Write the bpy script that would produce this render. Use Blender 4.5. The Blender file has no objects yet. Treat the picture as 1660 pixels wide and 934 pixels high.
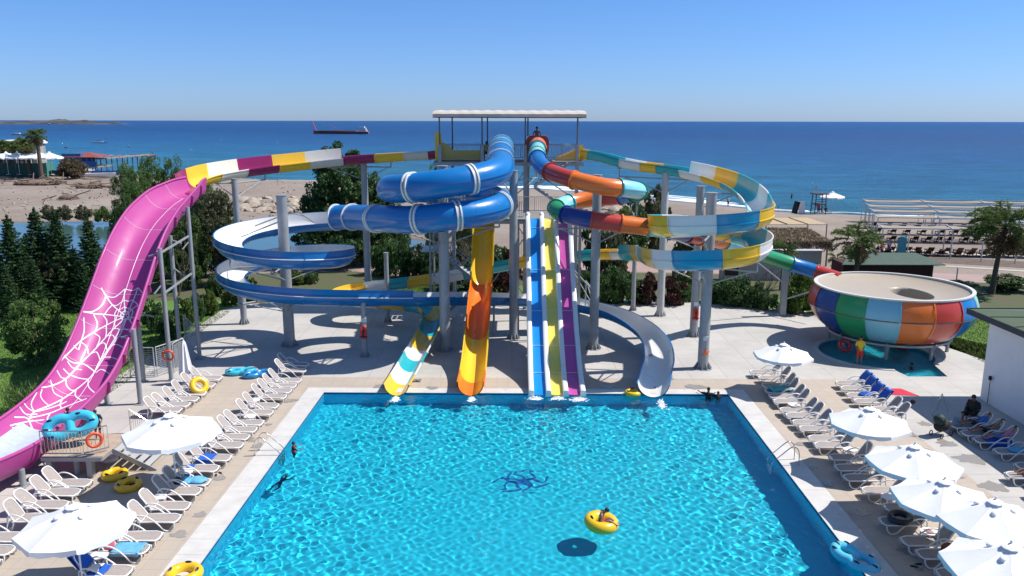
import bpy, bmesh, math, random
import numpy as np
from mathutils import Vector, Matrix, noise
R = math.radians
sc = bpy.context.scene
col = sc.collection
random.seed(7)
# ---------------------------------------------------------------- camera
CAM_H, PITCH, FPX = 14.0, R(11.86), 1290.0
cam = bpy.data.cameras.new('camera'); cam_ob = bpy.data.objects.new('camera', cam); col.objects.link(cam_ob)
cam.sensor_width = 36.0; cam.lens = 36.0 * FPX / 1660.0; cam.clip_start = 0.5; cam.clip_end = 60000
ROLL = R(0.1)
_base = Matrix.Rotation(R(90) - PITCH, 4, 'X')
cam_ob.matrix_world = Matrix.Translation((0, 0, CAM_H)) @ _base @ Matrix.Rotation(ROLL, 4, 'Z')
sc.camera = cam_ob
# ---------------------------------------------------------------- light, sky, exposure
SUN_EL, SUN_AZ = R(53.0), R(8.0)      # the sun stands to the right, a little beyond the scene
sv = Vector((math.cos(SUN_EL) * math.cos(SUN_AZ), math.cos(SUN_EL) * math.sin(SUN_AZ), math.sin(SUN_EL)))
world = bpy.data.worlds.new('World'); sc.world = world; world.use_nodes = True
wt = world.node_tree; bg = wt.nodes['Background']
sky = wt.nodes.new('ShaderNodeTexSky'); sky.sky_type = 'NISHITA'; sky.sun_disc = False
sky.sun_elevation = SUN_EL; sky.sun_rotation = math.pi / 2 - SUN_AZ
sky.altitude = 0; sky.air_density = 1.0; sky.dust_density = 0.25; sky.ozone_density = 3.0
# Mediterranean summer air: the band over the horizon is pale blue, not yellow
geo = wt.nodes.new('ShaderNodeTexCoord'); sp_ = wt.nodes.new('ShaderNodeSeparateXYZ'); wt.links.new(geo.outputs['Generated'], sp_.inputs[0])
tr = wt.nodes.new('ShaderNodeValToRGB'); te = tr.color_ramp.elements
for p_, c_ in ((0.0, (0.53, 0.75, 1.36)), (0.05, (0.45, 0.73, 1.24)), (0.14, (0.36, 0.73, 1.12)), (0.40, (0.44, 0.84, 1.08))):
    e_ = te[0] if p_ == 0 else (te[1] if p_ == 0.40 else te.new(p_)); e_.position = p_; e_.color = (*[x / 1.3 for x in c_], 1)
wt.links.new(sp_.outputs['Z'], tr.inputs[0])
ml = wt.nodes.new('ShaderNodeMix'); ml.data_type = 'RGBA'; ml.blend_type = 'MULTIPLY'; ml.inputs[0].default_value = 1.0
wt.links.new(sky.outputs[0], ml.inputs[6]); wt.links.new(tr.outputs[0], ml.inputs[7]); wt.links.new(ml.outputs[2], bg.inputs[0]); bg.inputs[1].default_value = 0.105
sl = bpy.data.lights.new('sun', 'SUN'); sl.energy = 4.4; sl.angle = R(0.5); sl.color = (1.0, 0.955, 0.89)
sl.cycles.is_caustics_light = True
so = bpy.data.objects.new('sun', sl); col.objects.link(so)
so.rotation_euler = sv.to_track_quat('Z', 'Y').to_euler()
vs = sc.view_settings; vs.view_transform = 'Standard'; vs.look = 'None'; vs.gamma = 1; vs.exposure = 0.48
sc.cycles.use_denoising = True
sc.cycles.caustics_refractive = True; sc.cycles.caustics_reflective = False
sc.cycles.max_bounces = 8; sc.cycles.transparent_max_bounces = 8
sc.cycles.sample_clamp_indirect = 6
# ---------------------------------------------------------------- from a pixel of the photograph to a place
_cp, _sp = math.cos(PITCH), math.sin(PITCH)
def ray(px, py):
    u, v = (px - 830) / FPX, -(py - 467) / FPX
    u, v = u * math.cos(ROLL) - v * math.sin(ROLL), u * math.sin(ROLL) + v * math.cos(ROLL)
    return Vector((u, _cp + v * _sp, -_sp + v * _cp))
def G(px, py, z=0.0):                       # the place at height z seen at that pixel
    d = ray(px, py); t = (z - CAM_H) / d.z
    return Vector((d.x * t, d.y * t, z))
def at(px, py, Y):                          # the place at distance Y seen at that pixel
    d = ray(px, py); t = Y / d.y
    return Vector((d.x * t, Y, CAM_H + d.z * t))
def proj(P):                                # the pixel at which a place is seen
    x, y, z = P[0], P[1], P[2] - CAM_H; d = y * _cp - z * _sp; u, v = x / d, (y * _sp + z * _cp) / d
    u, v = u * math.cos(ROLL) + v * math.sin(ROLL), -u * math.sin(ROLL) + v * math.cos(ROLL); return 830 + u * FPX, 467 - v * FPX
# ---------------------------------------------------------------- materials
MATS = {}
def newmat(name):
    m = bpy.data.materials.new(name); m.use_nodes = True
    return m, m.node_tree, m.node_tree.nodes['Principled BSDF']
def N(nt, kind, **k):
    n = nt.nodes.new(kind)
    for a, v in k.items():
        if a.startswith('i_'):
            n.inputs[a[2:].replace('_', ' ')].default_value = v
        else: setattr(n, a, v)
    return n
def L(nt, a, b): nt.links.new(a, b)
def mixcol(nt, fac, a, b, blend='MIX'):
    m = nt.nodes.new('ShaderNodeMix'); m.data_type = 'RGBA'; m.blend_type = blend
    for s, v in ((m.inputs[0], fac), (m.inputs[6], a), (m.inputs[7], b)):
        if hasattr(v, 'links') or isinstance(v, bpy.types.NodeSocket): nt.links.new(v, s)
        elif isinstance(v, (int, float)): s.default_value = v
        else: s.default_value = (*v, 1) if len(v) == 3 else v
    return m.outputs[2]
def ramp(nt, fac, stops):
    r = nt.nodes.new('ShaderNodeValToRGB'); e = r.color_ramp.elements
    while len(e) < len(stops): e.new(0.5)
    for i, (p, c) in enumerate(stops):
        e[i].position = p; e[i].color = (c, c, c, 1) if isinstance(c, (int, float)) else (*c, 1)
    nt.links.new(fac, r.inputs[0]); return r.outputs[0]
def coords(nt, scale=(1, 1, 1), kind='Object'):
    tc = nt.nodes.new('ShaderNodeTexCoord'); mp = nt.nodes.new('ShaderNodeMapping')
    mp.inputs['Scale'].default_value = scale; nt.links.new(tc.outputs[kind], mp.inputs[0]); return mp.outputs[0]
def noise_n(nt, vec, scale, detail=3, rough=0.55):
    n = nt.nodes.new('ShaderNodeTexNoise'); n.inputs['Scale'].default_value = scale
    n.inputs['Detail'].default_value = detail; n.inputs['Roughness'].default_value = rough
    nt.links.new(vec, n.inputs['Vector']); return n.outputs[0]
def bump(nt, h, strength, dist, b):
    n = nt.nodes.new('ShaderNodeBump'); n.inputs['Strength'].default_value = strength; n.inputs['Distance'].default_value = dist
    nt.links.new(h, n.inputs['Height']); nt.links.new(n.outputs[0], b.inputs['Normal']); return n
def simple(name, c, rough=0.5, metal=0.0, var=0.12, vscale=3.0, bmp=0.0, bscale=40.0, coat=0.0, spec=0.5, dirt=None, transl=0.0):
    """colour with slight own variation (wear, fading), optional dirt and fine relief"""
    if name in MATS: return MATS[name]
    m, nt, b = newmat(name)
    vec = coords(nt)
    f = noise_n(nt, vec, vscale, 5, 0.6)
    lo = tuple(x * (1 - var) for x in c); hi = tuple(min(1, x * (1 + var)) for x in c)
    out = mixcol(nt, ramp(nt, f, [(0.3, 0.0), (0.7, 1.0)]), lo, hi)
    if dirt:
        g = noise_n(nt, vec, vscale * 2.3, 6, 0.7)
        out = mixcol(nt, ramp(nt, g, [(0.55, 0.0), (0.75, dirt[1])]), out, dirt[0])
    L(nt, out, b.inputs['Base Color'])
    b.inputs['Roughness'].default_value = rough; b.inputs['Metallic'].default_value = metal
    b.inputs['Coat Weight'].default_value = coat; b.inputs['Coat Roughness'].default_value = 0.08
    b.inputs['Specular IOR Level'].default_value = spec
    if bmp: bump(nt, noise_n(nt, vec, bscale, 4), bmp, 0.02, b)
    MATS[name] = m; return m
def gel(name, c, rough=0.22):               # fibreglass with gel coat, faintly faded and streaked
    if name in MATS: return MATS[name]
    m, nt, b = newmat(name)
    vec = coords(nt, (1, 1, 1)); f = noise_n(nt, vec, 0.9, 5, 0.6)
    st = noise_n(nt, coords(nt, (6, 6, 0.6)), 1.5, 5, 0.7)
    fade = tuple(min(1, x * 0.90 + 0.015) for x in c)
    o = mixcol(nt, ramp(nt, f, [(0.35, 0.0), (0.75, 0.45)]), c, fade)
    o = mixcol(nt, ramp(nt, st, [(0.52, 0.0), (0.72, 0.22)]), o, tuple(x * 0.6 + 0.01 for x in c))
    L(nt, o, b.inputs['Base Color'])
    rr = nt.nodes.new('ShaderNodeMapRange'); rr.inputs['To Min'].default_value = rough * 0.7; rr.inputs['To Max'].default_value = rough * 1.9
    L(nt, f, rr.inputs[0]); L(nt, rr.outputs[0], b.inputs['Roughness'])
    b.inputs['Coat Weight'].default_value = 0.25 if rough < .3 else .08; b.inputs['Coat Roughness'].default_value = 0.14
    bump(nt, noise_n(nt, vec, 2.2, 2), 0.12, 0.05, b)
    MATS[name] = m; return m
GEL = dict(
    white=(0.78, 0.78, 0.76), blue=(0.0005, 0.165, 0.47), skyblue=(0.005, 0.30, 0.56), pink=(0.43, 0.055, 0.26), maroon=(0.26, 0.008, 0.10),
    yellow=(0.82, 0.52, 0.03), teal=(0.02, 0.40, 0.46), orange=(0.80, 0.18, 0.02), red=(0.50, 0.045, 0.025), navy=(0.004, 0.04, 0.24),
    green=(0.015, 0.27, 0.10), aqua=(0.28, 0.68, 0.74), cream=(0.80, 0.74, 0.62), laneblue=(0.005, 0.25, 0.68), laneyellow=(0.82, 0.66, 0.12), lanepink=(0.50, 0.08, 0.33), tealblue=(0.0, 0.30, 0.52),
    mint=(0.33, 0.68, 0.55), fadedwhite=(0.62, 0.61, 0.57), bowlwall=(0.40, 0.335, 0.255))
def gm(n): return gel('gelcoat ' + n, GEL[n], .42 if n in ('pink', 'bowlwall', 'cream', 'fadedwhite') else .24)
STEEL = simple('galvanised steel paint', (0.33, 0.35, 0.37), 0.5, 0.25, 0.10, 1.5, 0.1, 30, dirt=((0.20, 0.17, 0.14), 0.35))
DARKSTEEL = simple('dark steel', (0.13, 0.14, 0.15), 0.5, 0.4, 0.15)
CHROME = simple('polished steel', (0.62, 0.60, 0.57), 0.18, 1.0, 0.05)
PLAST = simple('white resin', (0.76, 0.75, 0.73), 0.4, 0, 0.04)
SLING = simple('taupe sling mesh', (0.34, 0.295, 0.27), 0.8, 0, 0.08, 8, 0.25, 180)
CANVAS = simple('white canvas', (0.80, 0.80, 0.80), 0.85, 0, 0.03, 2, 0.2, 5)
SKIN = simple('tanned skin', (0.36, 0.17, 0.10), 0.5, 0, 0.08)
SKIN2 = simple('dark tanned skin', (0.27, 0.13, 0.085), 0.5, 0, 0.08)
HAIR = simple('black hair', (0.012, 0.010, 0.009), 0.6, 0, 0.2)
BLACK = simple('black cloth', (0.012, 0.012, 0.014), 0.75, 0, 0.2)
# ---------------------------------------------------------------- naming and tagging
def tag(o, label=None, cat=None, group=None, kind=None):
    if label: o['label'] = label
    if cat: o['category'] = cat
    if group: o['group'] = group
    if kind: o['kind'] = kind
    return o
def empty(name, loc=(0, 0, 0), rz=0.0, label=None, cat=None, group=None):
    o = bpy.data.objects.new(name, None); col.objects.link(o); o.location = loc; o.rotation_euler = (0, 0, rz)
    o.empty_display_size = 0.3
    return tag(o, label, cat, group)
KIDS = {}
def clone(root, loc, rz=None, scale=None, label=None, group=None):
    """a copy of a thing with copies of its parts and sub-parts (mesh data shared)"""
    def rec(o, parent):
        c = o.copy(); col.objects.link(c)
        if parent is not None: c.parent = parent
        kids = KIDS.get(o.name, [])
        KIDS[c.name] = [rec(k, c) for k in kids]
        return c
    c = rec(root, None); c.location = loc
    if rz is not None: c.rotation_euler = (0, 0, rz)
    if scale is not None: c.scale = scale if hasattr(scale, '__len__') else (scale,) * 3
    if label: c['label'] = label
    if group: c['group'] = group
    return c
ORD = ['nearest', 'second', 'third', 'fourth', 'fifth', 'sixth', 'seventh', 'eighth', 'ninth', 'tenth', 'eleventh', 'twelfth', 'thirteenth',
       'fourteenth', 'fifteenth', 'sixteenth', 'seventeenth', 'eighteenth', 'nineteenth', 'twentieth', 'twenty-first', 'twenty-second', 'twenty-third', 'twenty-fourth', 'twenty-fifth']
# ---------------------------------------------------------------- mesh building
class MB:
    def __init__(s): s.v = []; s.f = []; s.m = []; s.mats = []
    def mi(s, m):
        if m not in s.mats: s.mats.append(m)
        return s.mats.index(m)
    def add(s, verts, faces, m=None):
        b = len(s.v); s.v += [tuple(p) for p in verts]; k = s.mi(m) if m is not None else 0
        for f in faces: s.f.append([b + i for i in f]); s.m.append(k)
        return s
    def box(s, c, size, m=None, rot=None, taper=1.0):
        x, y, z = (q / 2 for q in size); P = []
        for dz in (-1, 1):
            t = taper if dz > 0 else 1.0
            for dx, dy in ((-1, -1), (1, -1), (1, 1), (-1, 1)): P.append(Vector((dx * x * t, dy * y * t, dz * z)))
        if rot is not None: P = [rot @ p for p in P]
        P = [p + Vector(c) for p in P]
        return s.add(P, [(3, 2, 1, 0), (4, 5, 6, 7), (0, 1, 5, 4), (1, 2, 6, 5), (2, 3, 7, 6), (3, 0, 4, 7)], m)
    def beam(s, a, b, w, h=None, m=None):
        a, b = Vector(a), Vector(b); d = b - a; h = h or w
        q = d.to_track_quat('Z', 'Y').to_matrix()
        if abs(d.normalized().z) < 0.95:       # keep it upright
            z = d.normalized(); x = Vector((0, 0, 1)).cross(z).normalized(); y = z.cross(x); q = Matrix((x, y, z)).transposed()
        return s.box((a + b) / 2, (w, h, d.length), m, q)
    def cyl(s, a, b, r, r2=None, n=12, m=None, cap=True):
        a, b = Vector(a), Vector(b); r2 = r if r2 is None else r2; q = (b - a).to_track_quat('Z', 'Y').to_matrix()
        P = [];
        for c, rr in ((a, r), (b, r2)):
            for i in range(n):
                t = 2 * math.pi * i / n; P.append(c + q @ Vector((rr * math.cos(t), rr * math.sin(t), 0)))
        F = [(i, (i + 1) % n, n + (i + 1) % n, n + i) for i in range(n)]
        if cap: F += [tuple(range(n))[::-1], tuple(range(n, 2 * n))]
        return s.add(P, F, m)
    def pipe(s, pts, r, n=8, m=None, closed=False, radii=None, cap=True):
        pts = [Vector(p) for p in pts]; k = len(pts); P = []; up = None
        for i, p in enumerate(pts):
            a = pts[(i - 1) % k] if closed or i > 0 else p; b = pts[(i + 1) % k] if closed or i < k - 1 else p
            t = (b - a).normalized()
            if up is None: up = Vector((0, 0, 1)) if abs(t.z) < 0.9 else Vector((1, 0, 0))
            x = (up - t * up.dot(t)).normalized(); up = x; y = t.cross(x); rr = radii[i] if radii else r
            for j in range(n):
                a2 = 2 * math.pi * j / n; P.append(p + x * rr * math.cos(a2) + y * rr * math.sin(a2))
        F = []
        for i in range(k if closed else k - 1):
            i2 = (i + 1) % k
            for j in range(n): F.append((i * n + j, i * n + (j + 1) % n, i2 * n + (j + 1) % n, i2 * n + j))
        if cap and not closed: F += [tuple(range(n))[::-1], tuple(range((k - 1) * n, k * n))]
        return s.add(P, F, m)
    def lathe(s, prof, n=24, c=(0, 0, 0), m=None, arc=None, mats=None):
        c = Vector(c); P = []; k = len(prof); full = arc is None; a0, a1 = arc or (0, 2 * math.pi); cols = n if full else n + 1
        for i in range(cols):
            t = a0 + (a1 - a0) * i / n
            for r, z in prof: P.append(c + Vector((r * math.cos(t), r * math.sin(t), z)))
        b = len(s.v); s.v += [tuple(p) for p in P]
        for i in range(n):
            i2 = (i + 1) % cols
            for j in range(k - 1):
                s.f.append([b + i * k + j, b + i2 * k + j, b + i2 * k + j + 1, b + i * k + j + 1]); s.m.append(s.mi(mats[j] if mats else m) if (mats or m) else 0)
        return s
    def ell(s, c, r, n=12, k=8, m=None, rot=None):
        c = Vector(c); P = []; F = []
        for i in range(k + 1):
            a = math.pi * i / k
            for j in range(n):
                t = 2 * math.pi * j / n; p = Vector((r[0] * math.sin(a) * math.cos(t), r[1] * math.sin(a) * math.sin(t), r[2] * math.cos(a)))
                P.append(c + (rot @ p if rot is not None else p))
        for i in range(k):
            for j in range(n): F.append((i * n + j, (i + 1) * n + j, (i + 1) * n + (j + 1) % n, i * n + (j + 1) % n))
        return s.add(P, F, m)
    def prism(s, poly, z0, z1, m=None):
        n = len(poly); P = [(x, y, z0) for x, y in poly] + [(x, y, z1) for x, y in poly]
        F = [tuple(range(n))[::-1], tuple(range(n, 2 * n))] + [(i, (i + 1) % n, n + (i + 1) % n, n + i) for i in range(n)]
        return s.add(P, F, m)
    def mesh(s, name, mat=None, smooth=None):
        me = bpy.data.meshes.new(name); me.from_pydata(s.v, [], s.f)
        if mat is not None and not s.mats: me.materials.append(mat)
        else:
            for m in s.mats: me.materials.append(m)
            me.polygons.foreach_set('material_index', s.m)
        if smooth is not None:
            me.shade_smooth(); me.set_sharp_from_angle(angle=R(smooth))
        me.update(); return me
    def build(s, name, mat=None, parent=None, smooth=None, local=True):
        return link(name, s.mesh(name, mat, smooth), parent)
def link(name, me, parent=None):
    o = bpy.data.objects.new(name, me); col.objects.link(o)
    if parent is not None:
        o.parent = parent; KIDS.setdefault(parent.name, []).append(o)
    return o
def recenter(o):
    """put the origin of a mesh that was built in world coordinates at the foot of its shape"""
    me = o.data; n = len(me.vertices); a = np.empty(n * 3); me.vertices.foreach_get('co', a); a = a.reshape(-1, 3)
    lo, hi = a.min(0), a.max(0); c = np.array([(lo[0] + hi[0]) / 2, (lo[1] + hi[1]) / 2, lo[2]])
    me.vertices.foreach_set('co', (a - c).ravel()); me.update(); o.location = Vector(c); return o
def catmull(P, n=8, closed=False):
    P = [Vector(p) for p in P]; out = []; T = []
    k = len(P)
    for i in range(k - 1):
        p0 = P[i - 1] if i > 0 else P[0] * 2 - P[1]; p1, p2 = P[i], P[i + 1]; p3 = P[i + 2] if i + 2 < k else P[-1] * 2 - P[-2]
        for j in range(n):
            t = j / n
            q = 0.5 * ((2 * p1) + (-p0 + p2) * t + (2 * p0 - 5 * p1 + 4 * p2 - p3) * t * t + (-p0 + 3 * p1 - 3 * p2 + p3) * t ** 3)
            out.append(q); T.append(i + t)
    out.append(P[-1]); T.append(k - 1); return out, T

def wpart(mb, name, mat=None, parent=None, smooth=None):
    """build in world coordinates under a thing that only stands somewhere (no turn)"""
    p = parent; off = Vector((0, 0, 0))
    while p is not None: off += p.location; p = p.parent
    mb.v = [(x - off.x, y - off.y, z - off.z) for x, y, z in mb.v]
    return mb.build(name, mat, parent, smooth)
# ================================================================ THE SETTING
def grid(name, xs, ys, zf, mat, smooth=True):
    X, Y = np.meshgrid(xs, ys); Z = zf(X, Y); nx, ny = len(xs), len(ys)
    v = np.stack([X.ravel(), Y.ravel(), Z.ravel()], 1); i = np.arange(nx * ny).reshape(ny, nx)
    q = np.stack([i[:-1, :-1], i[:-1, 1:], i[1:, 1:], i[1:, :-1]], -1).reshape(-1, 4)
    me = bpy.data.meshes.new(name); me.vertices.add(len(v)); me.vertices.foreach_set('co', v.ravel())
    me.loops.add(q.size); me.loops.foreach_set('vertex_index', q.ravel()); me.polygons.add(len(q))
    me.polygons.foreach_set('loop_start', np.arange(0, q.size, 4)); me.update(calc_edges=True)
    if smooth: me.shade_smooth()
    me.materials.append(mat); return link(name, me)
def poly_sheet(name, pts, z, mat, kind='structure', thick=0.0):
    me = bpy.data.meshes.new(name); bm = bmesh.new(); vsx = [bm.verts.new((p[0], p[1], z)) for p in pts]
    f = bm.faces.new(vsx); f.normal_update()
    if f.normal.z < 0: f.normal_flip()
    if thick:
        r = bmesh.ops.extrude_face_region(bm, geom=[f])
        bmesh.ops.translate(bm, vec=(0, 0, -thick), verts=[g for g in r['geom'] if isinstance(g, bmesh.types.BMVert)])
        bmesh.ops.recalc_face_normals(bm, faces=bm.faces)
    bmesh.ops.triangulate(bm, faces=bm.faces)
    bm.to_mesh(me); bm.free(); me.materials.append(mat); o = link(name, me)
    if kind: o['kind'] = kind
    return o
# pool frame (a shade turned from the camera's heading)
PFL, PFR = G(525, 637), G(1180, 640)
YAW = -R(0.53)
PD = Vector((math.sin(R(0.53)), math.cos(R(0.53)), 0)); PR = Vector((PD.y, -PD.x, 0))
PW = (PFR - PFL).length
PO = PFL.copy()                                     # far left corner of the pool
def PP(a, b, z=0): p = PO + PR * a + PD * b; return Vector((p.x, p.y, z))   # a across, b away
PLEN = 24.0
# ---------- ground: one sheet to beyond the beach; sunk under pool, lagoon and sea
SHORE = [(-900, 520), (-400, 345), (-220, 275), (-130, 236), (-56, 203), (-20, 188), (9, 176), (24, 161), (39, 142), (48, 134), (58, 128), (80, 120), (110, 111), (170, 94), (900, -60)]
SHX = np.array([p[0] for p in SHORE], float); SHY = np.array([p[1] for p in SHORE], float)
LAG_TOP = [(-300, 112), (-70, 114), (-45, 116), (-32, 112), (-24, 106), (-14, 100), (-9, 95), (-7, 91)]
LAG_BOT = [(-300, 66), (-70, 68), (-40, 74), (-26, 79), (-16, 83), (-10, 86), (-7, 91)]
def sm(t): t = np.clip(t, 0, 1); return t * t * (3 - 2 * t)
rng = np.random.default_rng(5)
WV = [(rng.uniform(-1, 1) * k, rng.uniform(-1, 1) * k, rng.uniform(0, 6.28), a) for k, a in [(.05, .5), (.09, .3), (.16, .2), (.3, .12), (.5, .07), (.9, .04), (1.4, .025)] for _ in range(3)]
def lump(X, Y):
    Z = X * 0
    for kx, ky, p, a in WV: Z = Z + a * np.sin(kx * X + ky * Y + p)
    return Z
def shore_d(X, Y): return np.interp(X, SHX, SHY) + 1.5 * np.sin(X * .13) + .8 * np.sin(X * .37 + 1) - Y   # + on land
def ground_z(X, Y):
    d = shore_d(X, Y)
    z = -2.6 + 2.6 * sm((d + 9) / 22.0)
    u = lump(X, Y); rough = sm((Y - 88) / 25) * sm((d - 2) / 10) * sm((-X + 2) / 12)
    z = z + rough * 0.5 * u * .5
    lt = np.interp(X, [p[0] for p in LAG_TOP], [p[1] for p in LAG_TOP]); lb = np.interp(X, [p[0] for p in LAG_BOT], [p[1] for p in LAG_BOT])
    lag = sm((Y - lb + .6) / 2.0) * sm((lt - Y + 1.5) / 3.5) * (X < -6.5)
    z = z - 1.2 * lag
    dk = ((X > -21) & (X < 33) & (Y > 10) & (Y < 59)).astype(float)
    pool = ((X > -19.5) & (X < 31.5) & (Y < 58.2)).astype(float)
    return z * (1 - pool) - 3.0 * pool
xs = np.unique(np.concatenate([np.linspace(-2500, -200, 24), np.linspace(-200, -60, 71), np.linspace(-60, 70, 131), np.linspace(70, 200, 44), np.linspace(200, 2500, 24)]))
ys = np.unique(np.concatenate([np.linspace(-300, 0, 11), np.linspace(0, 130, 131), np.linspace(130, 260, 66), np.linspace(260, 700, 30)]))
gmat, nt, b = newmat('shingle and sand')
vec = coords(nt)
f1 = noise_n(nt, vec, 0.06, 6, 0.65); f2 = noise_n(nt, vec, 1.6, 6, 0.75); f3 = noise_n(nt, vec, 9.0, 3, 0.7)
o_ = mixcol(nt, ramp(nt, f1, [(0.35, 0.0), (0.65, 1.0)]), (0.225, 0.175, 0.140), (0.31, 0.255, 0.212))
o_ = mixcol(nt, ramp(nt, f2, [(0.45, 0.0), (0.75, 0.55)]), o_, (0.15, 0.115, 0.09))
o_ = mixcol(nt, ramp(nt, f3, [(0.62, 0.0), (0.70, 0.5)]), o_, (0.12, 0.10, 0.08))
sep = nt.nodes.new('ShaderNodeSeparateXYZ'); L(nt, vec, sep.inputs[0])
wet = nt.nodes.new('ShaderNodeMapRange'); wet.inputs['From Min'].default_value = -0.62; wet.inputs['From Max'].default_value = -0.25; L(nt, sep.outputs['Z'], wet.inputs[0])
o_ = mixcol(nt, wet.outputs[0], (0.16, 0.125, 0.095), o_)
L(nt, o_, b.inputs['Base Color']); b.inputs['Roughness'].default_value = 0.95
bump(nt, f2, 0.6, 0.15, b)
ground = grid('ground', xs, ys, ground_z, gmat); ground['kind'] = 'structure'
# ---------- sea
smat, nt, b = newmat('sea water')
vec = coords(nt); sep = nt.nodes.new('ShaderNodeSeparateXYZ'); L(nt, vec, sep.inputs[0])
dist = nt.nodes.new('ShaderNodeMapRange'); dist.inputs['From Min'].default_value = 125; dist.inputs['From Max'].default_value = 900
# depth of water grows away from the diagonal shoreline
rot = nt.nodes.new('ShaderNodeMath'); rot.operation = 'MULTIPLY_ADD'; rot.inputs[1].default_value = 0.62; L(nt, sep.outputs['X'], rot.inputs[0]); L(nt, sep.outputs['Y'], rot.inputs[2])
L(nt, rot.outputs[0], dist.inputs[0])
big = noise_n(nt, coords(nt, (0.004, 0.02, 1)), 1.0, 5, 0.6)
dd = nt.nodes.new('ShaderNodeMath'); dd.operation = 'MULTIPLY_ADD'; dd.inputs[1].default_value = 0.25; L(nt, big, dd.inputs[0]); L(nt, dist.outputs[0], dd.inputs[2])
dm = nt.nodes.new('ShaderNodeMath'); dm.operation = 'SUBTRACT'; dm.inputs[1].default_value = 0.12; L(nt, dd.outputs[0], dm.inputs[0])
c_ = ramp(nt, dm.outputs[0], [(0.0, (0.06, 0.27, 0.30)), (0.04, (0.026, 0.185, 0.275)), (0.18, (0.012, 0.13, 0.265)), (0.45, (0.005, 0.075, 0.215)), (1.0, (0.003, 0.042, 0.150))])
ch = noise_n(nt, coords(nt, (0.05, 0.13, 1)), 1.0, 12, 0.82)  # light and dark of the wave chop, painted into the water colour as streaky noise
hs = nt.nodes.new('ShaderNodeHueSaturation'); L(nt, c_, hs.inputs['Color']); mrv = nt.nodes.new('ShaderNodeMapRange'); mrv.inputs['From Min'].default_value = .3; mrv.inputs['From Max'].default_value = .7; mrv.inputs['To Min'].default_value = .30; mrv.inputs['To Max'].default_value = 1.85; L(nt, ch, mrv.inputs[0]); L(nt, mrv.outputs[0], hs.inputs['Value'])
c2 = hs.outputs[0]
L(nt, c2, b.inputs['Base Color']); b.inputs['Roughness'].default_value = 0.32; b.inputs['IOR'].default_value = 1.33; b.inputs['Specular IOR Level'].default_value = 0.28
bp = bump(nt, noise_n(nt, coords(nt, (0.16, 0.42, 1)), 1.0, 9, 0.78), 1.0, 2.2, b)
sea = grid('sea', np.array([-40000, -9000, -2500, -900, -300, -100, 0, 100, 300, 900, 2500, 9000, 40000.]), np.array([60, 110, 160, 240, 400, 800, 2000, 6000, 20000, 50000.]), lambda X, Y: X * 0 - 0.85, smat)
sea['kind'] = 'structure'
# surf line: low rolls of white foam following the shore
foam = simple('sea foam', (0.80, 0.83, 0.83), 0.9, 0, 0.05, 2, 0.8, 3)
fb = MB()
for off, x0, x1, wd in [(0.9, -60, 150, .35), (3.6, -8, 46, 2.0), (8.2, 2, 42, 2.2), (-0.6, 10, 60, .2), (12.5, 20, 42, .5)]:
    X = np.arange(x0, x1, 0.7); rows = []
    for x in X:
        y = float(np.interp(x, SHX, SHY) + 1.5 * math.sin(x * .13) + .8 * math.sin(x * .37 + 1)) + off + 1.1 * noise.noise(Vector((x * .15, off, 0))) + .5 * noise.noise(Vector((x * .6, off, 3)))
        w = wd * max(0.0, 0.75 + 1.3 * noise.noise(Vector((x * .09, off * 3, 7))) + .5 * noise.noise(Vector((x * .9, off, 1))))
        w *= min(1, (x - x0) / 8, (x1 - x) / 8)
        rows.append((x, y, max(0.0, w)))
    P = []; 
    for x, y, w in rows:
        for k, hz in ((-1, -.86), (-.6, -.74), (0, -.70), (.7, -.76), (1, -.86)): P.append((x, y + k * w, hz if w > .05 else -.95))
    F = [(i * 5 + j, (i + 1) * 5 + j, (i + 1) * 5 + j + 1, i * 5 + j + 1) for i in range(len(rows) - 1) for j in range(4)]
    fb.add(P, F)
o = fb.build('surf_foam', foam, None, 40); tag(o, 'white surf breaking along the shingle shore', 'surf', kind='stuff')
# ---------- lagoon
lmat, nt, b = newmat('lagoon water')
b.inputs['Base Color'].default_value = (0.06, 0.125, 0.12, 1); b.inputs['Roughness'].default_value = 0.08
bump(nt, noise_n(nt, coords(nt, (0.6, 1.6, 1)), 1.0, 4), 0.15, 0.1, b)
lg = [(x, y + 1.5) for x, y in LAG_TOP] + [(x, y - .6) for x, y in LAG_BOT[::-1][1:]]
poly_sheet('lagoon', lg, -0.42, lmat)
# ---------- lawn, planting bed and paths (sheets 4 mm and more above the ground)
gr, nt, b = newmat('lawn'); vec = coords(nt)
a1 = noise_n(nt, vec, 0.35, 5, 0.6); a2 = noise_n(nt, vec, 7, 4, 0.7)
o_ = mixcol(nt, ramp(nt, a1, [(0.3, 0.0), (0.7, 1.0)]), (0.085, 0.19, 0.025), (0.15, 0.26, 0.04))
o_ = mixcol(nt, ramp(nt, a2, [(0.4, 0.0), (0.75, 0.6)]), o_, (0.055, 0.11, 0.02)); L(nt, o_, b.inputs['Base Color']); b.inputs['Roughness'].default_value = 0.95
bump(nt, a2, 1.0, 0.06, b)
soil, nt, b = newmat('planting soil'); vec = coords(nt); a1 = noise_n(nt, vec, 0.8, 6, 0.7)
o_ = mixcol(nt, ramp(nt, a1, [(0.4, 0.0), (0.62, 1.0)]), (0.10, 0.08, 0.05), (0.06, 0.10, 0.025)); L(nt, o_, b.inputs['Base Color']); b.inputs['Roughness'].default_value = 0.95; bump(nt, a1, 1, .1, b)
poly_sheet('garden_soil', [(-75, 20), (-19.6, 20), (-19.6, 58.4), (31.6, 58.4), (31.6, 20), (60, 20), (60, 66), (38, 70), (20, 73), (4, 74.5), (-5, 75), (-12, 74), (-20, 74), (-30, 71), (-75, 64)], 0.006, soil)
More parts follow.
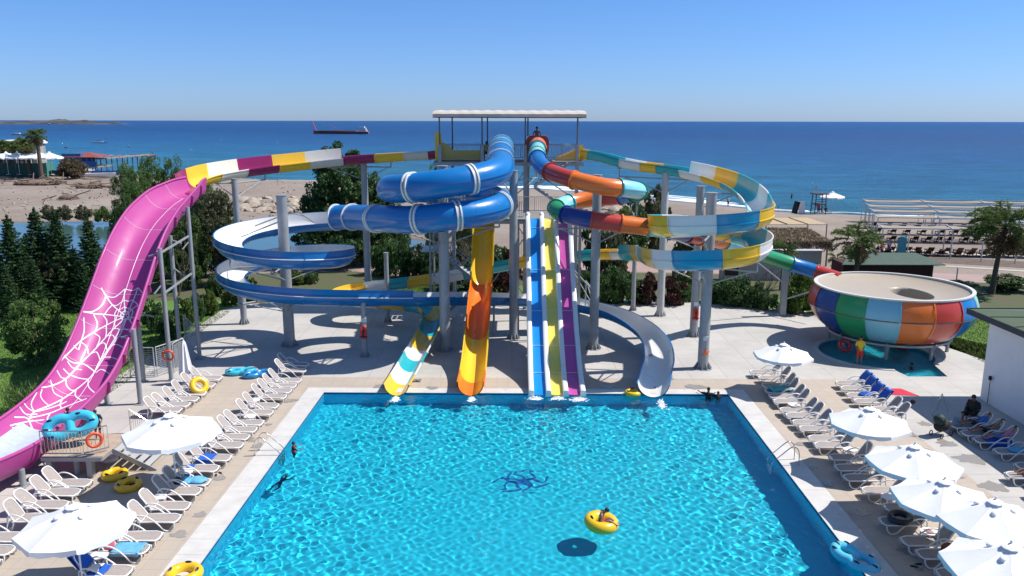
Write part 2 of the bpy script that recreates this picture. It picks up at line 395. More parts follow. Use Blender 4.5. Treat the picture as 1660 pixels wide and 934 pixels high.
poly_sheet('lawn', [(-60, 26), (-20.2, 26), (-20.2, 50), (-21.5, 55), (-20, 60), (-24, 62), (-33, 60.5), (-60, 58)], 0.012, gr)
poly_sheet('lawn', [(-13, 62.5), (1, 62.0), (1, 67.5), (-6, 71.5), (-13, 70.5)], 0.012, gr)
poly_sheet('lawn', [(27, 55), (31.5, 47.5), (31.7, 44), (36, 43), (36, 52), (30, 61), (24, 62.3), (4, 62.8), (4, 60), (14, 60.5)], 0.012, gr)
def paving(name, c1, c2, sx_, sy_, joint=0.012, rough=0.8, z=0.0, jc=(0.25, 0.22, 0.19), rotz=0.0, stain=0.35):
    m, nt, b = newmat(name); tc = nt.nodes.new('ShaderNodeTexCoord'); mp = nt.nodes.new('ShaderNodeMapping'); mp.inputs['Rotation'].default_value = (0, 0, rotz)
    L(nt, tc.outputs['Object'], mp.inputs[0]); vec = mp.outputs[0]
    br = nt.nodes.new('ShaderNodeTexBrick'); br.offset = 0.0; br.inputs['Scale'].default_value = 1.0
    br.inputs['Brick Width'].default_value = sx_; br.inputs['Row Height'].default_value = sy_; br.inputs['Mortar Size'].default_value = joint; br.inputs['Mortar Smooth'].default_value = 0.3
    br.inputs['Color1'].default_value = (*c1, 1); br.inputs['Color2'].default_value = (*c2, 1); br.inputs['Mortar'].default_value = (*jc, 1); L(nt, vec, br.inputs['Vector'])
    s1 = noise_n(nt, vec, 0.28, 6, 0.65); s2 = noise_n(nt, vec, 3.5, 5, 0.7)
    o = mixcol(nt, ramp(nt, s1, [(0.42, 0.0), (0.72, stain)]), br.outputs['Color'], tuple(x * 0.62 for x in c1))
    o = mixcol(nt, ramp(nt, s2, [(0.5, 0.0), (0.8, stain * .7)]), o, tuple(x * 0.7 for x in c1))
    L(nt, o, b.inputs['Base Color']); b.inputs['Roughness'].default_value = rough
    rr = nt.nodes.new('ShaderNodeMapRange'); rr.inputs['To Min'].default_value = rough * .75; rr.inputs['To Max'].default_value = min(1, rough * 1.2); L(nt, s1, rr.inputs[0]); L(nt, rr.outputs[0], b.inputs['Roughness'])
    inv = nt.nodes.new('ShaderNodeMath'); inv.operation = 'SUBTRACT'; inv.inputs[0].default_value = 1; L(nt, br.outputs['Fac'], inv.inputs[1]); bump(nt, inv.outputs[0], 0.5, 0.01, b)
    return m
pinkpave = paving('pink block paving', (0.40, 0.27, 0.24), (0.36, 0.245, 0.22), 0.4, 0.2, 0.01)
poly_sheet('path', [(-15, 74.2), (-11, 72.0), (-6, 73), (0, 75.2), (0, 81), (-9, 83.5), (-13, 81)], 0.018, pinkpave)
poly_sheet('path', [(0, 75.2), (18, 73.5), (34, 70.6), (60, 66), (60, 70), (36, 74.5), (19, 78), (9, 80), (0, 81)], 0.018, pinkpave)
# ---------- the deck: light concrete paving with a tan border by the pool
conc = paving('pale concrete paving', (0.50, 0.475, 0.445), (0.47, 0.45, 0.42), 2.0, 2.0, 0.016, 0.75, jc=(0.30, 0.28, 0.25), stain=.6)
tan = paving('tan stone tiles', (0.46, 0.39, 0.32), (0.435, 0.37, 0.305), 0.6, 0.6, 0.007, 0.7, rotz=-YAW, jc=(0.31, 0.26, 0.21), stain=.35)
edge = [G(-330, 960), G(60, 740), G(187, 613), G(240, 578), G(300, 545), G(331, 522), G(360, 503), G(395, 494), G(450, 490.5), G(600, 488), G(760, 486), G(1000, 487), G(1110, 490), G(1200, 497), G(1300, 504), G(1350, 515), G(1480, 545), G(1560, 572), G(1640, 600), G(2100, 640)]
tanL, tanR, tanT = -7.0, PW + 7.2, 2.6
CW = 1.0       # coping width
def ring(a0, a1, b0, b1): return [PP(a0, b0), PP(a1, b0), PP(a1, b1), PP(a0, b1)]
TB = -PLEN - 6
# splash pool under the bowl: round basin with a rectangular arm
BOWL = Vector((23.9, 49.0, 0)); SP = Vector((22.4, 47.2, 0)); SPR = 3.3
arm = [G(1440, 592), G(1472, 611), G(1536, 611), G(1498, 588)]
# concrete deck is cut around the tan border and the splash basin
def fill_with_holes(name, outer, holes, z, mat, skirt=0.0):
    bm = bmesh.new(); es = []
    for lp in [outer] + holes:
        vv = [bm.verts.new((p[0], p[1], z)) for p in lp]; es += [bm.edges.new((vv[i], vv[(i + 1) % len(vv)])) for i in range(len(vv))]
    bmesh.ops.triangle_fill(bm, use_beauty=True, use_dissolve=False, edges=es)
    for f in bm.faces:
        f.normal_update()
        if f.normal.z < 0: f.normal_flip()
    if skirt:
        be = [e for e in bm.edges if len(e.link_faces) == 1]
        r = bmesh.ops.extrude_edge_only(bm, edges=be); bmesh.ops.translate(bm, vec=(0, 0, -skirt), verts=[g for g in r['geom'] if isinstance(g, bmesh.types.BMVert)])
    me = bpy.data.meshes.new(name); bm.to_mesh(me); bm.free(); me.materials.append(mat); o = link(name, me); o['kind'] = 'structure'; return o
basin = []
ang0 = math.atan2(arm[3].y - SP.y, arm[3].x - SP.x); ang1 = math.atan2(arm[0].y - SP.y, arm[0].x - SP.x)
if ang1 > 0: ang1 -= 2 * math.pi
span = 2 * math.pi - (ang0 - ang1)
for i in range(33):
    a = ang0 + span * i / 32; basin.append(Vector((SP.x + SPR * math.cos(a), SP.y + SPR * math.sin(a), 0)))
basin += [arm[1], arm[2]]
DZ = 0.02
outer = edge[::-1] + [PP(tanL - 13, TB), PP(tanL, TB)] + [PP(tanL, tanT), PP(tanR, tanT), PP(tanR, TB), PP(tanR + 30, TB)]
outer = edge + [Vector((60, 5, 0)), PP(tanR, TB), PP(tanR, tanT), PP(tanL, tanT), PP(tanL, TB), Vector((-30, 5, 0))]
deck = fill_with_holes('pavement', outer, [basin], DZ, conc, 0.12)
fill_with_holes('pool_deck', ring(tanL, tanR, TB, tanT), [ring(-CW, PW + CW, -PLEN - CW, CW * .75)], DZ, tan)
# coping: separate pale stone slabs
cop = simple('pale coping stone', (0.56, 0.54, 0.51), 0.6, 0, 0.1, 1.2, 0.1, 30, dirt=((0.36, 0.34, 0.31), 0.3))
cp = empty('pool_coping', PO, -R(0.53)); tag(cp, kind='structure')
def slab(a0, a1, b0, b1, dz):
    # local frame of the coping: x across, y away
    m = MB(); g = 0.006; m.box(((a0 + a1) / 2, (b0 + b1) / 2, DZ - 0.03 + dz), (a1 - a0 - g, b1 - b0 - g, 0.09)); m.build('coping_slab', cop, cp)
nx = 22; w_ = (PW + 2 * CW) / nx
for i in range(nx): slab(-CW + i * w_, -CW + (i + 1) * w_, 0, CW * .75, random.uniform(0, .004))
for i in range(25):
    b0 = -i * 1.0; b1 = b0 - 1.0
    slab(-CW, 0, b1, b0, random.uniform(0, .004)); slab(PW, PW + CW, b1, b0, random.uniform(0, .004))
# ---------- pool shell and water
tile, nt, b = newmat('pool tiles'); vec = coords(nt)
br = nt.nodes.new('ShaderNodeTexBrick'); br.offset = 0; br.inputs['Scale'].default_value = 1; br.inputs['Brick Width'].default_value = .25; br.inputs['Row Height'].default_value = .25; br.inputs['Mortar Size'].default_value = .008
br.inputs['Color1'].default_value = (0.005, 0.55, 0.71, 1); br.inputs['Color2'].default_value = (0.007, 0.59, 0.75, 1); br.inputs['Mortar'].default_value = (0.012, 0.58, 0.73, 1); L(nt, vec, br.inputs['Vector'])
L(nt, br.outputs['Color'], b.inputs['Base Color']); b.inputs['Roughness'].default_value = 0.7
walltile = simple('pool wall tiles', (0.02, 0.60, 0.85), 0.6, 0, 0.06)
darktile = simple('dark blue tile band', (0.004, 0.03, 0.20), 0.3, 0, 0.1)
PDEP, WZ = 1.55, -0.05
def flat(name, q, mat, kind='structure'):
    m = MB(); m.add(q, [(0, 1, 2, 3)]); o = m.build(name, mat); 
    if kind: o['kind'] = kind
    return o
fl = flat('pool_floor', [PP(0, -PLEN, -PDEP), PP(PW, -PLEN, -PDEP), PP(PW, 0, -PDEP), PP(0, 0, -PDEP)], tile)
CAUST = [fl]
for a, c in (((0, 0), (PW, 0)), ((PW, 0), (PW, -PLEN)), ((PW, -PLEN), (0, -PLEN)), ((0, -PLEN), (0, 0))):
    p, q = PP(*a), PP(*c); n_ = Vector((0, 0, 0))
    CAUST.append(flat('pool_wall', [(p.x, p.y, -PDEP), (q.x, q.y, -PDEP), (q.x, q.y, -0.10), (p.x, p.y, -0.10)], walltile))
    flat('tile_band', [(p.x, p.y, -0.10), (q.x, q.y, -0.10), (q.x, q.y, DZ - 0.02), (p.x, p.y, DZ - 0.02)], darktile)
wm = bpy.data.materials.new('pool water'); wm.use_nodes = True; nt = wm.node_tree; nt.nodes.clear()
oo = nt.nodes.new('ShaderNodeOutputMaterial'); gl = nt.nodes.new('ShaderNodeBsdfGlass'); gl.inputs['IOR'].default_value = 1.33; gl.inputs['Roughness'].default_value = 0.0; gl.inputs['Color'].default_value = (0.86, 0.97, 1.0, 1)
L(nt, gl.outputs[0], oo.inputs[0])
rng = np.random.default_rng(11); W = []
for i in range(90):
    lam = math.exp(rng.uniform(math.log(.24), math.log(.72))); a = rng.uniform(0, 2 * math.pi); k = 2 * math.pi / lam
    W.append((k * math.cos(a), k * math.sin(a), rng.uniform(0, 6.28), 0.0016 * lam))
for i in range(20):
    lam = rng.uniform(.18, .30); a = rng.uniform(0, 2 * math.pi); k = 2 * math.pi / lam
    W.append((k * math.cos(a), k * math.sin(a), rng.uniform(0, 6.28), 0.0005 * lam))
def waves(X, Y):
    Z = X * 0
    for kx, ky, p, A in W: Z = Z + A * np.sin(kx * X + ky * Y + p)
    cx, cy = PP(PW * .5, -PLEN * .5).x, PP(0, 0).y
    amp = 0.75 + 0.45 * np.sin(X * .21 + 1.3) * np.sin(Y * .17 + .4)
    # rings spreading from where the slides pour in
    for px, py in ((-5.9, 39.4), (-2.1, 39.5), (1.2, 39.3), (7.7, 39.0)):
        r = np.hypot(X - px, Y - py); Z = Z + 0.006 * np.sin(r * 7.5) * np.exp(-r * .55)
    return Z * amp + WZ
def water_sheet(name, corners, nx, ny, zf, mat):
    A, B = np.meshgrid(np.linspace(0, 1, nx), np.linspace(0, 1, ny)); c = [np.array(p[:2]) for p in corners]
    XY = (1 - A)[..., None] * (1 - B)[..., None] * c[0] + A[..., None] * (1 - B)[..., None] * c[1] + A[..., None] * B[..., None] * c[2] + (1 - A)[..., None] * B[..., None] * c[3]
    X, Y = XY[..., 0], XY[..., 1]; v = np.stack([X.ravel(), Y.ravel(), zf(X, Y).ravel()], 1); i = np.arange(nx * ny).reshape(ny, nx)
    q = np.stack([i[:-1, :-1], i[:-1, 1:], i[1:, 1:], i[1:, :-1]], -1).reshape(-1, 4)
    me = bpy.data.meshes.new(name); me.vertices.add(len(v)); me.vertices.foreach_set('co', v.ravel()); me.loops.add(q.size); me.loops.foreach_set('vertex_index', q.ravel())
    me.polygons.add(len(q)); me.polygons.foreach_set('loop_start', np.arange(0, q.size, 4)); me.update(calc_edges=True); me.shade_smooth(); me.materials.append(mat)
    o = link(name, me); o['kind'] = 'structure'; return o
water = water_sheet('pool_water', [PP(0, -PLEN), PP(PW, -PLEN), PP(PW, 0), PP(0, 0)], 560, 640, waves, wm)
water.cycles.is_caustics_caster = True
# octopus-like dark mosaic on the pool floor
mo = MB(); mc = G(848, 795, -PDEP); 
def strip(m, pts, w0, w1, z):
    P = []; n = len(pts)
    for i, p in enumerate(pts):
        a = Vector(pts[max(0, i - 1)]); c = Vector(pts[min(n - 1, i + 1)]); t = (c - a).normalized(); nn = Vector((-t.y, t.x, 0)); w = w0 + (w1 - w0) * i / (n - 1)
        P += [Vector((p[0], p[1], z)) + nn * w, Vector((p[0], p[1], z)) - nn * w]
    m.add(P, [(2 * i, 2 * i + 1, 2 * i + 3, 2 * i + 2) for i in range(n - 1)])
mc = Vector((mc.x - .1, mc.y - .9, 0))
for k in range(9):
    a0 = k * 2 * math.pi / 9 + .2; pts = []
    for i in range(9):
        r = .15 + i * .14; a = a0 + .35 * math.sin(i * .9 + k * 1.7); pts.append((mc.x + r * math.cos(a), mc.y + .9 * r * math.sin(a), 0))
    strip(mo, pts, .09, .03, -PDEP + .004)
mo.lathe([(0, -PDEP + .006), (.26, -PDEP + .006)], 16, (mc.x, mc.y, 0))
mos = mo.build('floor_mosaic', simple('mid blue mosaic', (0.004, 0.12, 0.38), .5)); mos['kind'] = 'structure'; CAUST.append(mos)
for o in CAUST: o.cycles.is_caustics_receiver = True
# splash basin
sbm = MB(); zb = -0.55
n_ = len(basin)
sbm.add([(p.x, p.y, DZ) for p in basin] + [(p.x, p.y, zb) for p in basin], [(i, (i + 1) % n_, n_ + (i + 1) % n_, n_ + i) for i in range(n_)])
so_ = sbm.build('splash_basin_wall', walltile); so_['kind'] = 'structure'
poly_sheet('splash_basin_floor', basin, zb, tile)
wm2, nt, b = newmat('shaded basin water'); b.inputs['Base Color'].default_value = (0.8, 0.98, 1.0, 1); b.inputs['Roughness'].default_value = .03; b.inputs['IOR'].default_value = 1.33; b.inputs['Transmission Weight'].default_value = 1.0
bump(nt, noise_n(nt, coords(nt), 2.2, 4, .6), 0.9, 0.25, b)
poly_sheet('splash_basin_water', basin, -0.08, wm2)
for c_, n__ in ((SP, 0),):
    m = MB(); m.lathe([(SPR + .0, DZ + .003), (SPR + .0, DZ + .05), (SPR + .32, DZ + .05), (SPR + .32, DZ + .003)], 32, (SP.x, SP.y, 0), arc=(ang0, ang0 + span)); o = m.build('basin_kerb', cop); o['kind'] = 'structure'

# puddles and damp patches left on the paving
pud, nt, b = newmat('wet paving'); b.inputs['Base Color'].default_value = (0.29, 0.27, 0.245, 1); b.inputs['Roughness'].default_value = .22; bump(nt, noise_n(nt, coords(nt), 5, 3), .3, .01, b)
rp = random.Random(6); pm = MB(); pz = [0]
def puddle(px, py, r, z):
    p = G(px, py); n = 48; s0 = rp.uniform(0, 9); P = []
    for k in range(n): a = 2 * math.pi * k / n; q = r * (1 + .6 * noise.noise(Vector((math.cos(a) * 1.6 + s0, math.sin(a) * 1.6, s0))) + .3 * noise.noise(Vector((math.cos(a) * 5 + s0, math.sin(a) * 5, s0)))); P.append((p.x + q * math.cos(a) * 1.3, p.y + q * math.sin(a), z))
    pz[0] += 1; pm.add([(x, y, z + pz[0] * .0006) for x, y, _z in P], [tuple(range(n))])
for px, py, r in ((1500, 688, .28), (1536, 720, .38), (1572, 745, .42), (1546, 772, .3), (1505, 732, .2), (1612, 790, .4), (1475, 705, .22)): puddle(px, py, r, DZ + .004)
for k in range(16): t_ = rp.random(); puddle(*(proj(PP(PW + CW + rp.uniform(.1, 1.2), -t_ * 18 - 1)) if k % 2 else proj(PP(-CW - rp.uniform(.1, 1.0), -t_ * 18 - 1))), rp.uniform(.10, .28), DZ + .004)
for px, py, r in ((1130, 628, .4), (620, 628, .3), (985, 628, .35), (700, 630, .25)): puddle(px, py, r, DZ + .004)
o = pm.build('puddles', pud); o['kind'] = 'stuff'; tag(o, 'thin puddles and wet patches on the paving', 'puddles')
# ================================================================ THE SLIDES
ZUP = Vector((0, 0, 1))
def frames(pts):
    fr = []; n = len(pts)
    for i, p in enumerate(pts):
        t = (pts[min(n - 1, i + 1)] - pts[max(0, i - 1)]).normalized()
        r = t.cross(ZUP)
        r = r.normalized() if r.length > 1e-4 else fr[-1][1]
        u = r.cross(t).normalized(); fr.append((t, r, u))
    return fr
def arcprof(r, aL, aR, wl=0.0, wr=0.0, n=14, t=0.04, lip=0.07, ridge=True):
    """closed outline of an open flume: inner skin left to right, rim, outer skin back, rim. angles from the bottom.
    wl, wr: straight wall added above the arc. Returns points (right, up) and how many of them are inner."""
    inn = []
    for i in range(n + 1):
        a = -R(aL) + (R(aL) + R(aR)) * i / n; inn.append((r * math.sin(a), -r * math.cos(a)))
    def ext(p, a, w):
        d = (math.cos(a), math.sin(a)); return (p[0] + d[0] * w * (1 if a < 1.6 else 1), p[1] + d[1] * w)
    L0, R0 = inn[0], inn[-1]
    if wl: inn = [(L0[0] - .05 * wl, L0[1] + wl)] + inn
    if wr: inn = inn + [(R0[0] + .05 * wr, R0[1] + wr)]
    out = []
    for i, (a, b) in enumerate(inn):
        d = Vector((a, b)); 
        if b > -0.05 * r and (wl and a < 0 or wr and a > 0): q = (a + (t if a > 0 else -t), b)
        else: q = ((a / r) * (r + t), (b / r) * (r + t)) if d.length > 0 else (a, b)
        out.append(q)
    lipR = [(inn[-1][0] + lip, inn[-1][1] + 0.012), (inn[-1][0] + lip, inn[-1][1] - 0.035)]
    lipL = [(inn[0][0] - lip, inn[0][1] - 0.035), (inn[0][0] - lip, inn[0][1] + 0.012)]
    o2 = []
    for i, q in enumerate(out[::-1]):
        o2.append(q)
    if ridge:      # a ledge along the outside of each wall
        o3 = []
        for i, q in enumerate(o2):
            o3.append(q)
            if i + 1 < len(o2):
                q2 = o2[i + 1]; s1, s2 = q[1], q2[1]; lv = -0.10 * r
                if (s1 - lv) * (s2 - lv) < 0 and abs(s1 - s2) > 1e-6:
                    f = (s1 - lv) / (s1 - s2); x = q[0] + (q2[0] - q[0]) * f; sg = 1 if x > 0 else -1; dz = 0.022 if s1 > s2 else -0.022
                    o3 += [(x, lv + dz), (x + sg * .05, lv + dz), (x + sg * .05, lv - dz), (x, lv - dz)]
        o2 = o3
    return inn + lipR + o2 + lipL, len(inn)
def sweep(m, pts, fr, prof, n_in, m_in, m_out, closed=True, caps=True, scale=None):
    k = len(prof); P = []
    for i, (p, (t, r, u)) in enumerate(zip(pts, fr)):
        s = scale[i] if scale else 1
        for a, b in prof: P.append(p + r * a * s + u * b * s)
    n = len(pts)
    F, M = [], []
    for i in range(n - 1):
        for j in range(k if closed else k - 1):
            j2 = (j + 1) % k; F.append((i * k + j, i * k + j2, (i + 1) * k + j2, (i + 1) * k + j)); M.append(j < n_in - 1)
    b = len(m.v); m.v += [tuple(p) for p in P]; i_, o_ = m.mi(m_in), m.mi(m_out)
    for f, q in zip(F, M): m.f.append([b + x for x in f]); m.m.append(i_ if q else o_)
    if caps and closed:
        # thin end faces between inner and outer skin
        pass
def ringprof(r, n=24): return [(r * math.sin(2 * math.pi * i / n), -r * math.cos(2 * math.pi * i / n)) for i in range(n)]
def water_slide(label, ctrl, segs, prof_of, colour_of, base, group=None, nsub=8, cat='water slide', name='water_slide'):
    """segs: list of (end in control index, kind, colour). kind 'tube:r' or a key of prof_of"""
    root = empty(name, base, 0, label, cat, group)
    pts, T = catmull(ctrl, nsub); fr = frames(pts); i0 = 0
    for end, kind, c in segs:
        i1 = min(range(len(T)), key=lambda i: abs(T[i] - end))
        if i1 <= i0: continue
        sub, sf = pts[i0:i1 + 1], fr[i0:i1 + 1]; m = MB()
        if kind.startswith('tube'):
            r = float(kind.split(':')[1]); outer = ringprof(r, 28); inner = ringprof(r - .05, 28)
            sweep(m, sub, sf, outer, 0, gm(c), gm(c)); 
            mm = MB(); 
            m2 = MB(); sweep(m2, sub, sf, inner, 0, gm(c), gm(c)); m2.f = [f[::-1] for f in m2.f]
            b = len(m.v); m.v += m2.v
            for f in m2.f: m.f.append([b + x for x in f]); m.m.append(0)
            sec = wpart(m, 'tube_section', None, root, 40)
            # length-wise joint ridges at half height
            rm = MB()
            for sgn in (-1, 1):
                rm = MB(); sweep(rm, sub, sf, [(sgn * (r - .01), -.028), (sgn * (r + .035), -.028), (sgn * (r + .035), .028), (sgn * (r - .01), .028)][::sgn], 0, gm(c), gm(c)); wpart(rm, 'joint_ridge', None, sec, 30)
        else:
            pr, nin = prof_of[kind]; mi_, mo_ = colour_of(c); sweep(m, sub, sf, pr, nin, gm(mi_), gm(mo_)); wpart(m, 'flume_section', None, root, 35)
        i0 = i1
    return root, pts, fr, T
def collar(root, pts, fr, T, t, r, colname, w=.09, gap=.12, double=True, n=28, arc=None):
    """bolted flanges around a joint of a tube"""
    i = min(range(len(T)), key=lambda k: abs(T[k] - t)); p, (tt, rr, uu) = pts[i], fr[i]
    m = MB(); q = ringprof(1, n)
    offs = (-(gap), gap) if double else (0,)
    for o in offs:
        P = []
        for d, ra in ((-w / 2, r - .02), (-w / 2, r + .085), (w / 2, r + .085), (w / 2, r - .02)):
            for a, b in q: P.append(p + tt * (o + d) + rr * a * ra + uu * b * ra)
        F = []
        for k in range(3):
            for j in range(n): F.append((k * n + j, k * n + (j + 1) % n, (k + 1) * n + (j + 1) % n, (k + 1) * n + j))
        m.add(P, F, gm(colname))
    if double:   # recessed band between the two flanges
        P = []
        for d in (-gap, gap):
            for a, b in q: P.append(p + tt * d + rr * a * (r + .03) + uu * b * (r + .03))
        m.add(P, [(j, (j + 1) % n, n + (j + 1) % n, n + j) for j in range(n)], STEEL)
    bm_ = MB()
    for j in range(n):
        if j % 2 == 0:
            for o in offs:
                a, b = q[j]; c = p + tt * (o - w / 2 - .01) + (rr * a + uu * b) * (r + .055); bm_.cyl(c, c + tt * (w + .02), .016, n=5)
    o = wpart(m, 'flange', None, root, 30); wpart(bm_, 'flange_bolts', STEEL, o)['kind'] = 'stuff'
def base_of(pts): p = pts[len(pts) // 2]; return (round(p[0], 2), round(p[1], 2), 0)
# ---------- columns
def column(x, y, top, r, label, mat=None, sign=None, foot=True, group='round steel slide columns'):
    t = empty('steel_column', (x, y, DZ), 0, label, 'column', group); m = MB(); m.cyl((0, 0, 0), (0, 0, top - DZ), r, r * .93, 20); m.lathe([(0, top - DZ + .004), (r * 1.02, top - DZ + .004), (r * 1.02, top - DZ - .05), (r * .93, top - DZ - .05)], 20)
    m.build('shaft', mat or STEEL, t, 40)
    if foot:
        f = MB(); f.cyl((0, 0, 0), (0, 0, .03), r * 1.75, n=20); f.build('base_plate', mat or STEEL, t, 30)
        g = MB()
        for k in range(10):
            a = k * math.pi / 5; c, s = math.cos(a), math.sin(a); n = Vector((-s, c, 0)) * .012
            A = [Vector((r * .9 * c, r * .9 * s, .03)), Vector((r * 1.7 * c, r * 1.7 * s, .03)), Vector((r * .97 * c, r * .97 * s, .42))]
            g.add([p + n for p in A] + [p - n for p in A], [(0, 1, 2), (5, 4, 3), (0, 3, 4, 1), (1, 4, 5, 2), (2, 5, 3, 0)])
        g.build('stiffener_fins', mat or STEEL, t)
    return t
PALEST = simple('pale steel paint', (0.50, 0.505, 0.50), 0.5, 0.1, 0.08, 1.5, dirt=((0.30, 0.27, 0.24), 0.3))
COLS = {}
def gcol(key, px, py, top, r, label, **k):
    p = G(px, py, DZ); COLS[key] = (p.x, p.y, top); return column(p.x, p.y, top, r, label, **k)
gcol('P1', 396, 525, 10.15, .22, 'round grey column under the white and maroon flume, nearest the pink slide')
gcol('P2', 470, 560, 9.55, .34, 'thick grey column in the middle of the open blue spiral')
COLS['P3'] = (-11.35, 61.5, 10.9); column(-11.35, 61.5, 10.9, .27, 'tall grey column under the yellow and white flume, beside the large dark tree')
gcol('P4', 722, 568, 11.4, .33, 'thick grey column in the middle of the closed blue tube spiral')
gcol('P5', 832, 549, 10.95, .27, 'grey column just right of the orange and yellow slide')
gcol('P6', 962, 565, 10.85, .29, 'grey column in the middle of the rainbow tube spiral, right of the pink lane')
gcol('P7', 1070, 512, 10.45, .27, 'pale column farthest back under the turquoise and white flume', mat=PALEST)
gcol('P8', 1124, 545, 9.95, .27, 'grey column carrying the red life jacket')
gcol('P9', 1139, 597, 10.15, .31, 'thick grey column in the middle of the turquoise and yellow spiral, nearest the pool')
gcol('P11', 1026, 503, 4.2, .17, 'thin short column behind the right-hand slides at the deck edge')
gcol('P12', 629, 522, 5.0, .17, 'thin short column behind the low blue flume')
gcol('P13', 592, 578, 3.4, .17, 'short post under the low blue flume carrying the red sign', foot=True)
def bracket(key, z, ends, name_label, lower=1.0):
    """support arms from a column to the flume: horizontal pipe, strut and upright under the shell"""
    x, y, top = COLS[key]
    t = empty('support_bracket', (x, y, z), 0, name_label, 'support bracket', 'steel arms holding up the slides')
    for e in ends:
        e = Vector(e) - Vector((x, y, z)); h = Vector((e.x, e.y, 0)); m = MB()
        m.cyl((0, 0, 0), h, .05, n=8); m.build('arm_pipe', STEEL, t, 40)
        m = MB(); m.cyl((0, 0, -lower), h * .92, .038, n=8); m.build('strut', STEEL, t, 40)
        if abs(e.z) > .1:
            m = MB(); m.cyl(h, e, .05, n=8); m.box(e, (.35, .35, .05)); m.build('upright', STEEL, t, 40)
    return t
# ---------- 1. blue slide: closed tube spiral, then open spiral, then the pale run-out
C4 = Vector((-3.98, 47.8, 0)); C2 = Vector((-14.03, 48.9, 0))
def circ(c, r, deg, z, ry=None): return (c.x + r * math.cos(R(deg)), c.y + (ry or r) * math.sin(R(deg)), z)
ctrl = [(-.78, 61.2, 12.25), (-.78, 58.5, 12.15), (-.78, 55, 11.95), (-.76, 51.5, 11.6), circ(C4, 3.25, 0, 11.2)]          # 0-4
a0 = [(-30, 11.02), (-60, 10.78), (-90, 10.55), (-120, 10.32), (-150, 10.15), (-180, 10.0), (-225, 9.78), (-270, 9.58), (-315, 9.38), (-360, 9.18), (-390, 9.02), (-420, 8.86), (-450, 8.70)]
ctrl += [circ(C4, 3.25, a, z) for a, z in a0]                                                                             # 5-17
ctrl += [(-6.0, 45.4, 8.45), (-8.2, 48.0, 8.2), (-10.2, 50.8, 7.95), (-12.2, 52.1, 7.75)]                                    # 18-21
h2 = [(90, 7.6), (120, 7.42), (150, 7.25), (180, 7.05), (210, 6.85), (240, 6.65), (270, 6.45), (300, 6.28), (330, 6.1), (360, 5.93), (390, 5.77), (420, 5.6), (450, 5.45), (480, 5.28), (510, 5.1), (540, 4.93), (570, 4.76), (600, 4.58), (630, 4.4)]
ctrl += [circ(C2, 3.35, a, z) for a, z in h2]                                                                             # 22-40
ctrl += [(-11.5, 45.75, 4.15), (-8.9, 46.9, 3.85), (-6.5, 48.4, 3.5), (-4, 49.9, 3.2), (-1.5, 51.2, 2.9), (1.5, 52.0, 2.6), (4.3, 52.0, 2.3), (6.6, 50.9, 1.98), (8.0, 48.8, 1.65), (8.6, 46.2, 1.3), (8.4, 43.6, 1.0), (7.9, 41.6, .84), (7.3, 39.2, .80)]  # 41-53
openp = arcprof(.80, 68, 92, 0.0, 0.28, 16); runp = arcprof(.80, 82, 82, .0, .0, 16)
segs = [(1, 'tube:.80', 'skyblue'), (2, 'tube:.80', 'skyblue'), (3.4, 'tube:.80', 'blue'), (6, 'tube:.80', 'blue'), (8, 'tube:.80', 'blue'), (10.5, 'tube:.80', 'blue'), (12.5, 'tube:.80', 'blue'), (14.5, 'tube:.80', 'blue'), (16.5, 'tube:.80', 'blue'), (17.6, 'tube:.80', 'blue'), (18.6, 'tube:.80', 'blue'), (20, 'tube:.80', 'blue'), (20.6, 'tube:.80', 'blue'),
        (23, 'open', 'bw'), (25, 'open', 'bw'), (27, 'open', 'bw'), (29, 'open', 'bw'), (31.5, 'open', 'bw'), (34, 'open', 'bw'), (36.5, 'open', 'bw'), (38.5, 'open', 'bw'), (40, 'open', 'bw'), (41.5, 'open', 'bw'), (43, 'open', 'bw'), (45, 'run', 'bw'), (47, 'run', 'bw'), (49, 'run', 'bw'), (51, 'run', 'bw'), (53, 'run', 'bw')]
root, pts, fr, T = water_slide('long blue slide: closed tube spiral, open white-lined spiral and pale run-out into the pool', ctrl, segs, {'open': openp, 'run': runp}, lambda c: ('white', 'blue'), (-4, 48, 0))
for t in (1, 1.7, 2.5, 3.4, 6, 8, 10.5, 12.5, 14.5, 16.5, 17.6, 19, 20, 20.6): collar(root, pts, fr, T, t, .80, 'white', double=t not in (20.6, 20))
def rimline(root, pts, fr, T, t0, t1, prof, off, colname, r=.03):
    i0 = min(range(len(T)), key=lambda k: abs(T[k] - t0)); i1 = min(range(len(T)), key=lambda k: abs(T[k] - t1)); m = MB()
    m.pipe([pts[i] + fr[i][1] * off[0] + fr[i][2] * off[1] for i in range(i0, i1 + 1)], r, 6); wpart(m, 'trim_strip', gm(colname), root, 40)
rimline(root, pts, fr, T, 23, 43, None, (.87, -.16), 'white')
for t in (23, 25, 27, 29, 31.5, 34, 36.5, 38.5, 41.5):                # joint collars of the open part
    i = min(range(len(T)), key=lambda k: abs(T[k] - t)); pr, nin = openp; m = MB(); p, f_ = pts[i], fr[i]
    sub = [p - f_[0] * .035, p + f_[0] * .035]; outer_ = [(a * 1.055, b * 1.055 if b < 0 else b) for a, b in pr[nin + 2:-2]]
    sweep(m, sub, [f_, f_], outer_ + [(a * .93, b * .93) for a, b in outer_[::-1]], 0, gm('blue'), gm('blue')); wpart(m, 'joint_collar', None, root, 30)
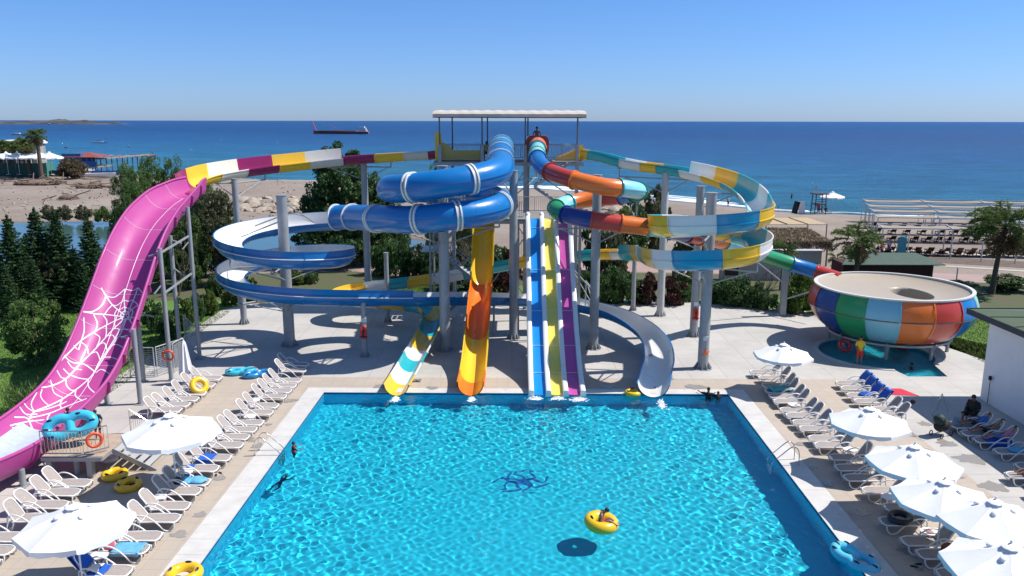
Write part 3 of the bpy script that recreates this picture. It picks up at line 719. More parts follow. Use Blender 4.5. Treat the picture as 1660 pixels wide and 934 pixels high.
# ---------- 2. rainbow tube into the bowl
C6 = Vector((5.15, 48.2, 0))
ctrl = [(1.85, 60.6, 12.3), (1.85, 58.8, 12.25), (1.75, 56.0, 12.0), (1.65, 53.2, 11.7), (1.75, 50.6, 11.35), (2.3, 48.3, 11.0), (3.4, 46.5, 10.7)]   # 0-6
a1 = [(-90, 10.35), (-60, 10.2), (-30, 10.0), (0, 9.75), (30, 9.55), (60, 9.3), (90, 9.15), (120, 9.0), (150, 8.85), (180, 8.72), (210, 8.62), (240, 8.5), (270, 8.35)]
ctrl += [circ(C6, 2.5, a, z) for a, z in a1]                                                                            # 7-19
ctrl += [(7.0, 45.75, 8.1), (8.8, 45.95, 7.85), (10.6, 46.6, 7.45), (12.4, 48.3, 6.9), (14.4, 50.8, 6.15), (16.8, 53.4, 5.15), (19.2, 54.6, 4.35), (20.9, 54.2, 3.85), (22.2, 53.0, 3.5)]   # 20-28
cs = ['orange', 'aqua', 'mint', 'blue', 'red', 'orange', 'aqua', 'green', 'blue', 'red', 'orange', 'aqua', 'green', 'navy', 'red', 'orange', 'aqua', 'navy', 'red', 'orange', 'aqua', 'green', 'blue', 'red']
es = [1.7, 2.6, 3.3, 5.0, 6.1, 7.7, 9.3, 10.6, 11.6, 12.6, 14.2, 15.6, 17.2, 18.6, 19.6, 20.5, 21.3, 21.9, 22.4, 23.4, 24.4, 26.15, 27.1, 28]
root, pts, fr, T = water_slide('rainbow-striped closed tube slide winding from the tower down into the big bowl', ctrl, [(e, 'tube:.50' if e > 1.8 else 'tube:.62', c) for e, c in zip(es, cs)], {}, None, (5, 48, 0))
for e, c in zip(es[:-1], cs[1:]): collar(root, pts, fr, T, e, .50, c if c != 'aqua' else 'teal', w=.09, double=False, n=24)
m = MB(); p, f_ = pts[0], fr[0]                               # square hood at the mouth of the tube
for w, h, d in ((.85, .75, 0.0),):
    P = []; 
    for dd in (-.9, .35):
        for k in range(20):
            a = 2 * math.pi * k / 20; s = 1.0 if dd > 0 else 1.0; x = w * (abs(math.cos(a)) ** .5) * (1 if math.cos(a) > 0 else -1); y = h * (abs(math.sin(a)) ** .5) * (1 if math.sin(a) > 0 else -1); P.append(p + f_[0] * (dd + .9) + f_[1] * x + f_[2] * (y - .05))
    m.add(P, [(k, (k + 1) % 20, 20 + (k + 1) % 20, 20 + k) for k in range(20)] + [tuple(range(20, 40))])
wpart(m, 'entry_hood', gm('red'), root, 40)
# ---------- 3. yellow, white and turquoise open flume
C9 = Vector((11.0, 44.1, 0))
ctrl = [(5.2, 60.3, 11.85), (6.5, 59.9, 11.65), (7.9, 59.2, 11.3), (9.3, 58.3, 11.05), (10.7, 57.3, 10.9), (12.0, 56.0, 10.72), (13.1, 54.4, 10.5), (13.9, 52.5, 10.25), (14.35, 50.3, 9.95), (14.4, 48.0, 9.62), (14.15, 46.0, 9.35)]   # 0-10
a2 = [(0, 9.15), (-30, 9.05), (-60, 8.95), (-90, 8.82), (-120, 8.68), (-150, 8.53), (-180, 8.38), (-210, 8.2), (-240, 8.05), (-270, 7.9), (-300, 7.75), (-330, 7.6), (-360, 7.42), (-390, 7.28), (-420, 7.12), (-450, 6.98)]
ctrl += [circ(C9, 2.75, a, z) for a, z in a2]                                                                        # 11-26
ctrl += [(9.5, 41.9, 6.8), (8.5, 43.2, 6.6), (8.2, 45.2, 6.35), (8.35, 48, 6.0), (8.7, 51, 5.6), (8.9, 54, 5.15), (8.5, 56.6, 4.8), (7.0, 58.0, 4.6), (4.6, 58.3, 4.4), (2.0, 58.1, 4.15), (-1.0, 58.0, 3.65), (-4, 57.9, 3.05), (-7, 57.7, 2.6), (-9.5, 57.6, 2.3), (-11.2, 57.2, 2.15), (-12.2, 56.0, 2.05), (-11.8, 54.6, 1.97), (-10.3, 53.9, 1.92), (-8.3, 53.5, 1.88), (-6.6, 52.9, 1.82), (-5.45, 51.6, 1.7), (-5.15, 49.8, 1.48), (-5.3, 47.6, 1.18), (-5.55, 45.2, .93), (-5.78, 42.6, .70), (-6.0, 39.35, .62)]  # 27-52
cseq = ['teal', 'fadedwhite', 'yellow']
segs = [(.35, 'lo', 'yellow'), (2.1, 'lo', 'teal'), (3.1, 'lo', 'white'), (3.9, 'lo', 'yellow'), (5.0, 'lo', 'teal'), (6.1, 'hi', 'white'), (7.2, 'hi', 'yellow'), (8.6, 'hi', 'teal'), (9.8, 'hi', 'white'), (10.9, 'hi', 'teal'), (12.9, 'hi', 'yellow'), (14.3, 'hi', 'tealblue'), (15.7, 'hi', 'white'), (17.2, 'hi', 'yellow'), (18.6, 'hi', 'teal'), (20.0, 'hi', 'white'), (21.6, 'hi', 'yellow'), (22.8, 'hi', 'teal'), (24.7, 'hi', 'white'), (26.0, 'hi', 'yellow'), (27.4, 'hi', 'tealblue'), (28.3, 'hi', 'white'), (29.2, 'hi', 'yellow'), (30.3, 'hi', 'teal'), (31.4, 'hi', 'white'), (32.3, 'hi', 'yellow'), (33.2, 'hi', 'teal'), (33.8, 'lo', 'white'), (34.5, 'lo', 'yellow'), (35.3, 'lo', 'teal'), (36.0, 'lo', 'white'), (36.7, 'lo', 'yellow'), (37.9, 'lo', 'teal'), (38.6, 'lo', 'white'), (39.2, 'lo', 'yellow'), (39.9, 'lo', 'teal'), (40.7, 'lo', 'white'), (42.3, 'lo', 'yellow'), (43.2, 'lo', 'teal'), (44.5, 'lo', 'white'), (45.6, 'lo', 'yellow'), (46.6, 'lo', 'teal'), (47.4, 'lo', 'yellow'), (48.6, 'out', 'teal'), (49.6, 'out', 'yellow'), (50.2, 'out', 'white'), (50.9, 'out', 'teal'), (51.5, 'out', 'white'), (52, 'out', 'yellow')]
lo = arcprof(.60, 85, 85, .12, .12, 12); hi = arcprof(.60, 90, 80, .52, .05, 12); outp = arcprof(.62, 88, 88, 0.0, 0.0, 14)
root, pts, fr, T = water_slide('long open flume in yellow, white and turquoise bands, spiralling on the right', ctrl, segs, {'lo': lo, 'hi': hi, 'out': outp}, lambda c: (c, c), (11, 44, 0))
for e, k, c in segs[:-1]:
    pr, nin = {'lo': lo, 'hi': hi, 'out': outp}[k]; i = min(range(len(T)), key=lambda q: abs(T[q] - e)); m = MB(); p, f_ = pts[i], fr[i]
    outer_ = pr[nin + 2:-2]; oo_ = [(a + (.05 if a > 0 else -.05) * (1 if abs(a) > .1 else 0), b - (.05 if b < -.3 else 0)) for a, b in outer_]
    sweep(m, [p - f_[0] * .03, p + f_[0] * .03], [f_, f_], oo_ + [(a * .95, b * .95) for a, b in outer_[::-1]], 0, gm(c), gm(c)); wpart(m, 'joint_collar', None, root, 30)
# ---------- 4. orange and yellow drop slide in the middle
ctrl = [(-1.85, 53.4, 8.15), (-1.86, 52.6, 8.05), (-1.87, 51.9, 7.3), (-1.9, 51.2, 5.9), (-1.93, 50.5, 4.6), (-1.96, 49.5, 3.75), (-2.0, 48.2, 3.25), (-2.03, 46.8, 2.6), (-2.06, 45.2, 1.9), (-2.08, 43.6, 1.3), (-2.1, 42.1, .9), (-2.12, 40.7, .72), (-2.14, 39.25, .68)]
dr = arcprof(.64, 90, 90, .12, .12, 14)
segs = [(1.3, 'd', 'orange'), (4.5, 'd', 'yellow'), (8.0, 'd', 'orange'), (10.7, 'd', 'yellow'), (12, 'd', 'orange')]
root, pts, fr, T = water_slide('orange and yellow open drop slide straight down the middle into the pool', ctrl, segs, {'d': dr}, lambda c: (c, c), (-2, 46, 0))
# ---------- 5. three straight lanes
ln = empty('lane_slide', (1.0, 45, 0), 0, 'three-lane straight slide with blue, yellow and magenta chutes between white dividers', 'water slide')
prf = [(51.8, 7.78), (51.2, 7.72), (50.6, 7.3), (49.0, 5.85), (47.4, 4.55), (45.8, 3.3), (44.4, 2.3), (43.0, 1.45), (41.8, .82), (40.6, .40), (39.25, .12)]
yy, _t = catmull([(0, y, z) for y, z in prf], 5); X0, X1 = .86, 3.86       # overall left and right edges
pxl = lambda y: (y - 39.25) / (51.8 - 39.25)
# outline across: white divider, lane, divider, lane, divider, lane, divider
wd, lw = .31, (X1 - X0 - 4 * .31) / 3
def lane_part(x0, x1, hmid, kind, mat, name):
    m = MB(); P = []
    for i, p in enumerate(yy):
        t = (yy[min(len(yy) - 1, i + 1)] - yy[max(0, i - 1)]).normalized(); u = Vector((0, -t.z, t.y)); u = u if u.z > 0 else -u
        if kind == 'lane': prof = [(x0, 0), ((x0 + x1) / 2, -.03), (x1, 0), (x1, -.10), (x0, -.10)]
        else:
            w = x1 - x0; prof = [(x0, -.05), (x0 + .03, .20), (x0 + .09, .235), (x1 - .09, .235), (x1 - .03, .20), (x1, -.05), (x1, -.14), (x0, -.14)]
        for a, b in prof: P.append(Vector((a, p.y, p.z)) + u * b)
    k = len(prof); F = [(i * k + j, i * k + (j + 1) % k, (i + 1) * k + (j + 1) % k, (i + 1) * k + j) for i in range(len(yy) - 1) for j in range(k)]
    F += [tuple(range(k)), tuple(range((len(yy) - 1) * k, len(yy) * k))[::-1]]
    m.add(P, F); return wpart(m, name, mat, ln, 40)
x = X0
for c in ('laneblue', 'laneyellow', 'lanepink', None):
    lane_part(x, x + wd, 0, 'div', gm('white'), 'divider'); x += wd
    if c:
        lane_part(x - .002, x + lw + .002, 0, 'lane', gm(c), 'lane'); x += lw
for k, (i, _) in enumerate([(10, 0), (18, 0), (26, 0), (34, 0), (42, 0)]):        # joints across the lanes
    p = yy[i]; m = MB(); m.box((.5 * (X0 + X1), p.y, p.z + .004), (X1 - X0 - .1, .035, .02)); wpart(m, 'joint_strip', gm('white'), ln)
tt_ = yy[4]
for i in range(4):
    m = MB(); m.ell((X0 + .15 + i * (lw + wd), 51.75, 7.98), (.18, .35, .24), 14, 8); wpart(m, 'divider_head', gm('white'), ln, 60)
for x in (X0 + .2, X1 - .2):                                                       # legs
    for i in (12, 22, 32):
        p = yy[i]; m = MB(); m.cyl((x, p.y, DZ), (x, p.y, p.z - .15), .07, n=8); wpart(m, 'leg', STEEL, ln, 40)
# ---------- 6. pink wide slide with a cobweb, fed by the maroon, yellow and white flume
pk = empty('water_slide', (-20.3, 42, 0), 0, 'wide magenta slide with a white cobweb print, fed by a maroon, yellow and white flume', 'water slide')
ctrl = [(-5.7, 60.9, 11.75), (-7.2, 61.0, 11.68), (-9.2, 61.0, 11.55), (-11.6, 60.7, 11.4), (-13.8, 60.0, 11.22), (-15.8, 58.9, 11.02), (-17.7, 57.4, 10.85), (-19.1, 55.7, 10.68), (-20.1, 53.8, 10.5), (-20.5, 52.0, 10.3), (-20.5, 50.3, 10.05)]
pts, T = catmull(ctrl, 8); fr = frames(pts)
lo5 = arcprof(.58, 85, 85, .08, .08, 12); hi5 = arcprof(.60, 82, 90, .05, .62, 12)
sg = [(.35, lo5, 'maroon'), (1.5, lo5, 'fadedwhite'), (2.5, lo5, 'yellow'), (3.5, lo5, 'maroon'), (4.6, hi5, 'fadedwhite'), (5.6, hi5, 'yellow'), (6.7, hi5, 'maroon'), (7.9, hi5, 'cream'), (9.0, hi5, 'yellow'), (10, hi5, 'maroon')]
i0 = 0
for e, (pr, nin), c in sg:
    i1 = min(range(len(T)), key=lambda k: abs(T[k] - e)); m = MB(); sweep(m, pts[i0:i1 + 1], fr[i0:i1 + 1], pr, nin, gm(c), gm(c)); wpart(m, 'flume_section', None, pk, 35)
    if i1 < len(pts) - 1:
        p, f_ = pts[i1], fr[i1]; outer_ = pr[nin + 2:-2]; m = MB(); oo_ = [(a + (.05 if a > 0 else -.05) * (1 if abs(a) > .1 else 0), b - (.05 if b < -.3 else 0)) for a, b in outer_]
        sweep(m, [p - f_[0] * .03, p + f_[0] * .03], [f_, f_], oo_ + [(a * .95, b * .95) for a, b in outer_[::-1]], 0, gm(c), gm(c)); wpart(m, 'joint_collar', None, pk, 30)
    i0 = i1
# wide part: centre line in Y and z, half width grows from the funnel down
prof_w = [(51.4, 9.45, .70), (50.2, 9.38, .95), (49.1, 9.2, 1.22), (47.9, 8.98, 1.42), (46.6, 8.62, 1.50), (45.1, 8.1, 1.52), (43.6, 7.3, 1.52), (42.3, 6.3, 1.52), (41.2, 5.25, 1.52), (40.2, 4.3, 1.52), (39.1, 3.3, 1.52), (37.9, 2.35, 1.52), (36.7, 1.62, 1.52), (35.4, 1.12, 1.52), (33.8, .80, 1.52), (31.8, .60, 1.54), (29.6, .55, 1.60), (27.2, .85, 1.66), (25.0, 1.3, 1.66)]
cl, TT = catmull([(y, z, w) for y, z, w in prof_w], 8)
def wide(s, i):
    """point on the sliding surface: s from -1 (right rim) to 1 (left rim), i along"""
    i = max(0, min(len(cl) - 1, i)); k = int(i); f = i - k; k2 = min(len(cl) - 1, k + 1); c = cl[k] * (1 - f) + cl[k2] * f
    d = (cl[min(len(cl) - 1, k + 1)] - cl[max(0, k - 1)]); t = Vector((0, d.x, d.y)).normalized(); u = Vector((0, -t.z, t.y)); u = u if u.z >= 0 else -u
    if u.z < 0.05: u = Vector((0, u.y, abs(u.z)))
    w = c.z; a = s * w
    if s > 0.12: q = (s - .12) / .88; b = .98 * q ** 2.6; a = w * (.12 + .88 * (q - .06 * q ** 4))
    elif s < -0.62: q = (-s - .62) / .38; b = .92 * q ** 1.6; a = -w * (.62 + .38 * (q * (1 - .28 * q)))
    else: b = 0.0
    return Vector((-20.27 - a, c.x, c.y)) + u * b, u
ns = 28
def surf(i0, i1, mat):
    m = MB(); rows = list(range(i0, i1 + 1)); P = []; P2 = []
    for i in rows:
        for j in range(ns + 1):
            p, u = wide(-1 + 2 * j / ns, i); P.append(p)
        p1, u = wide(-1, i); p2, _u = wide(1, i)
        P += []
    k = ns + 1
    # outer skin offset below along the normal of the cross section
    O = []
    for r_, i in enumerate(rows):
        row = P[r_ * k:(r_ + 1) * k]; u = wide(0, i)[1]
        for j in range(k):
            a = row[max(0, j - 1)]; c = row[min(k - 1, j + 1)]; t = (c - a).normalized(); nrm = Vector((1, 0, 0)).cross(u); n_ = (t.cross(Vector((0, 1, 0)))); n_ = u - t * u.dot(t)
            n_ = n_.normalized() if n_.length > .05 else Vector((1 if j < k / 2 else -1, 0, 0)) * -1
            O.append(row[j] - n_ * .05)
    b = len(P); V = P + O; F = []
    for r_ in range(len(rows) - 1):
        for j in range(k - 1):
            F.append((r_ * k + j, (r_ + 1) * k + j, (r_ + 1) * k + j + 1, r_ * k + j + 1)); F.append((b + r_ * k + j, b + r_ * k + j + 1, b + (r_ + 1) * k + j + 1, b + (r_ + 1) * k + j))
        F.append((r_ * k, b + r_ * k, b + (r_ + 1) * k, (r_ + 1) * k)); F.append((r_ * k + k - 1, (r_ + 1) * k + k - 1, b + (r_ + 1) * k + k - 1, b + r_ * k + k - 1))
    m.add(V, F); return wpart(m, 'slide_panel', mat, pk, 40)
cuts = [0, 14, 28, 42, 54, 66, 78, 90, 102, 114, 128, 144]
for a, b in zip(cuts, cuts[1:]): surf(a, min(b, len(cl) - 1), gm('pink'))
for s, w in ((-1, .1), (1, .1)):                       # rolled rims
    m = MB(); m.pipe([wide(s, i)[0] for i in range(0, len(cl))], .075, 8); wpart(m, 'rim', gm('pink'), pk, 50)
rib = MB()
for c in cuts[1:-1]:                                    # thin pale joint lines across
    m = MB(); m.pipe([wide(-1 + 2 * j / ns, c)[0] + wide(-1 + 2 * j / ns, c)[1] * .004 for j in range(ns + 1)], .014, 5); wpart(m, 'joint_line', gm('white'), pk)
    m = MB(); P = []
    for dy in (-.8, .8):                                # flange collar under the joint
        for j in range(ns + 1):
            p, u = wide(-1 + 2 * j / ns, c + dy * .25); P += [p - u * .07 + Vector((0.03 if j < ns / 2 else -.03, 0, 0)) * (abs(j - ns / 2) > ns * .35), p - u * .17 + Vector((.14 if j < 3 else (-.14 if j > ns - 3 else 0), 0, 0))]
    k = 2 * (ns + 1); F = [(j * 2, j * 2 + 2, j * 2 + 3, j * 2 + 1) for j in range(ns)] + [(k + j * 2, k + j * 2 + 1, k + j * 2 + 3, k + j * 2 + 2) for j in range(ns)] + [(j * 2 + 1, j * 2 + 3, k + j * 2 + 3, k + j * 2 + 1) for j in range(ns)]
    m.add(P, F); wpart(m, 'joint_collar', gm('pink'), pk, 40)
m = MB(); m.pipe([wide(.1, i)[0] + wide(.1, i)[1] * .004 for i in range(14, len(cl))], .012, 5); wpart(m, 'joint_line', gm('white'), pk)
# the cobweb: flat white print that follows the shell
WHITEP = simple('white gel print', (0.80, 0.79, 0.78), 0.3, 0, 0.03)
def webline(m, uv, w):
    P = []; n = len(uv)
    Q = [wide(s, i)[0] + wide(s, i)[1] * .009 for s, i in uv]; U = [wide(s, i)[1] for s, i in uv]
    for k in range(n):
        t = (Q[min(n - 1, k + 1)] - Q[max(0, k - 1)]); 
        # local surface normal
        s, i = uv[k]; du = wide(min(1, s + .02), i)[0] - wide(max(-1, s - .02), i)[0]; dv = wide(s, i + .5)[0] - wide(s, i - .5)[0]; nn = du.cross(dv).normalized()
        if nn.z < 0: nn = -nn
        sd = t.cross(nn).normalized() * w * .5; P += [wide(s, i)[0] + nn * .009 + sd, wide(s, i)[0] + nn * .009 - sd]
    m.add(P, [(2 * k, 2 * k + 1, 2 * k + 3, 2 * k + 2) for k in range(n - 1)])
_SI = [(s_ / 40 - 1, i_ / 2) for s_ in range(81) for i_ in range(2 * len(cl) - 2)]
_SP = np.array([proj(wide(s_, i_)[0]) for s_, i_ in _SI])
def uvat(px, py):
    k = int(np.argmin((_SP[:, 0] - px) ** 2 + (_SP[:, 1] - py) ** 2)); return _SI[k]
WEB = [
 ((164, 466), (172, 481), (182, 494), (202, 511)), ((202, 468), (201, 488), (203, 511)), ((224, 467), (215, 488), (204, 511)), ((236, 484), (220, 497), (205, 511)), ((228, 514), (205, 513)), ((221, 534), (206, 515)),
 ((134, 506), (150, 509), (175, 511), (202, 513)), ((94, 587), (110, 572), (132, 553), (157, 537), (180, 524), (202, 514)), ((61, 628), (86, 625), (107, 613), (131, 590), (157, 562), (182, 537), (203, 515)),
 ((47, 681), (55, 669), (76, 660), (102, 646), (123, 632), (143, 615), (154, 603), (162, 585), (187, 548), (204, 516)), ((49, 677), (80, 671), (107, 660), (141, 646)), ((154, 603), (177, 567), (195, 540), (205, 517)),
 ((172, 481), (187, 481), (202, 468)), ((202, 468), (215, 472), (224, 467)), ((224, 467), (232, 476), (237, 483)), ((134, 506), (149, 506), (164, 496), (172, 481)), ((150, 509), (158, 525), (155, 538)), ((135, 514), (137, 535), (131, 553), (126, 568)),
 ((131, 554), (140, 562), (143, 574)), ((144, 574), (157, 571), (162, 584)), ((164, 582), (177, 580), (194, 583)), ((153, 539), (161, 548), (157, 562)), ((157, 560), (169, 557), (174, 568)), ((177, 563), (190, 560), (206, 563)),
 ((172, 530), (173, 540), (171, 548)), ((171, 547), (183, 543), (187, 551)), ((188, 549), (198, 546), (211, 548)), ((185, 523), (187, 530), (185, 534)), ((185, 534), (192, 533), (194, 538)), ((195, 536), (201, 534), (210, 537)),
 ((182, 494), (190, 496), (201, 487)), ((201, 487), (208, 489), (214, 487)), ((214, 487), (222, 494), (224, 502)), ((170, 510), (176, 500), (182, 494)), ((168, 511), (173, 521), (172, 530)), ((190, 502), (195, 502), (202, 498)), ((202, 498), (206, 499), (210, 500)), ((185, 511), (187, 506), (190, 502)), ((186, 511), (187, 518), (186, 523)), ((210, 500), (215, 505), (214, 512)), ((224, 502), (226, 510), (222, 524)), ((214, 512), (212, 519), (211, 522)), ((196, 508), (203, 505), (209, 510), (208, 516), (203, 518), (197, 515), (196, 508)),
 ((102, 574), (115, 587), (135, 591), (150, 599), (154, 605)), ((103, 598), (111, 606), (125, 612), (143, 614)), ((91, 601), (98, 611), (107, 613)), ((107, 613), (109, 625), (116, 632), (123, 632)), ((156, 604), (168, 600), (186, 603)), ((143, 615), (144, 628), (155, 638)), ((123, 633), (123, 643), (134, 651)), ((84, 624), (88, 637), (102, 645)), ((81, 617), (84, 626)), ((68, 630), (66, 643), (78, 658)), ((102, 646), (98, 655), (99, 662)), ((60, 636), (51, 655), (55, 667)), ((39, 652), (45, 662), (56, 668)), ((31, 660), (41, 671), (60, 673)), ((25, 676), (43, 679), (51, 690), (54, 701)), ((16, 691), (27, 687), (49, 684), (72, 680)), ((20, 694), (35, 695), (53, 701)), ((80, 671), (76, 680), (80, 688)), ((56, 668), (80, 662), (108, 651)), ((119, 560), (125, 566)), ((109, 585), (118, 596), (133, 600))]
m = MB()
for ln_ in WEB:
    uv = [uvat(*q) for q in ln_]; q_, _t = catmull([(a, b * .02, 0) for a, b in uv], 6); webline(m, [(p.x, p.y / .02) for p in q_], .064 if len(ln_) > 3 else .052)
wpart(m, 'cobweb_print', WHITEP, pk)
# pale landing pan at the foot of the slide
m = MB(); P = []
for i in range(116, 140, 2):
    for j in range(9):
        s = -.6 + 1.35 * j / 8; p, u = wide(s, i); P.append(p + u * (.03 if i > 117 else .012))
m.add(P, [(a * 9 + b, (a + 1) * 9 + b, (a + 1) * 9 + b + 1, a * 9 + b + 1) for a in range(11) for b in range(8)]); wpart(m, 'landing_sheet', simple('pale blue mat', (.42, .48, .56), .5), pk, 40)
# its columns and cross bars
def pcol(px, py, z, label, r=.12):
    p = G(px, py, DZ); t = empty('slide_post', p, 0, label, 'post', 'posts along the pink slide'); m = MB(); m.cyl((0, 0, 0), (0, 0, z), r, n=14); m.build('shaft', STEEL, t, 40); m = MB(); m.box((0, 0, .015), (.45, .45, .03)); m.build('base_plate', STEEL, t); return t, p
for px, py, z, lb in ((278, 617, 7.35, 'tallest-looking grey post of the pink slide, with the orange lifebuoy'), (324, 582, 9.1, 'leaning-looking tall post behind the lifebuoy post, beside the pink slide top'), (293, 580, 7.4, 'dark grey post behind the fence gate beside the pink slide'),
                      (228, 655, 3.9, 'pale grey post in front of the empty sun loungers, under the pink slide'), (233, 618, 4.1, 'dark grey post where the wire fence meets the pink slide'), (174, 655, 1.2, 'short stub post under the lower pink slide'), (126, 768, .8, 'stub post below the stair platform'), (38, 788, .7, 'stub post under the foot of the pink slide')):
    t, p = pcol(px, py, z, lb)
    if z > 2:
        m = MB(); m.cyl((0, 0, z - .25), (-19.3 - p.x, 0, z - .45), .05, n=8); m.build('cross_bar', STEEL, t, 40)
        if z > 5: m = MB(); m.cyl((0, 0, z - 1.9), (-19.0 - p.x, -.4, z - 2.4), .045, n=8); m.build('cross_bar', STEEL, t, 40)
t = empty('post_bracing', (-18.8, 44, 0), 0, 'square grey cross bars between the tall posts of the pink slide', 'bracing')
a_, b_ = G(278, 617), G(324, 582)
for z in (7.1, 4.9): 
    m = MB(); m.beam((a_.x, a_.y + .15, z), (b_.x, b_.y - .15, z + .35), .09); wpart(m, 'cross_bar', STEEL, t)
# ---------- 7. the bowl
bw = empty('slide_bowl', BOWL, 0, 'big round bowl slide with rainbow-coloured outer panels and a beige inside', 'water slide')
outer_p = [(3.55, 1.05), (3.95, 1.2), (4.45, 1.6), (4.85, 2.15), (5.05, 2.62)]; upper_p = [(5.06, 2.70), (5.02, 3.15), (4.88, 3.55), (4.68, 3.88)]
cols8 = ['aqua', 'navy', 'red', 'green', 'aqua', 'orange', 'red', 'navy', 'green', 'aqua', 'orange', 'red', 'blue', 'green']
seq = ['red', 'navy', 'green', 'aqua', 'orange', 'red', 'blue', 'aqua', 'green', 'navy', 'orange', 'red', 'aqua', 'green', 'orange']
npn = 16; seq = ['red', 'navy', 'green', 'aqua', 'orange', 'red', 'blue', 'mint', 'green', 'navy', 'orange', 'red', 'aqua', 'green', 'orange', 'red']
for k in range(npn):
    A0 = R(161 + k * 360 / npn + .25); A1 = R(161 + (k + 1) * 360 / npn - .25); c = {'aqua': 'panelaqua'}.get(seq[k], seq[k])
    if c == 'panelaqua': GEL.setdefault('panelaqua', (0.20, 0.50, 0.62))
    for pr_, nm in ((outer_p, 'lower_panel'), (upper_p, 'upper_panel')):
        m = MB(); pr2 = [(r - .06, z) for r, z in pr_[::-1]]; m.lathe(pr_ + pr2 + [pr_[0]], 5, arc=(A0, A1)); m.build(nm, gm(c), bw, 35)
    m = MB(); m.lathe([(r + .05, z) for r, z in outer_p + upper_p] + [(r - .05, z) for r, z in (outer_p + upper_p)[::-1]], 1, arc=(A1 - .004, A1 + R(.9))); m.build('panel_flange', gm(c), bw, 30)
m = MB(); m.lathe([(5.02, 2.635), (5.10, 2.635), (5.10, 2.68), (5.02, 2.68)], 64); m.build('joint_ring', DARKSTEEL, bw, 30)
m = MB(); P = []; nb_, na = 12, 72                       # shallow inner dish with an off-centre funnel hole
for i in range(nb_ + 4):
    for k in range(na):
        a = 2 * math.pi * k / na; f = min(1, i / nb_); ex, ey = 1.25 + 1.15 * math.cos(a), -.1 + 1.9 * math.sin(a); ox, oy = 4.57 * math.cos(a), 4.57 * math.sin(a); z = 3.86 - .42 * math.sin(f * math.pi * .5) ** .7
        if i > nb_: q = i - nb_; ex = 1.25 + (1.15 - .05 * q) * math.cos(a); ey = -.1 + (1.9 - .08 * q) * math.sin(a); z -= (.12, .5, 1.4)[q - 1]
        P.append((ox * (1 - f) + ex * f, oy * (1 - f) + ey * f, z))
m.add(P, [(i * na + k, i * na + (k + 1) % na, (i + 1) * na + (k + 1) % na, (i + 1) * na + k) for i in range(nb_ + 3) for k in range(na)]); m.build('inner_shell', gm('bowlwall'), bw, 60)
m = MB(); m.lathe([(4.56, 3.86), (4.56, 3.95), (4.78, 3.95), (4.78, 3.86), (4.56, 3.86)], 72); m.build('rim', gm('fadedwhite'), bw, 30)
m = MB(); m.lathe([(3.4, .98), (3.75, .98), (3.75, .86), (3.4, .86), (3.4, .98)], 48); m.build('base_ring', STEEL, bw, 30)
m = MB(); m.lathe([(.64, .95), (.70, 1.3), (.64, 1.3)], 24); m.build('drain_lip', gm('bowlwall'), bw, 40)
for k in range(8):
    a = R(20 + 45 * k); c, s = math.cos(a), math.sin(a); m = MB(); m.cyl((3.55 * c, 3.55 * s, DZ), (3.55 * c, 3.55 * s, .9), .11, n=12); m.build('leg', STEEL, bw, 40)
    m = MB(); m.cyl((3.55 * c, 3.55 * s, .35), (3.9 * c, 3.9 * s, 1.12), .04, n=8); m.build('brace', STEEL, bw, 40)
gcol('P10', 1268, 512, 4.35, .0001, 'x', foot=False) if False else None
bw.scale = (.965, .965, 1)
p10 = G(1268, 512, DZ); t = empty('square_post', p10, 0, 'square grey post under the green and blue tube before the bowl', 'column'); m = MB(); m.box((0, 0, 1.95), (.42, .30, 3.9)); m.build('shaft', STEEL, t); m = MB(); m.cyl((0, 0, 2.4), (-2.6, -1.2, 4.3), .05, n=8); m.build('strut', STEEL, t, 40); m = MB(); m.cyl((0, 0, 1.2), (3.0, -2.2, 2.9), .05, n=8); m.build('strut', STEEL, t, 40)
COLS['P10'] = (p10.x, p10.y, 4)
# ---------- support arms
bracket('P1', 9.85, [(-17.7, 57.4, 10.25), (-20.0, 53.8, 9.9)], 'steel arms on the column nearest the pink slide')
bracket('P3', 10.55, [(-9.2, 61.0, 10.95), (-13.8, 60.0, 10.6)], 'steel arms under the yellow and white flume beside the dark tree')
x2, y2, _z = COLS['P2']; t = empty('tie_rods', (x2, y2, 9.2), 0, 'steel tie rods fanning from the top of the blue spiral column', 'tie rods')
for e, z0 in ((circ(C2, 2.62, 62, 7.55), 9.2), (circ(C2, 2.62, 75, 7.9), 8.6), (circ(C2, 2.62, 150, 7.45), 8.3), (circ(C2, 2.62, 205, 7.1), 8.0)): m = MB(); m.cyl((x2, y2, z0), e, .04, n=8); wpart(m, 'rod', STEEL, t, 40)
bracket('P2', 5.2, [circ(C2, 3.35, 20, 4.95), circ(C2, 3.35, 200, 5.9), circ(C2, 3.35, 270, 5.6)], 'steel arms at mid height inside the blue spiral')
bracket('P2', 3.2, [circ(C2, 3.35, 160, 4.0), circ(C2, 3.35, 225, 3.8), circ(C2, 3.35, 290, 3.5)], 'lowest steel arms of the blue spiral column')
bracket('P4', 9.55, [circ(C4, 3.25, 270, 9.7), circ(C4, 3.25, 200, 9.2), circ(C4, 3.25, 330, 10.1)], 'steel arms between the two blue tube coils')
bracket('P4', 7.65, [circ(C4, 3.25, 270, 7.85), circ(C4, 3.25, 225, 7.7), circ(C4, 3.25, 10, 8.3)], 'steel arms below the lower blue tube coil')
bracket('P5', 10.3, [(1.65, 53.2, 11.15), (-.76, 51.5, 10.75)], 'steel arms at the top of the column right of the blue tube')
bracket('P6', 8.3, [circ(C6, 2.5, 10, 9.2), circ(C6, 2.5, 130, 8.45)], 'upper steel arms inside the rainbow tube spiral')
bracket('P6', 7.65, [circ(C6, 2.5, 195, 8.1), circ(C6, 2.5, 300, 7.7)], 'lower steel arms inside the rainbow tube spiral')
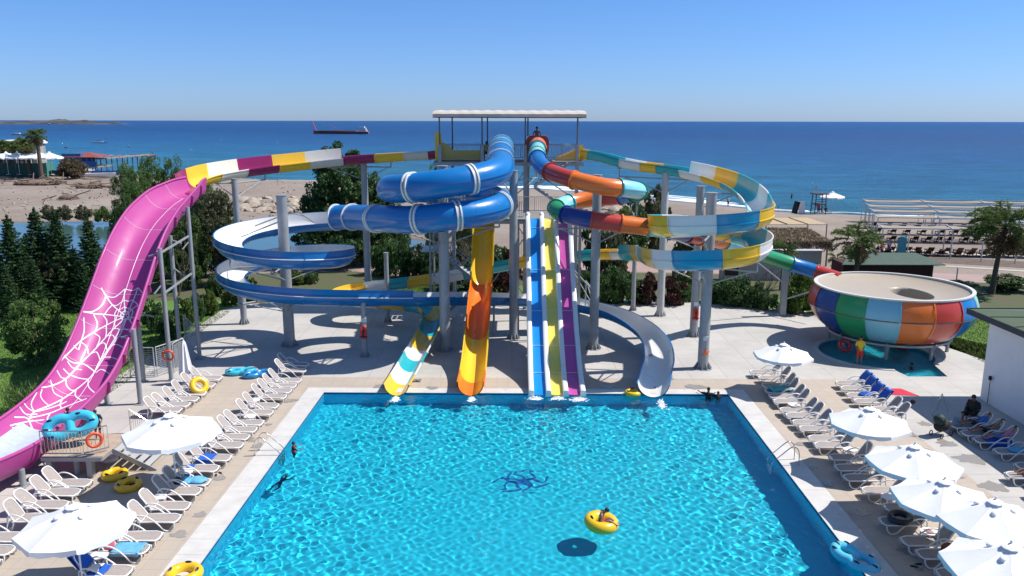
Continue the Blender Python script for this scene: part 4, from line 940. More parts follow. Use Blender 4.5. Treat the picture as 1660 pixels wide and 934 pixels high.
bracket('P7', 10.0, [(7.9, 59.2, 10.6), (12.4, 55.6, 10.1)], 'steel arms on the pale column farthest back')
bracket('P8', 9.5, [(14.3, 50.3, 9.3)], 'steel arm reaching right from the life jacket column')
bracket('P9', 8.1, [circ(C9, 2.75, 10, 8.45)], 'upper steel arms inside the turquoise and yellow spiral')
bracket('P9', 7.75, [circ(C9, 2.75, 250, 8.05), circ(C9, 2.75, 200, 7.8)], 'steel arms between the two turquoise and yellow coils')
bracket('P9', 5.95, [circ(C9, 2.75, 250, 6.25), circ(C9, 2.75, 330, 6.6), (8.3, 44.6, 5.8)], 'lowest steel arms under the turquoise and yellow spiral')
bracket('P6', 3.6, [(4.9, 51.8, 1.5), (4.2, 57.9, 3.75)], 'low steel arms behind the magenta lane')
# small stands under the run-outs
for x, y, z, lb in ((8.0, 45.0, .5, 'short stand under the pale blue-backed run-out'), (-5.0, 46.6, .5, 'short stand under the turquoise end of the flume'), (-5.2, 41.6, .12, 'low stand under the yellow end of the flume'), (1.5, 52.4, 1.75, 'short post under the pale flume behind the lanes'), (-1.2, 51.2, 2.05, 'short post behind the orange slide'), (5.5, 51.6, 1.3, 'short post under the bend of the pale run-out')):
    t = empty('short_stand', (x, y, DZ), 0, lb, 'stand'); m = MB(); m.cyl((0, 0, 0), (0, 0, z), .07, n=10); m.build('post', STEEL, t, 40); m = MB(); m.box((0, 0, z), (.5, .2, .06)); m.build('cradle', STEEL, t)
# ================================================================ THE TOWER
tw = empty('slide_tower', (-.2, 60.5, DZ), 0, 'steel start tower with a pale canopy roof and railings behind the slides', 'tower')
TZ = 11.1; TX0, TX1, TY0, TY1 = -5.75, 5.2, 59.0, 62.2
dk = MB(); dk.box(((TX0 + TX1) / 2, (TY0 + TY1) / 2, TZ - .06), (TX1 - TX0, TY1 - TY0, .10)); wpart(dk, 'platform', simple('platform grating', (.22, .22, .21), .7), tw)
for y in (TY0, TY1):
    m = MB(); m.box(((TX0 + TX1) / 2, y, TZ - .20), (TX1 - TX0 + .1, .12, .24)); wpart(m, 'edge_beam', STEEL, tw)
posts = [(-5.3, TY0), (-4.6, TY1), (-2.2, TY0), (-1.9, TY1), (.95, TY0 - .02), (4.75, TY0), (5.0, TY1), (1.2, TY1)]
for x, y in posts:
    m = MB(); m.box((x, y, (TZ - .3) / 2), (.26, .26, TZ - .3 - DZ)); wpart(m, 'tower_leg', STEEL, tw)
    m = MB(); m.cyl((x, y, TZ), (x, y, 14.25), .055, n=8); wpart(m, 'roof_post', DARKSTEEL, tw, 40)
for x, y in ((-5.3, TY0), (-2.2, TY0), (.95, TY0), (4.75, TY0)):
    m = MB(); m.box((x, y, TZ + .55), (.24, .24, 1.3)); wpart(m, 'rail_post', STEEL, tw)
for z0, z1 in ((1, 5.5), (5.5, 10.5)):
    for (xa, ya), (xb, yb) in (((-5.3, TY0), (-2.2, TY0)), ((-2.2, TY0), (.95, TY0)), ((-5.3, TY0), (-4.6, TY1)), ((4.75, TY0), (5.0, TY1))):
        m = MB(); m.beam((xa, ya, z0), (xb, yb, z1), .07); m.beam((xa, ya + .1, z1), (xb, yb + .1, z0), .07); wpart(m, 'cross_brace', STEEL, tw)
canopy = simple('pale canopy sheeting', (0.58, 0.51, 0.43), 0.6, 0, .06, 1)
rf = MB(); nxr = 26; P = []
for i in range(nxr + 1):
    x = -5.75 + 11.1 * i / nxr; b = .03 if i % 2 else 0
    for y, z in ((58.75, 14.27), (58.72, 14.48), (58.95, 14.64), (60.6, 14.74 + b), (62.2, 14.64), (62.45, 14.48), (62.45, 14.27)): P.append((x, y, z + b * .5))
rf.add(P, [(i * 7 + j, (i + 1) * 7 + j, (i + 1) * 7 + j + 1, i * 7 + j + 1) for i in range(nxr) for j in range(6)]); rf.add([P[j] for j in range(7)], [tuple(range(7))]); rf.add([P[nxr * 7 + j] for j in range(7)], [tuple(range(7))[::-1]])
wpart(rf, 'canopy', canopy, tw); 
m = MB(); 
for y in (58.8, 62.4): m.beam((-5.75, y, 14.25), (5.35, y, 14.25), .07)
for x in (-5.7, -2.1, 1.0, 5.3): m.beam((x, 58.8, 14.25), (x, 62.4, 14.25), .06)
wpart(m, 'roof_frame', DARKSTEEL, tw)
def railing(parent, a, b, z, h=1.1, step=.13, name='railing', mat=None, r=.02):
    a, b = Vector(a), Vector(b); mat = mat or STEEL; m = MB(); 
    for zz in (z + h, z + .12): m.cyl((a.x, a.y, zz), (b.x, b.y, zz), r * 1.4, n=6)
    o = wpart(m, name, mat, parent, 40); n = max(2, int((b - a).length / step)); mm = MB()
    for i in range(n + 1):
        p = a.lerp(b, i / n); mm.cyl((p.x, p.y, z + .12), (p.x, p.y, z + h), .011 if i % 8 else .022, n=5, cap=False)
    wpart(mm, 'balusters', mat, o)['kind'] = 'stuff'
for a, b in (((-5.6, TY1), (5.1, TY1)), ((-5.1, TY0), (-2.4, TY0)), ((-2.1, TY0), (-1.7, TY0)), ((.05, TY0), (1.0, TY0)), ((2.6, TY0), (4.6, TY0))): railing(tw, a, b, TZ, 1.15)
# yellow entry trough at the left and right ends
for x0, x1, lab in ((-5.75, -2.4, 0), (3.3, 5.3, 1)):
    P = []; n = 9
    for i in range(n):
        x = x0 + (x1 - x0) * i / (n - 1); q = i / (n - 1); q = q if lab == 0 else 1 - q; h = .75 + .75 * (1 - q) ** 2 if lab == 0 else .25 + .95 * (1 - q) ** 1.5
        if lab == 0 and x > -4.9: h = .72
        for y, z in ((60.2, TZ + .02), (60.2, TZ + h), (60.28, TZ + h), (60.3, TZ + .15), (61.3, TZ + .15), (61.32, TZ + h), (61.4, TZ + h), (61.4, TZ + .02)): P.append((x, y, z))
    m = MB(); m.add(P, [(i * 8 + j, i * 8 + (j + 1) % 8, (i + 1) * 8 + (j + 1) % 8, (i + 1) * 8 + j) for i in range(n - 1) for j in range(8)]); wpart(m, 'entry_trough', gm('yellow'), tw, 30)
m = MB(); m.box((-5.55, 60.0, TZ + 1.0), (.35, .3, 2.2)); m.box((-5.55, 61.6, TZ + .9), (.35, .3, 2.0)); wpart(m, 'entry_portal', gm('yellow'), tw)
m = MB(); m.box((1.85, 61.2, TZ + .38), (1.3, 1.2, .72)); wpart(m, 'start_step', STEEL, tw)
m = MB(); m.box((-.78, 60.2, TZ + .9), (2.0, .3, .2)); wpart(m, 'tube_mouth_frame', gm('white'), tw)
# lower platform and stairs
LZ = 7.7
m = MB(); m.box((1.0, 54.0, LZ - .08), (7.2, 3.9, .12)); wpart(m, 'lower_platform', simple('platform grating', (.22, .22, .21), .7), tw)
m = MB(); m.box((1.0, 52.1, LZ - .22), (7.2, .12, .22)); wpart(m, 'edge_beam', STEEL, tw)
for x, y in ((-2.5, 52.3), (-2.5, 55.8), (4.5, 52.4), (4.5, 55.8), (.4, 52.6)):
    m = MB(); m.box((x, y, (LZ - .2) / 2), (.18, .18, LZ - .2)); wpart(m, 'tower_leg', STEEL, tw)
railing(tw, (-.9, 52.2), (.75, 52.2), LZ, 1.1); railing(tw, (3.95, 52.2), (4.6, 52.2), LZ, 1.1); railing(tw, (-2.6, 55.9), (4.6, 55.9), LZ, 1.1); railing(tw, (4.6, 52.2), (4.6, 55.9), LZ, 1.1)
for x0, x1, ya, z0, z1 in ((-5.6, -2.4, 55.2, 0.02, 2.6), (-2.4, -5.6, 56.6, 2.6, 5.15), (-5.6, -2.6, 55.2, 5.15, LZ)):
    n = 14; m = MB(); st = MB()
    for i in range(n): t_ = (i + .5) / n; m.box((x0 + (x1 - x0) * t_, ya, z0 + (z1 - z0) * t_), (.27, 1.0, .035))
    for yo in (-.52, .52): st.beam((x0, ya + yo, z0 - .05), (x1, ya + yo, z1 - .05), .05, .22); st.beam((x0, ya + yo, z0 + 1.0), (x1, ya + yo, z1 + 1.0), .045)
    o = wpart(st, 'stair_flight', STEEL, tw); wpart(m, 'stair_treads', PALEST, o)
for x in (-5.7, -2.3):
    for y in (54.6, 57.3): m = MB(); m.cyl((x, y, DZ), (x, y, LZ), .07, n=8); wpart(m, 'tower_leg', STEEL, tw, 40)
for z in (2.6, 5.15): m = MB(); m.box((-5.9 if z > 5 else -2.0, 55.9, z - .05), (.9, 2.5, .07)); wpart(m, 'stair_landing', PALEST, tw)
for x0, x1, ya, z0, z1 in ((4.2, 1.6, 57.6, LZ, 9.4), (1.6, 4.2, 58.5, 9.4, 11.1)):
    st = MB(); m = MB(); n = 9
    for i in range(n): t_ = (i + .5) / n; m.box((x0 + (x1 - x0) * t_, ya, z0 + (z1 - z0) * t_), (.27, .85, .035))
    for yo in (-.44, .44): st.beam((x0, ya + yo, z0 - .05), (x1, ya + yo, z1 - .05), .05, .2); st.beam((x0, ya + yo, z0 + 1), (x1, ya + yo, z1 + 1), .04)
    o = wpart(st, 'stair_flight', STEEL, tw); wpart(m, 'stair_treads', PALEST, o)
# ================================================================ POOLSIDE FURNITURE
AXY = math.pi * 0 + YAW     # direction across the pool (+X, turned with it)
def make_lounger(ang=53.0):
    t = empty('sun_lounger', (0, 0, 0)); 
    m = MB()
    loop = [(-.30, .31, .33), (.2, .31, .34), (.75, .31, .335), (.93, .27, .31), (.975, .15, .295), (.98, 0, .29), (.975, -.15, .295), (.93, -.27, .31), (.75, -.31, .335), (.2, -.31, .34), (-.30, -.31, .33)]
    m.pipe(loop, .028, 8); m.cyl((-.22, -.31, .33), (-.22, .31, .33), .02, n=6); m.build('seat_frame', PLAST, t, 60)
    m = MB(); P = []
    for i in range(9):
        x = -.24 + 1.17 * i / 8
        for j in range(5): y = -.29 + .58 * j / 4; P.append((x, y * (1 if i < 8 else .85), .345 - .02 * math.sin(math.pi * j / 4) - (.03 * (i / 8) ** 3)))
    m.add(P, [(i * 5 + j, (i + 1) * 5 + j, (i + 1) * 5 + j + 1, i * 5 + j + 1) for i in range(8) for j in range(4)]); m.build('seat_sling', SLING, t, 60)
    c, s = -math.cos(R(ang)), math.sin(R(ang)); hx, hz = -.22, .34; bl = .76
    def bp(u, y, o=0): return (hx + c * u - s * o * -1 * 0, y, hz + s * u + o)
    m = MB(); pr = [bp(0, .29), bp(.3, .30), bp(.6, .28), bp(.72, .22), bp(.76, .12), bp(.765, 0), bp(.76, -.12), bp(.72, -.22), bp(.6, -.28), bp(.3, -.30), bp(0, -.29)]
    m.pipe(pr, .027, 8); m.build('back_frame', PLAST, t, 60)
    m = MB(); P = []
    for i in range(7):
        u = .02 + .72 * i / 6; w = .28 if i < 5 else (.25 if i == 5 else .17)
        for j in range(5): y = -w + 2 * w * j / 4; p = bp(u, y); P.append((p[0] - .015 * math.sin(math.pi * j / 4), y, p[2] - .01))
    m.add(P, [(i * 5 + j, (i + 1) * 5 + j, (i + 1) * 5 + j + 1, i * 5 + j + 1) for i in range(6) for j in range(4)]); m.build('back_sling', SLING, t, 60)
    for sy in (-1, 1):
        m = MB(); y = .345 * sy
        q, _ = catmull([(-.42, y, .30), (-.40, y, .50), (-.24, y, .595), (0, y, .57), (.22, y, .44), (.42, y, .26), (.58, y, .08), (.70, y, .03), (.83, y, .05), (.93, y * .97, .16), (.955, y * .93, .29)], 4)
        m.pipe(q, .026, 8); m.build('armrest', PLAST, t, 60)
        m = MB(); q, _ = catmull([(-.42, y, .31), (-.46, y, .12), (-.44, y, .02), (-.33, y, .02), (-.25, y, .16), (-.22, y, .32)], 4); m.pipe(q, .024, 6); m.build('leg', PLAST, t, 60)
    m = MB(); m.cyl((-.40, -.34, .30), (-.40, .34, .30), .018, n=6); m.cyl((-.40, .0, .3), (-.5, 0, .62), .015, n=6); m.build('back_support', PLAST, t, 40)
    return t
proto = make_lounger(); first = [True]; alts = [make_lounger(46.0), make_lounger(59.0)]; used_ = [False, False]; ALT = [True]
def lounger(x, y, rz, label, group):
    global proto
    if first[0]: first[0] = False; proto.location = (x, y, DZ); proto.rotation_euler = (0, 0, rz); tag(proto, label, 'sun lounger', group); return proto
    k = random.choice((0, 1, 2, 2, 2)) if ALT[0] else 2
    if k < 2 and not used_[k]:
        used_[k] = True; o = alts[k]; o.location = (x, y, DZ); o.rotation_euler = (0, 0, rz); return tag(o, label, 'sun lounger', group)
    o = clone(proto if k == 2 else alts[k], (x, y, DZ), rz, None, label, group); o['category'] = 'sun lounger'; return o
def lounger_px(px, py, side, label, group, jit=.03):
    """foot end seen at that pixel; side +1: foot towards +X"""
    p = G(px, py, .33); rz = (YAW if side > 0 else YAW + math.pi) + random.uniform(-jit, jit)
    x = p.x - .95 * math.cos(rz); y = p.y - .95 * math.sin(rz); return lounger(x, y, rz, label, group)
def nth(i, n):      # words for the place in a row counted from the far end
    return ['farthest'] [0] if i == 0 else ORD[i] + ' from the far end'
rowA = [(486, 617), (478, 625.5), (470, 634), (462, 643), (449, 658), (440, 669), (424, 686), (413, 697), (401, 709), (391, 722), (371, 743), (351, 760), (337, 782), (322, 797), (304, 821), (288, 841), (258, 870), (237, 891), (209, 927)]
LA = [lounger_px(a, b, 1, f'taupe sun lounger, {nth(i, 0)} in the left poolside row', 'sun loungers along the left pool edge') for i, (a, b) in enumerate(rowA)]
rowA0 = [(494, 601), (498, 591)]
LA0 = [lounger_px(a, b, 1, f'shaded sun lounger beyond the left poolside row, {w} of the two in the slide shadow', 'sun loungers in the slide shadow') for (a, b), w in zip(rowA0, ('nearer', 'farther'))]
rowB = [(357, 613), (346, 624), (331, 638), (319, 647), (305, 656), (291, 665), (143, 784), (125, 799), (105, 819), (85, 841), (34, 872), (17, 893), (-8, 915)]
LB = [lounger_px(a, b, 1, f'taupe sun lounger, {nth(i, 0)} in the outer left row', 'sun loungers in the outer left row') for i, (a, b) in enumerate(rowB)]
rowC = [(1218, 603), (1232, 613), (1238, 625), (1243, 634), (1250, 643), (1257, 651), (1267, 665), (1277, 674), (1288, 685), (1299, 695), (1314, 711), (1324, 722), (1348, 742), (1358, 759), (1372, 775), (1402, 796), (1437, 823), (1431, 846), (1466, 878), (1492, 899), (1524, 931)]
LC = [lounger_px(a, b, -1, f'taupe sun lounger, {nth(i, 0)} in the right poolside row', 'sun loungers along the right pool edge') for i, (a, b) in enumerate(rowC)]
ALT[0] = False
rowD = [(1358, 621), (1366, 630), (1376, 641), (1388, 651), (1404, 664), (1416, 674)]
LD = [lounger_px(a, b, -1, f'sun lounger {nth(i, 0)} in the short row before the bowl', 'sun loungers in the short row before the bowl') for i, (a, b) in enumerate(rowD)]
rowE = [(1546, 691), (1563, 703), (1583, 714), (1617, 732), (1652, 756), (1636, 771), (1672, 800)]
LE = [lounger_px(a, b, -1, f'sun lounger {nth(i, 0)} in the shade by the white wall', 'sun loungers in the building shade') for i, (a, b) in enumerate(rowE)]
# ---------- umbrellas
def make_umbrella(r=1.6, h=2.15):
    t = empty('beach_umbrella', (0, 0, 0)); m = MB(); m.cyl((0, 0, .05), (0, 0, h + .68), .026, n=10); m.build('pole', PLAST, t, 40)
    m = MB(); m.cyl((0, 0, 0), (0, 0, .07), .30, .27, 20); m.build('base', simple('concrete base', (.42, .41, .39), .8), t, 40)
    top = h + .60
    for k in range(8):
        a0, a1 = k * math.pi / 4, (k + 1) * math.pi / 4; m = MB(); P = []; nu, nv = 7, 6
        for i in range(nu + 1):
            f = i / nu
            for j in range(nv + 1):
                g = j / nv; A = Vector((math.cos(a0), math.sin(a0), 0)); B = Vector((math.cos(a1), math.sin(a1), 0)); d = A.lerp(B, g)
                sag = .055 * math.sin(math.pi * g) * f; z = top - .60 * f ** .92 - sag + .008 * math.sin(f * 23 + k) * math.sin(g * 9 + k)
                P.append((d.x * r * f * (1 - .015 * math.sin(math.pi * g)), d.y * r * f * (1 - .015 * math.sin(math.pi * g)), z))
        b = len(P)
        for j in range(nv + 1):                                   # hanging valance with a scalloped lower edge
            p = P[nu * (nv + 1) + j]; P.append((p[0] * 1.006, p[1] * 1.006, p[2] - .15 - .03 * math.sin(j * 2.1 + k)))
        F = [(i * (nv + 1) + j, (i + 1) * (nv + 1) + j, (i + 1) * (nv + 1) + j + 1, i * (nv + 1) + j + 1) for i in range(nu) for j in range(nv)] + [(nu * (nv + 1) + j, b + j, b + j + 1, nu * (nv + 1) + j + 1) for j in range(nv)]
        m.add(P, F); m.build('canopy_panel', CANVAS, t, 50)
        m = MB(); m.cyl((0, 0, top - .05), (math.cos(a0) * r * .98, math.sin(a0) * r * .98, h - .03), .013, n=6); m.build('rib', PLAST, t)
        if k % 2: continue
        am = (a0 + a1) / 2; m = MB(); rr = .30 * r; m.ell((math.cos(am) * rr, math.sin(am) * rr, top - .60 * .30 + .0), (.10, .085, .045), 10, 6, rot=Matrix.Rotation(am, 3, 'Z') @ Matrix.Rotation(R(20), 3, 'Y')); m.build('vent_pocket', CANVAS, t, 60)
    m = MB(); P = [(0, 0, top + .10)]; n = 16
    for j in range(n): a = 2 * math.pi * j / n; P.append((math.cos(a) * .14 * r, math.sin(a) * .14 * r, top - .035 + .012 * (j % 2)))
    m.add(P, [(0, 1 + j, 1 + (j + 1) % n) for j in range(n)]); m.build('top_cap', CANVAS, t, 30)
    m = MB(); m.ell((0, 0, top + .11), (.035, .035, .05), 8, 6); m.build('finial', PLAST, t, 60); return t
um = make_umbrella(); uf = [True]
def umbrella(x, y, s, rz, label, grp='open white umbrellas'):
    if uf[0]: uf[0] = False; um.location = (x, y, DZ); um.rotation_euler = (0, 0, rz); um.scale = (s, s, s); tag(um, label, 'umbrella', grp); return um
    o = clone(um, (x, y, DZ), rz, s, label, grp); o['category'] = 'umbrella'; return o
def umb_px(px, py, s, rz, label, tilt=0):
    p = G(px, py, DZ + (2.15 + .25) * s); return umbrella(p.x, p.y, s, rz, label)
umb_px(277, 688, 1.12, .2, 'largest white umbrella on the left, beside the stair platform of the pink slide')
umb_px(121, 838, 1.02, .5, 'white umbrella nearest the bottom left corner, over the loungers with towels')
umb_px(1270, 568, .95, .3, 'white umbrella at the far right corner of the pool, over the turquoise air mattress')
umb_px(1410, 675, .99, .1, 'white umbrella on the right standing alone in front of the red mat')
umb_px(1482, 738, 1.0, .45, 'white umbrella on the right just in front of the baby stroller')
umb_px(1530, 796, .98, .25, 'white umbrella in the middle of the overlapping cluster on the right')
umb_px(1612, 830, 1.0, .6, 'white umbrella touching the right picture edge above the nearest one')
umb_px(1636, 905, 1.04, .3, 'white umbrella nearest the bottom right corner, with wrinkled canvas')
# closed umbrella
p = G(303, 622, DZ); t = empty('closed_umbrella', p, 0, 'folded white umbrella standing among the empty loungers by the lifebuoy post', 'umbrella')
m = MB(); m.cyl((0, 0, 0), (0, 0, 2.5), .026, n=10); m.build('pole', PLAST, t, 40); m = MB(); m.cyl((0, 0, 0), (0, 0, .07), .28, n=18); m.build('base', PLAST, t, 40)
m = MB(); P = []; n = 24; hs = [(2.42, .03), (2.25, .10), (1.9, .15), (1.5, .20), (1.1, .25), (.75, .30), (.62, .30)]
for z, r in hs:
    for j in range(n): a = 2 * math.pi * j / n; rr = r * (1 + .28 * math.cos(8 * a)); P.append((rr * math.cos(a), rr * math.sin(a), z + .04 * math.sin(3 * a)))
m.add(P, [(i * n + j, (i + 1) * n + j, (i + 1) * n + (j + 1) % n, i * n + (j + 1) % n) for i in range(len(hs) - 1) for j in range(n)]); m.build('folded_canopy', CANVAS, t, 60)
# ---------- side tables
def make_table():
    t = empty('side_table', (0, 0, 0)); m = MB(); m.prism([(.25 * math.cos(a) * (1.15 if abs(math.sin(2 * a)) > .7 else 1), .25 * math.sin(a) * (1.15 if abs(math.sin(2 * a)) > .7 else 1)) for a in [2 * math.pi * k / 16 for k in range(16)]], .40, .43); m.build('table_top', PLAST, t, 30)
    for sx, sy in ((-1, -1), (1, -1), (1, 1), (-1, 1)): m = MB(); m.cyl((.21 * sx, .21 * sy, 0), (.17 * sx, .17 * sy, .40), .018, .03, 8); m.build('leg', PLAST, t, 40)
    return t
tb = make_table(); tf = [True]
def table(px, py, label):
    p = G(px, py, .43); p.z = DZ
    if tf[0]: tf[0] = False; tb.location = p; tag(tb, label, 'side table', 'small white side tables'); return tb
    o = clone(tb, p, random.uniform(0, .5), None, label, 'small white side tables'); o['category'] = 'side table'; return o
table(412, 649, 'small white side table between far loungers of the left poolside row'); table(405, 675, 'small white side table halfway down the left poolside row')
table(302, 764, 'small white side table with a black bag beside it, left poolside row'); table(258, 806, 'small white side table with a pink cup under it, left poolside row'); table(161, 900, 'small white side table beside the pink bag, left poolside row')
table(1287, 656, 'small white side table between far loungers of the right poolside row'); table(1378, 729, 'small white side table under the lone right umbrella'); table(1441, 806, 'square grey-looking side table beside the black ring'); table(1506, 862, 'white side table with a magazine on it, right poolside row')
# ---------- cloth
def towel(name, o, kind, colour, label, x0=-.2, x1=.8, wrap=.06, z=.37, seed=0, w=.33):
    """a towel lying on lounger o; kind seat or hood (drawn over the back rest)"""
    m = MB(); P = []; nu, nv = 14, 12; random.seed(seed)
    M = Matrix.Translation(o.location) @ Matrix.Rotation(o.rotation_euler[2], 4, 'Z')
    for i in range(nu + 1):
        f = i / nu
        for j in range(nv + 1):
            g = j / nv; y = (-w - wrap + 2 * (w + wrap) * g)
            if kind == 'seat':
                x = x0 + (x1 - x0) * f; yy = max(-w - .01, min(w + .01, y)); drop = max(0, abs(y) - w) * 2.2
                q = noise.noise(Vector((x * 4 + seed, y * 5, seed))) ; q2 = noise.noise(Vector((x * 11, y * 9 + seed, 3)))
                P.append((x + .05 * q, yy + .03 * q2, z + .035 * abs(q) + .02 * q2 - drop))
            elif kind == 'pile':
                a = 2 * math.pi * g; rr = .28 * math.sin(f * math.pi * .5) * (1 + .4 * noise.noise(Vector((math.cos(a) * 2, math.sin(a) * 2, seed)))); hz = .14 * math.cos(f * math.pi * .5) * (1 + .5 * noise.noise(Vector((math.cos(a) * 3 * f, math.sin(a) * 3 * f, seed + 5))))
                P.append((x0 + rr * math.cos(a) * 1.3, x1 + rr * math.sin(a), z + hz))
            else:
                c, s = -.60, .80; L_ = .95; d = f * L_ * 1.35; 
                if d < .62: u = .18 + d; P.append((-.22 + c * u + .04, max(-.32, min(.32, y)), .34 + s * u + .03 + .02 * noise.noise(Vector((d * 6, y * 6, seed)))))
                else: u = .80 - (d - .62); P.append((-.22 + c * u - .05, max(-.33, min(.33, y)), .34 + s * u - .01 + .02 * noise.noise(Vector((d * 6, y * 6, seed)))))
    m.add([M @ Vector(p) for p in P], [(i * (nv + 1) + j, (i + 1) * (nv + 1) + j, (i + 1) * (nv + 1) + j + 1, i * (nv + 1) + j + 1) for i in range(nu) for j in range(nv)])
    ob = m.build(name, colour, None, 70); sol = ob.modifiers.new('thickness', 'SOLIDIFY'); sol.thickness = .012; recenter(ob)
    return tag(ob, label, 'towel')
BLUET = simple('blue towel', (0.012, 0.10, 0.48), 0.95, 0, .1, 6, .4, 90); LBLUE = simple('light blue towel', (0.12, 0.38, 0.62), 0.95, 0, .15, 6, .4, 90); TURQ = simple('turquoise air mattress', (0.02, 0.33, 0.36), 0.3, 0, .1)
WHT = simple('white towel', (0.72, 0.72, 0.72), 0.95, 0, .05, 6, .4, 90); PINKC = simple('pink bag cloth', (0.50, 0.10, 0.16), 0.9, 0, .15); BLKR = simple('black rubber', (0.014, 0.015, 0.018), 0.35)
towel('towel', LA[10], 'seat', BLUET, 'blue towel spread over a lounger right of the big left umbrella', -.3, .35, .08, seed=1, w=.36)
towel('towel', LA[11], 'seat', BLUET, 'crumpled blue towel on the lounger half under the big left umbrella', -.4, .0, .10, seed=2, w=.3)
towel('towel', LA[12], 'pile', LBLUE, 'bunched pale blue towel near the foot of a left poolside lounger', .55, .05, seed=3); towel('towel', LA[12], 'pile', LBLUE, 'bunched pale blue towel in the middle of the lounger with the black bag', .12, .02, seed=4)
towel('towel', LA[17], 'seat', LBLUE, 'rumpled light blue towel on the lounger with the pink bag', -.1, .85, .06, seed=5); towel('towel', LA[18], 'hood', BLUET, 'blue towel pulled over a lounger back at the bottom left', seed=6); towel('towel', LA[18], 'seat', BLUET, 'blue towel spread on the seat at the bottom left', -.3, .3, .12, seed=7)
towel('towel', LA[18], 'seat', WHT, 'white towel folded on the side table end at the bottom left', -.25, .1, .02, z=.47, seed=8, w=.2)
for k, w in enumerate(('farthest', 'second', 'third', 'fourth')): towel('towel', LD[k], 'hood', BLUET, f'blue towel hooded over the {w} lounger back of the short row before the bowl', seed=10 + k)
towel('towel', LD[2], 'pile', BLUET, 'bunched blue towel on the seat of the short row before the bowl', .1, .05, seed=15)
towel('towel', LE[2], 'seat', BLUET, 'blue towel under the woman lying in the building shade', -.5, .6, .10, seed=16); towel('towel', LE[3], 'pile', LBLUE, 'small pale blue cloth on a lounger by the white wall', .1, .0, z=.36, seed=17)
# air mattress over a lounger
t = empty('air_mattress', (LC[3].location.x - .1, LC[3].location.y, .45), YAW + .1, 'turquoise ribbed air mattress lying across the far right loungers', 'air mattress')
for k in range(6): m = MB(); m.pipe([(-.62, -.30 + .12 * k, .02), (-.3, -.30 + .12 * k, .04), (.3, -.30 + .12 * k, .02), (.62, -.30 + .12 * k, -.06)], .062, 8); m.build('air_chamber', TURQ, t, 60)
m = MB(); m.pipe([(-.64, -.36, .02), (-.66, 0, .04), (-.64, .36, .02)], .07, 8); m.build('pillow_chamber', TURQ, t, 60)
# ---------- swim rings
YEL = gel('yellow vinyl', (0.82, 0.50, 0.01), 0.18); CYAN = gel('cyan vinyl', (0.05, 0.50, 0.68), 0.18); ORG = gel('orange plastic', (0.72, 0.09, 0.03), 0.3); NAVYH = simple('navy handle', (0.01, 0.015, 0.06), 0.5)
def torus_pts(R_, n=40, flat=1.0): return [(R_ * math.cos(2 * math.pi * k / n), R_ * math.sin(2 * math.pi * k / n) * flat, 0) for k in range(n)]
def ring(px, py, z, R_, r, mat, label, tilt=(0, 0, 0), handles=4, name='swim_ring', cat='swim ring', hz=True):
    p = G(px, py, z); t = empty(name, p, 0, label, cat); t.rotation_euler = tilt; m = MB(); m.pipe(torus_pts(R_), r, 16, closed=True); o = m.build('tube', mat, t, 70)
    for k in range(handles):
        a = 2 * math.pi * (k + .5) / handles; d = Vector((math.cos(a), math.sin(a), 0)); s = Vector((-d.y, d.x, 0)); c = d * R_; q = [c - s * .11 + Vector((0, 0, r * .96)), c - s * .05 + Vector((0, 0, r + .03)), c + s * .05 + Vector((0, 0, r + .03)), c + s * .11 + Vector((0, 0, r * .96))]; m = MB(); m.pipe(q, .02, 6); m.build('handle', NAVYH, t, 50)
        m = MB(); m.ell(c + Vector((0, 0, r * .93)), (.05, .13, .022), 12, 6, rot=Matrix.Rotation(a, 3, 'Z')); m.build('handle_patch', NAVYH, t, 60)
    return t
def double_ring(px, py, z, R_, r, mat, label, tilt=(0, 0, 0), loc=None):
    p = loc if loc is not None else G(px, py, z); t = empty('double_swim_ring', p, 0, label, 'swim ring'); t.rotation_euler = tilt
    n = 48; pts = []
    for k in range(n):              # a figure of eight without the crossing: a waisted oval, plus a bar in the middle
        a = 2 * math.pi * k / n; x = 2.05 * R_ * math.cos(a); y = R_ * math.sin(a) * (1 - .32 * math.exp(-(x / (.55 * R_)) ** 2)); pts.append((x, y, 0))
    m = MB(); m.pipe(pts, r, 14, closed=True); m.build('tube', mat, t, 70); m = MB(); m.pipe([(0, -.62 * R_, 0), (0, 0, .02), (0, .62 * R_, 0)], r * .9, 14, cap=False); m.build('middle_tube', mat, t, 70)
    for x, y in ((-1.6 * R_, .8 * R_), (-1.6 * R_, -.8 * R_), (.9 * R_, .93 * R_), (.9 * R_, -.93 * R_), (2.05 * R_, 0), (-2.05 * R_, 0)):
        m = MB(); m.ell((x, y, r * .9), (.12, .055, .035), 12, 6); m.build('handle_patch', NAVYH, t, 60)
    return t
ring(937 + 38, 847, .10, .40, .225, YEL, 'yellow ring floating in the pool with a boy sitting in it', (R(4), R(6), .3), 3)
ring(186, 769, .16, .36, .15, YEL, 'yellow ring lying in umbrella shade, the one farther from the camera', (0, 0, .4), 4); ring(208, 786, .16, .36, .15, YEL, 'yellow ring lying in umbrella shade with a blue tag, the nearer one', (R(3), 0, .1), 4)
ring(323, 625, .62, .34, .15, YEL, 'bright yellow ring leaning on an empty lounger by the folded umbrella', (R(12), R(52), R(-30)), 0); ring(298, 931, .10, .42, .17, YEL, 'yellow ring at the pool edge, cut by the bottom of the picture', (0, 0, .8), 4); ring(1026, 637, .10, .30, .14, YEL, 'yellow ring floating beside the white run-out at the far pool edge', (0, 0, .5), 3)
double_ring(390, 602, .17, .34, .15, CYAN, 'turquoise double ring lying on the deck, the left one beside the shaded loungers', (0, 0, .25)); double_ring(417, 606, .17, .34, .15, gel('blue vinyl', (.02, .25, .55)), 'blue double ring lying on the deck next to the turquoise one', (0, 0, .5))
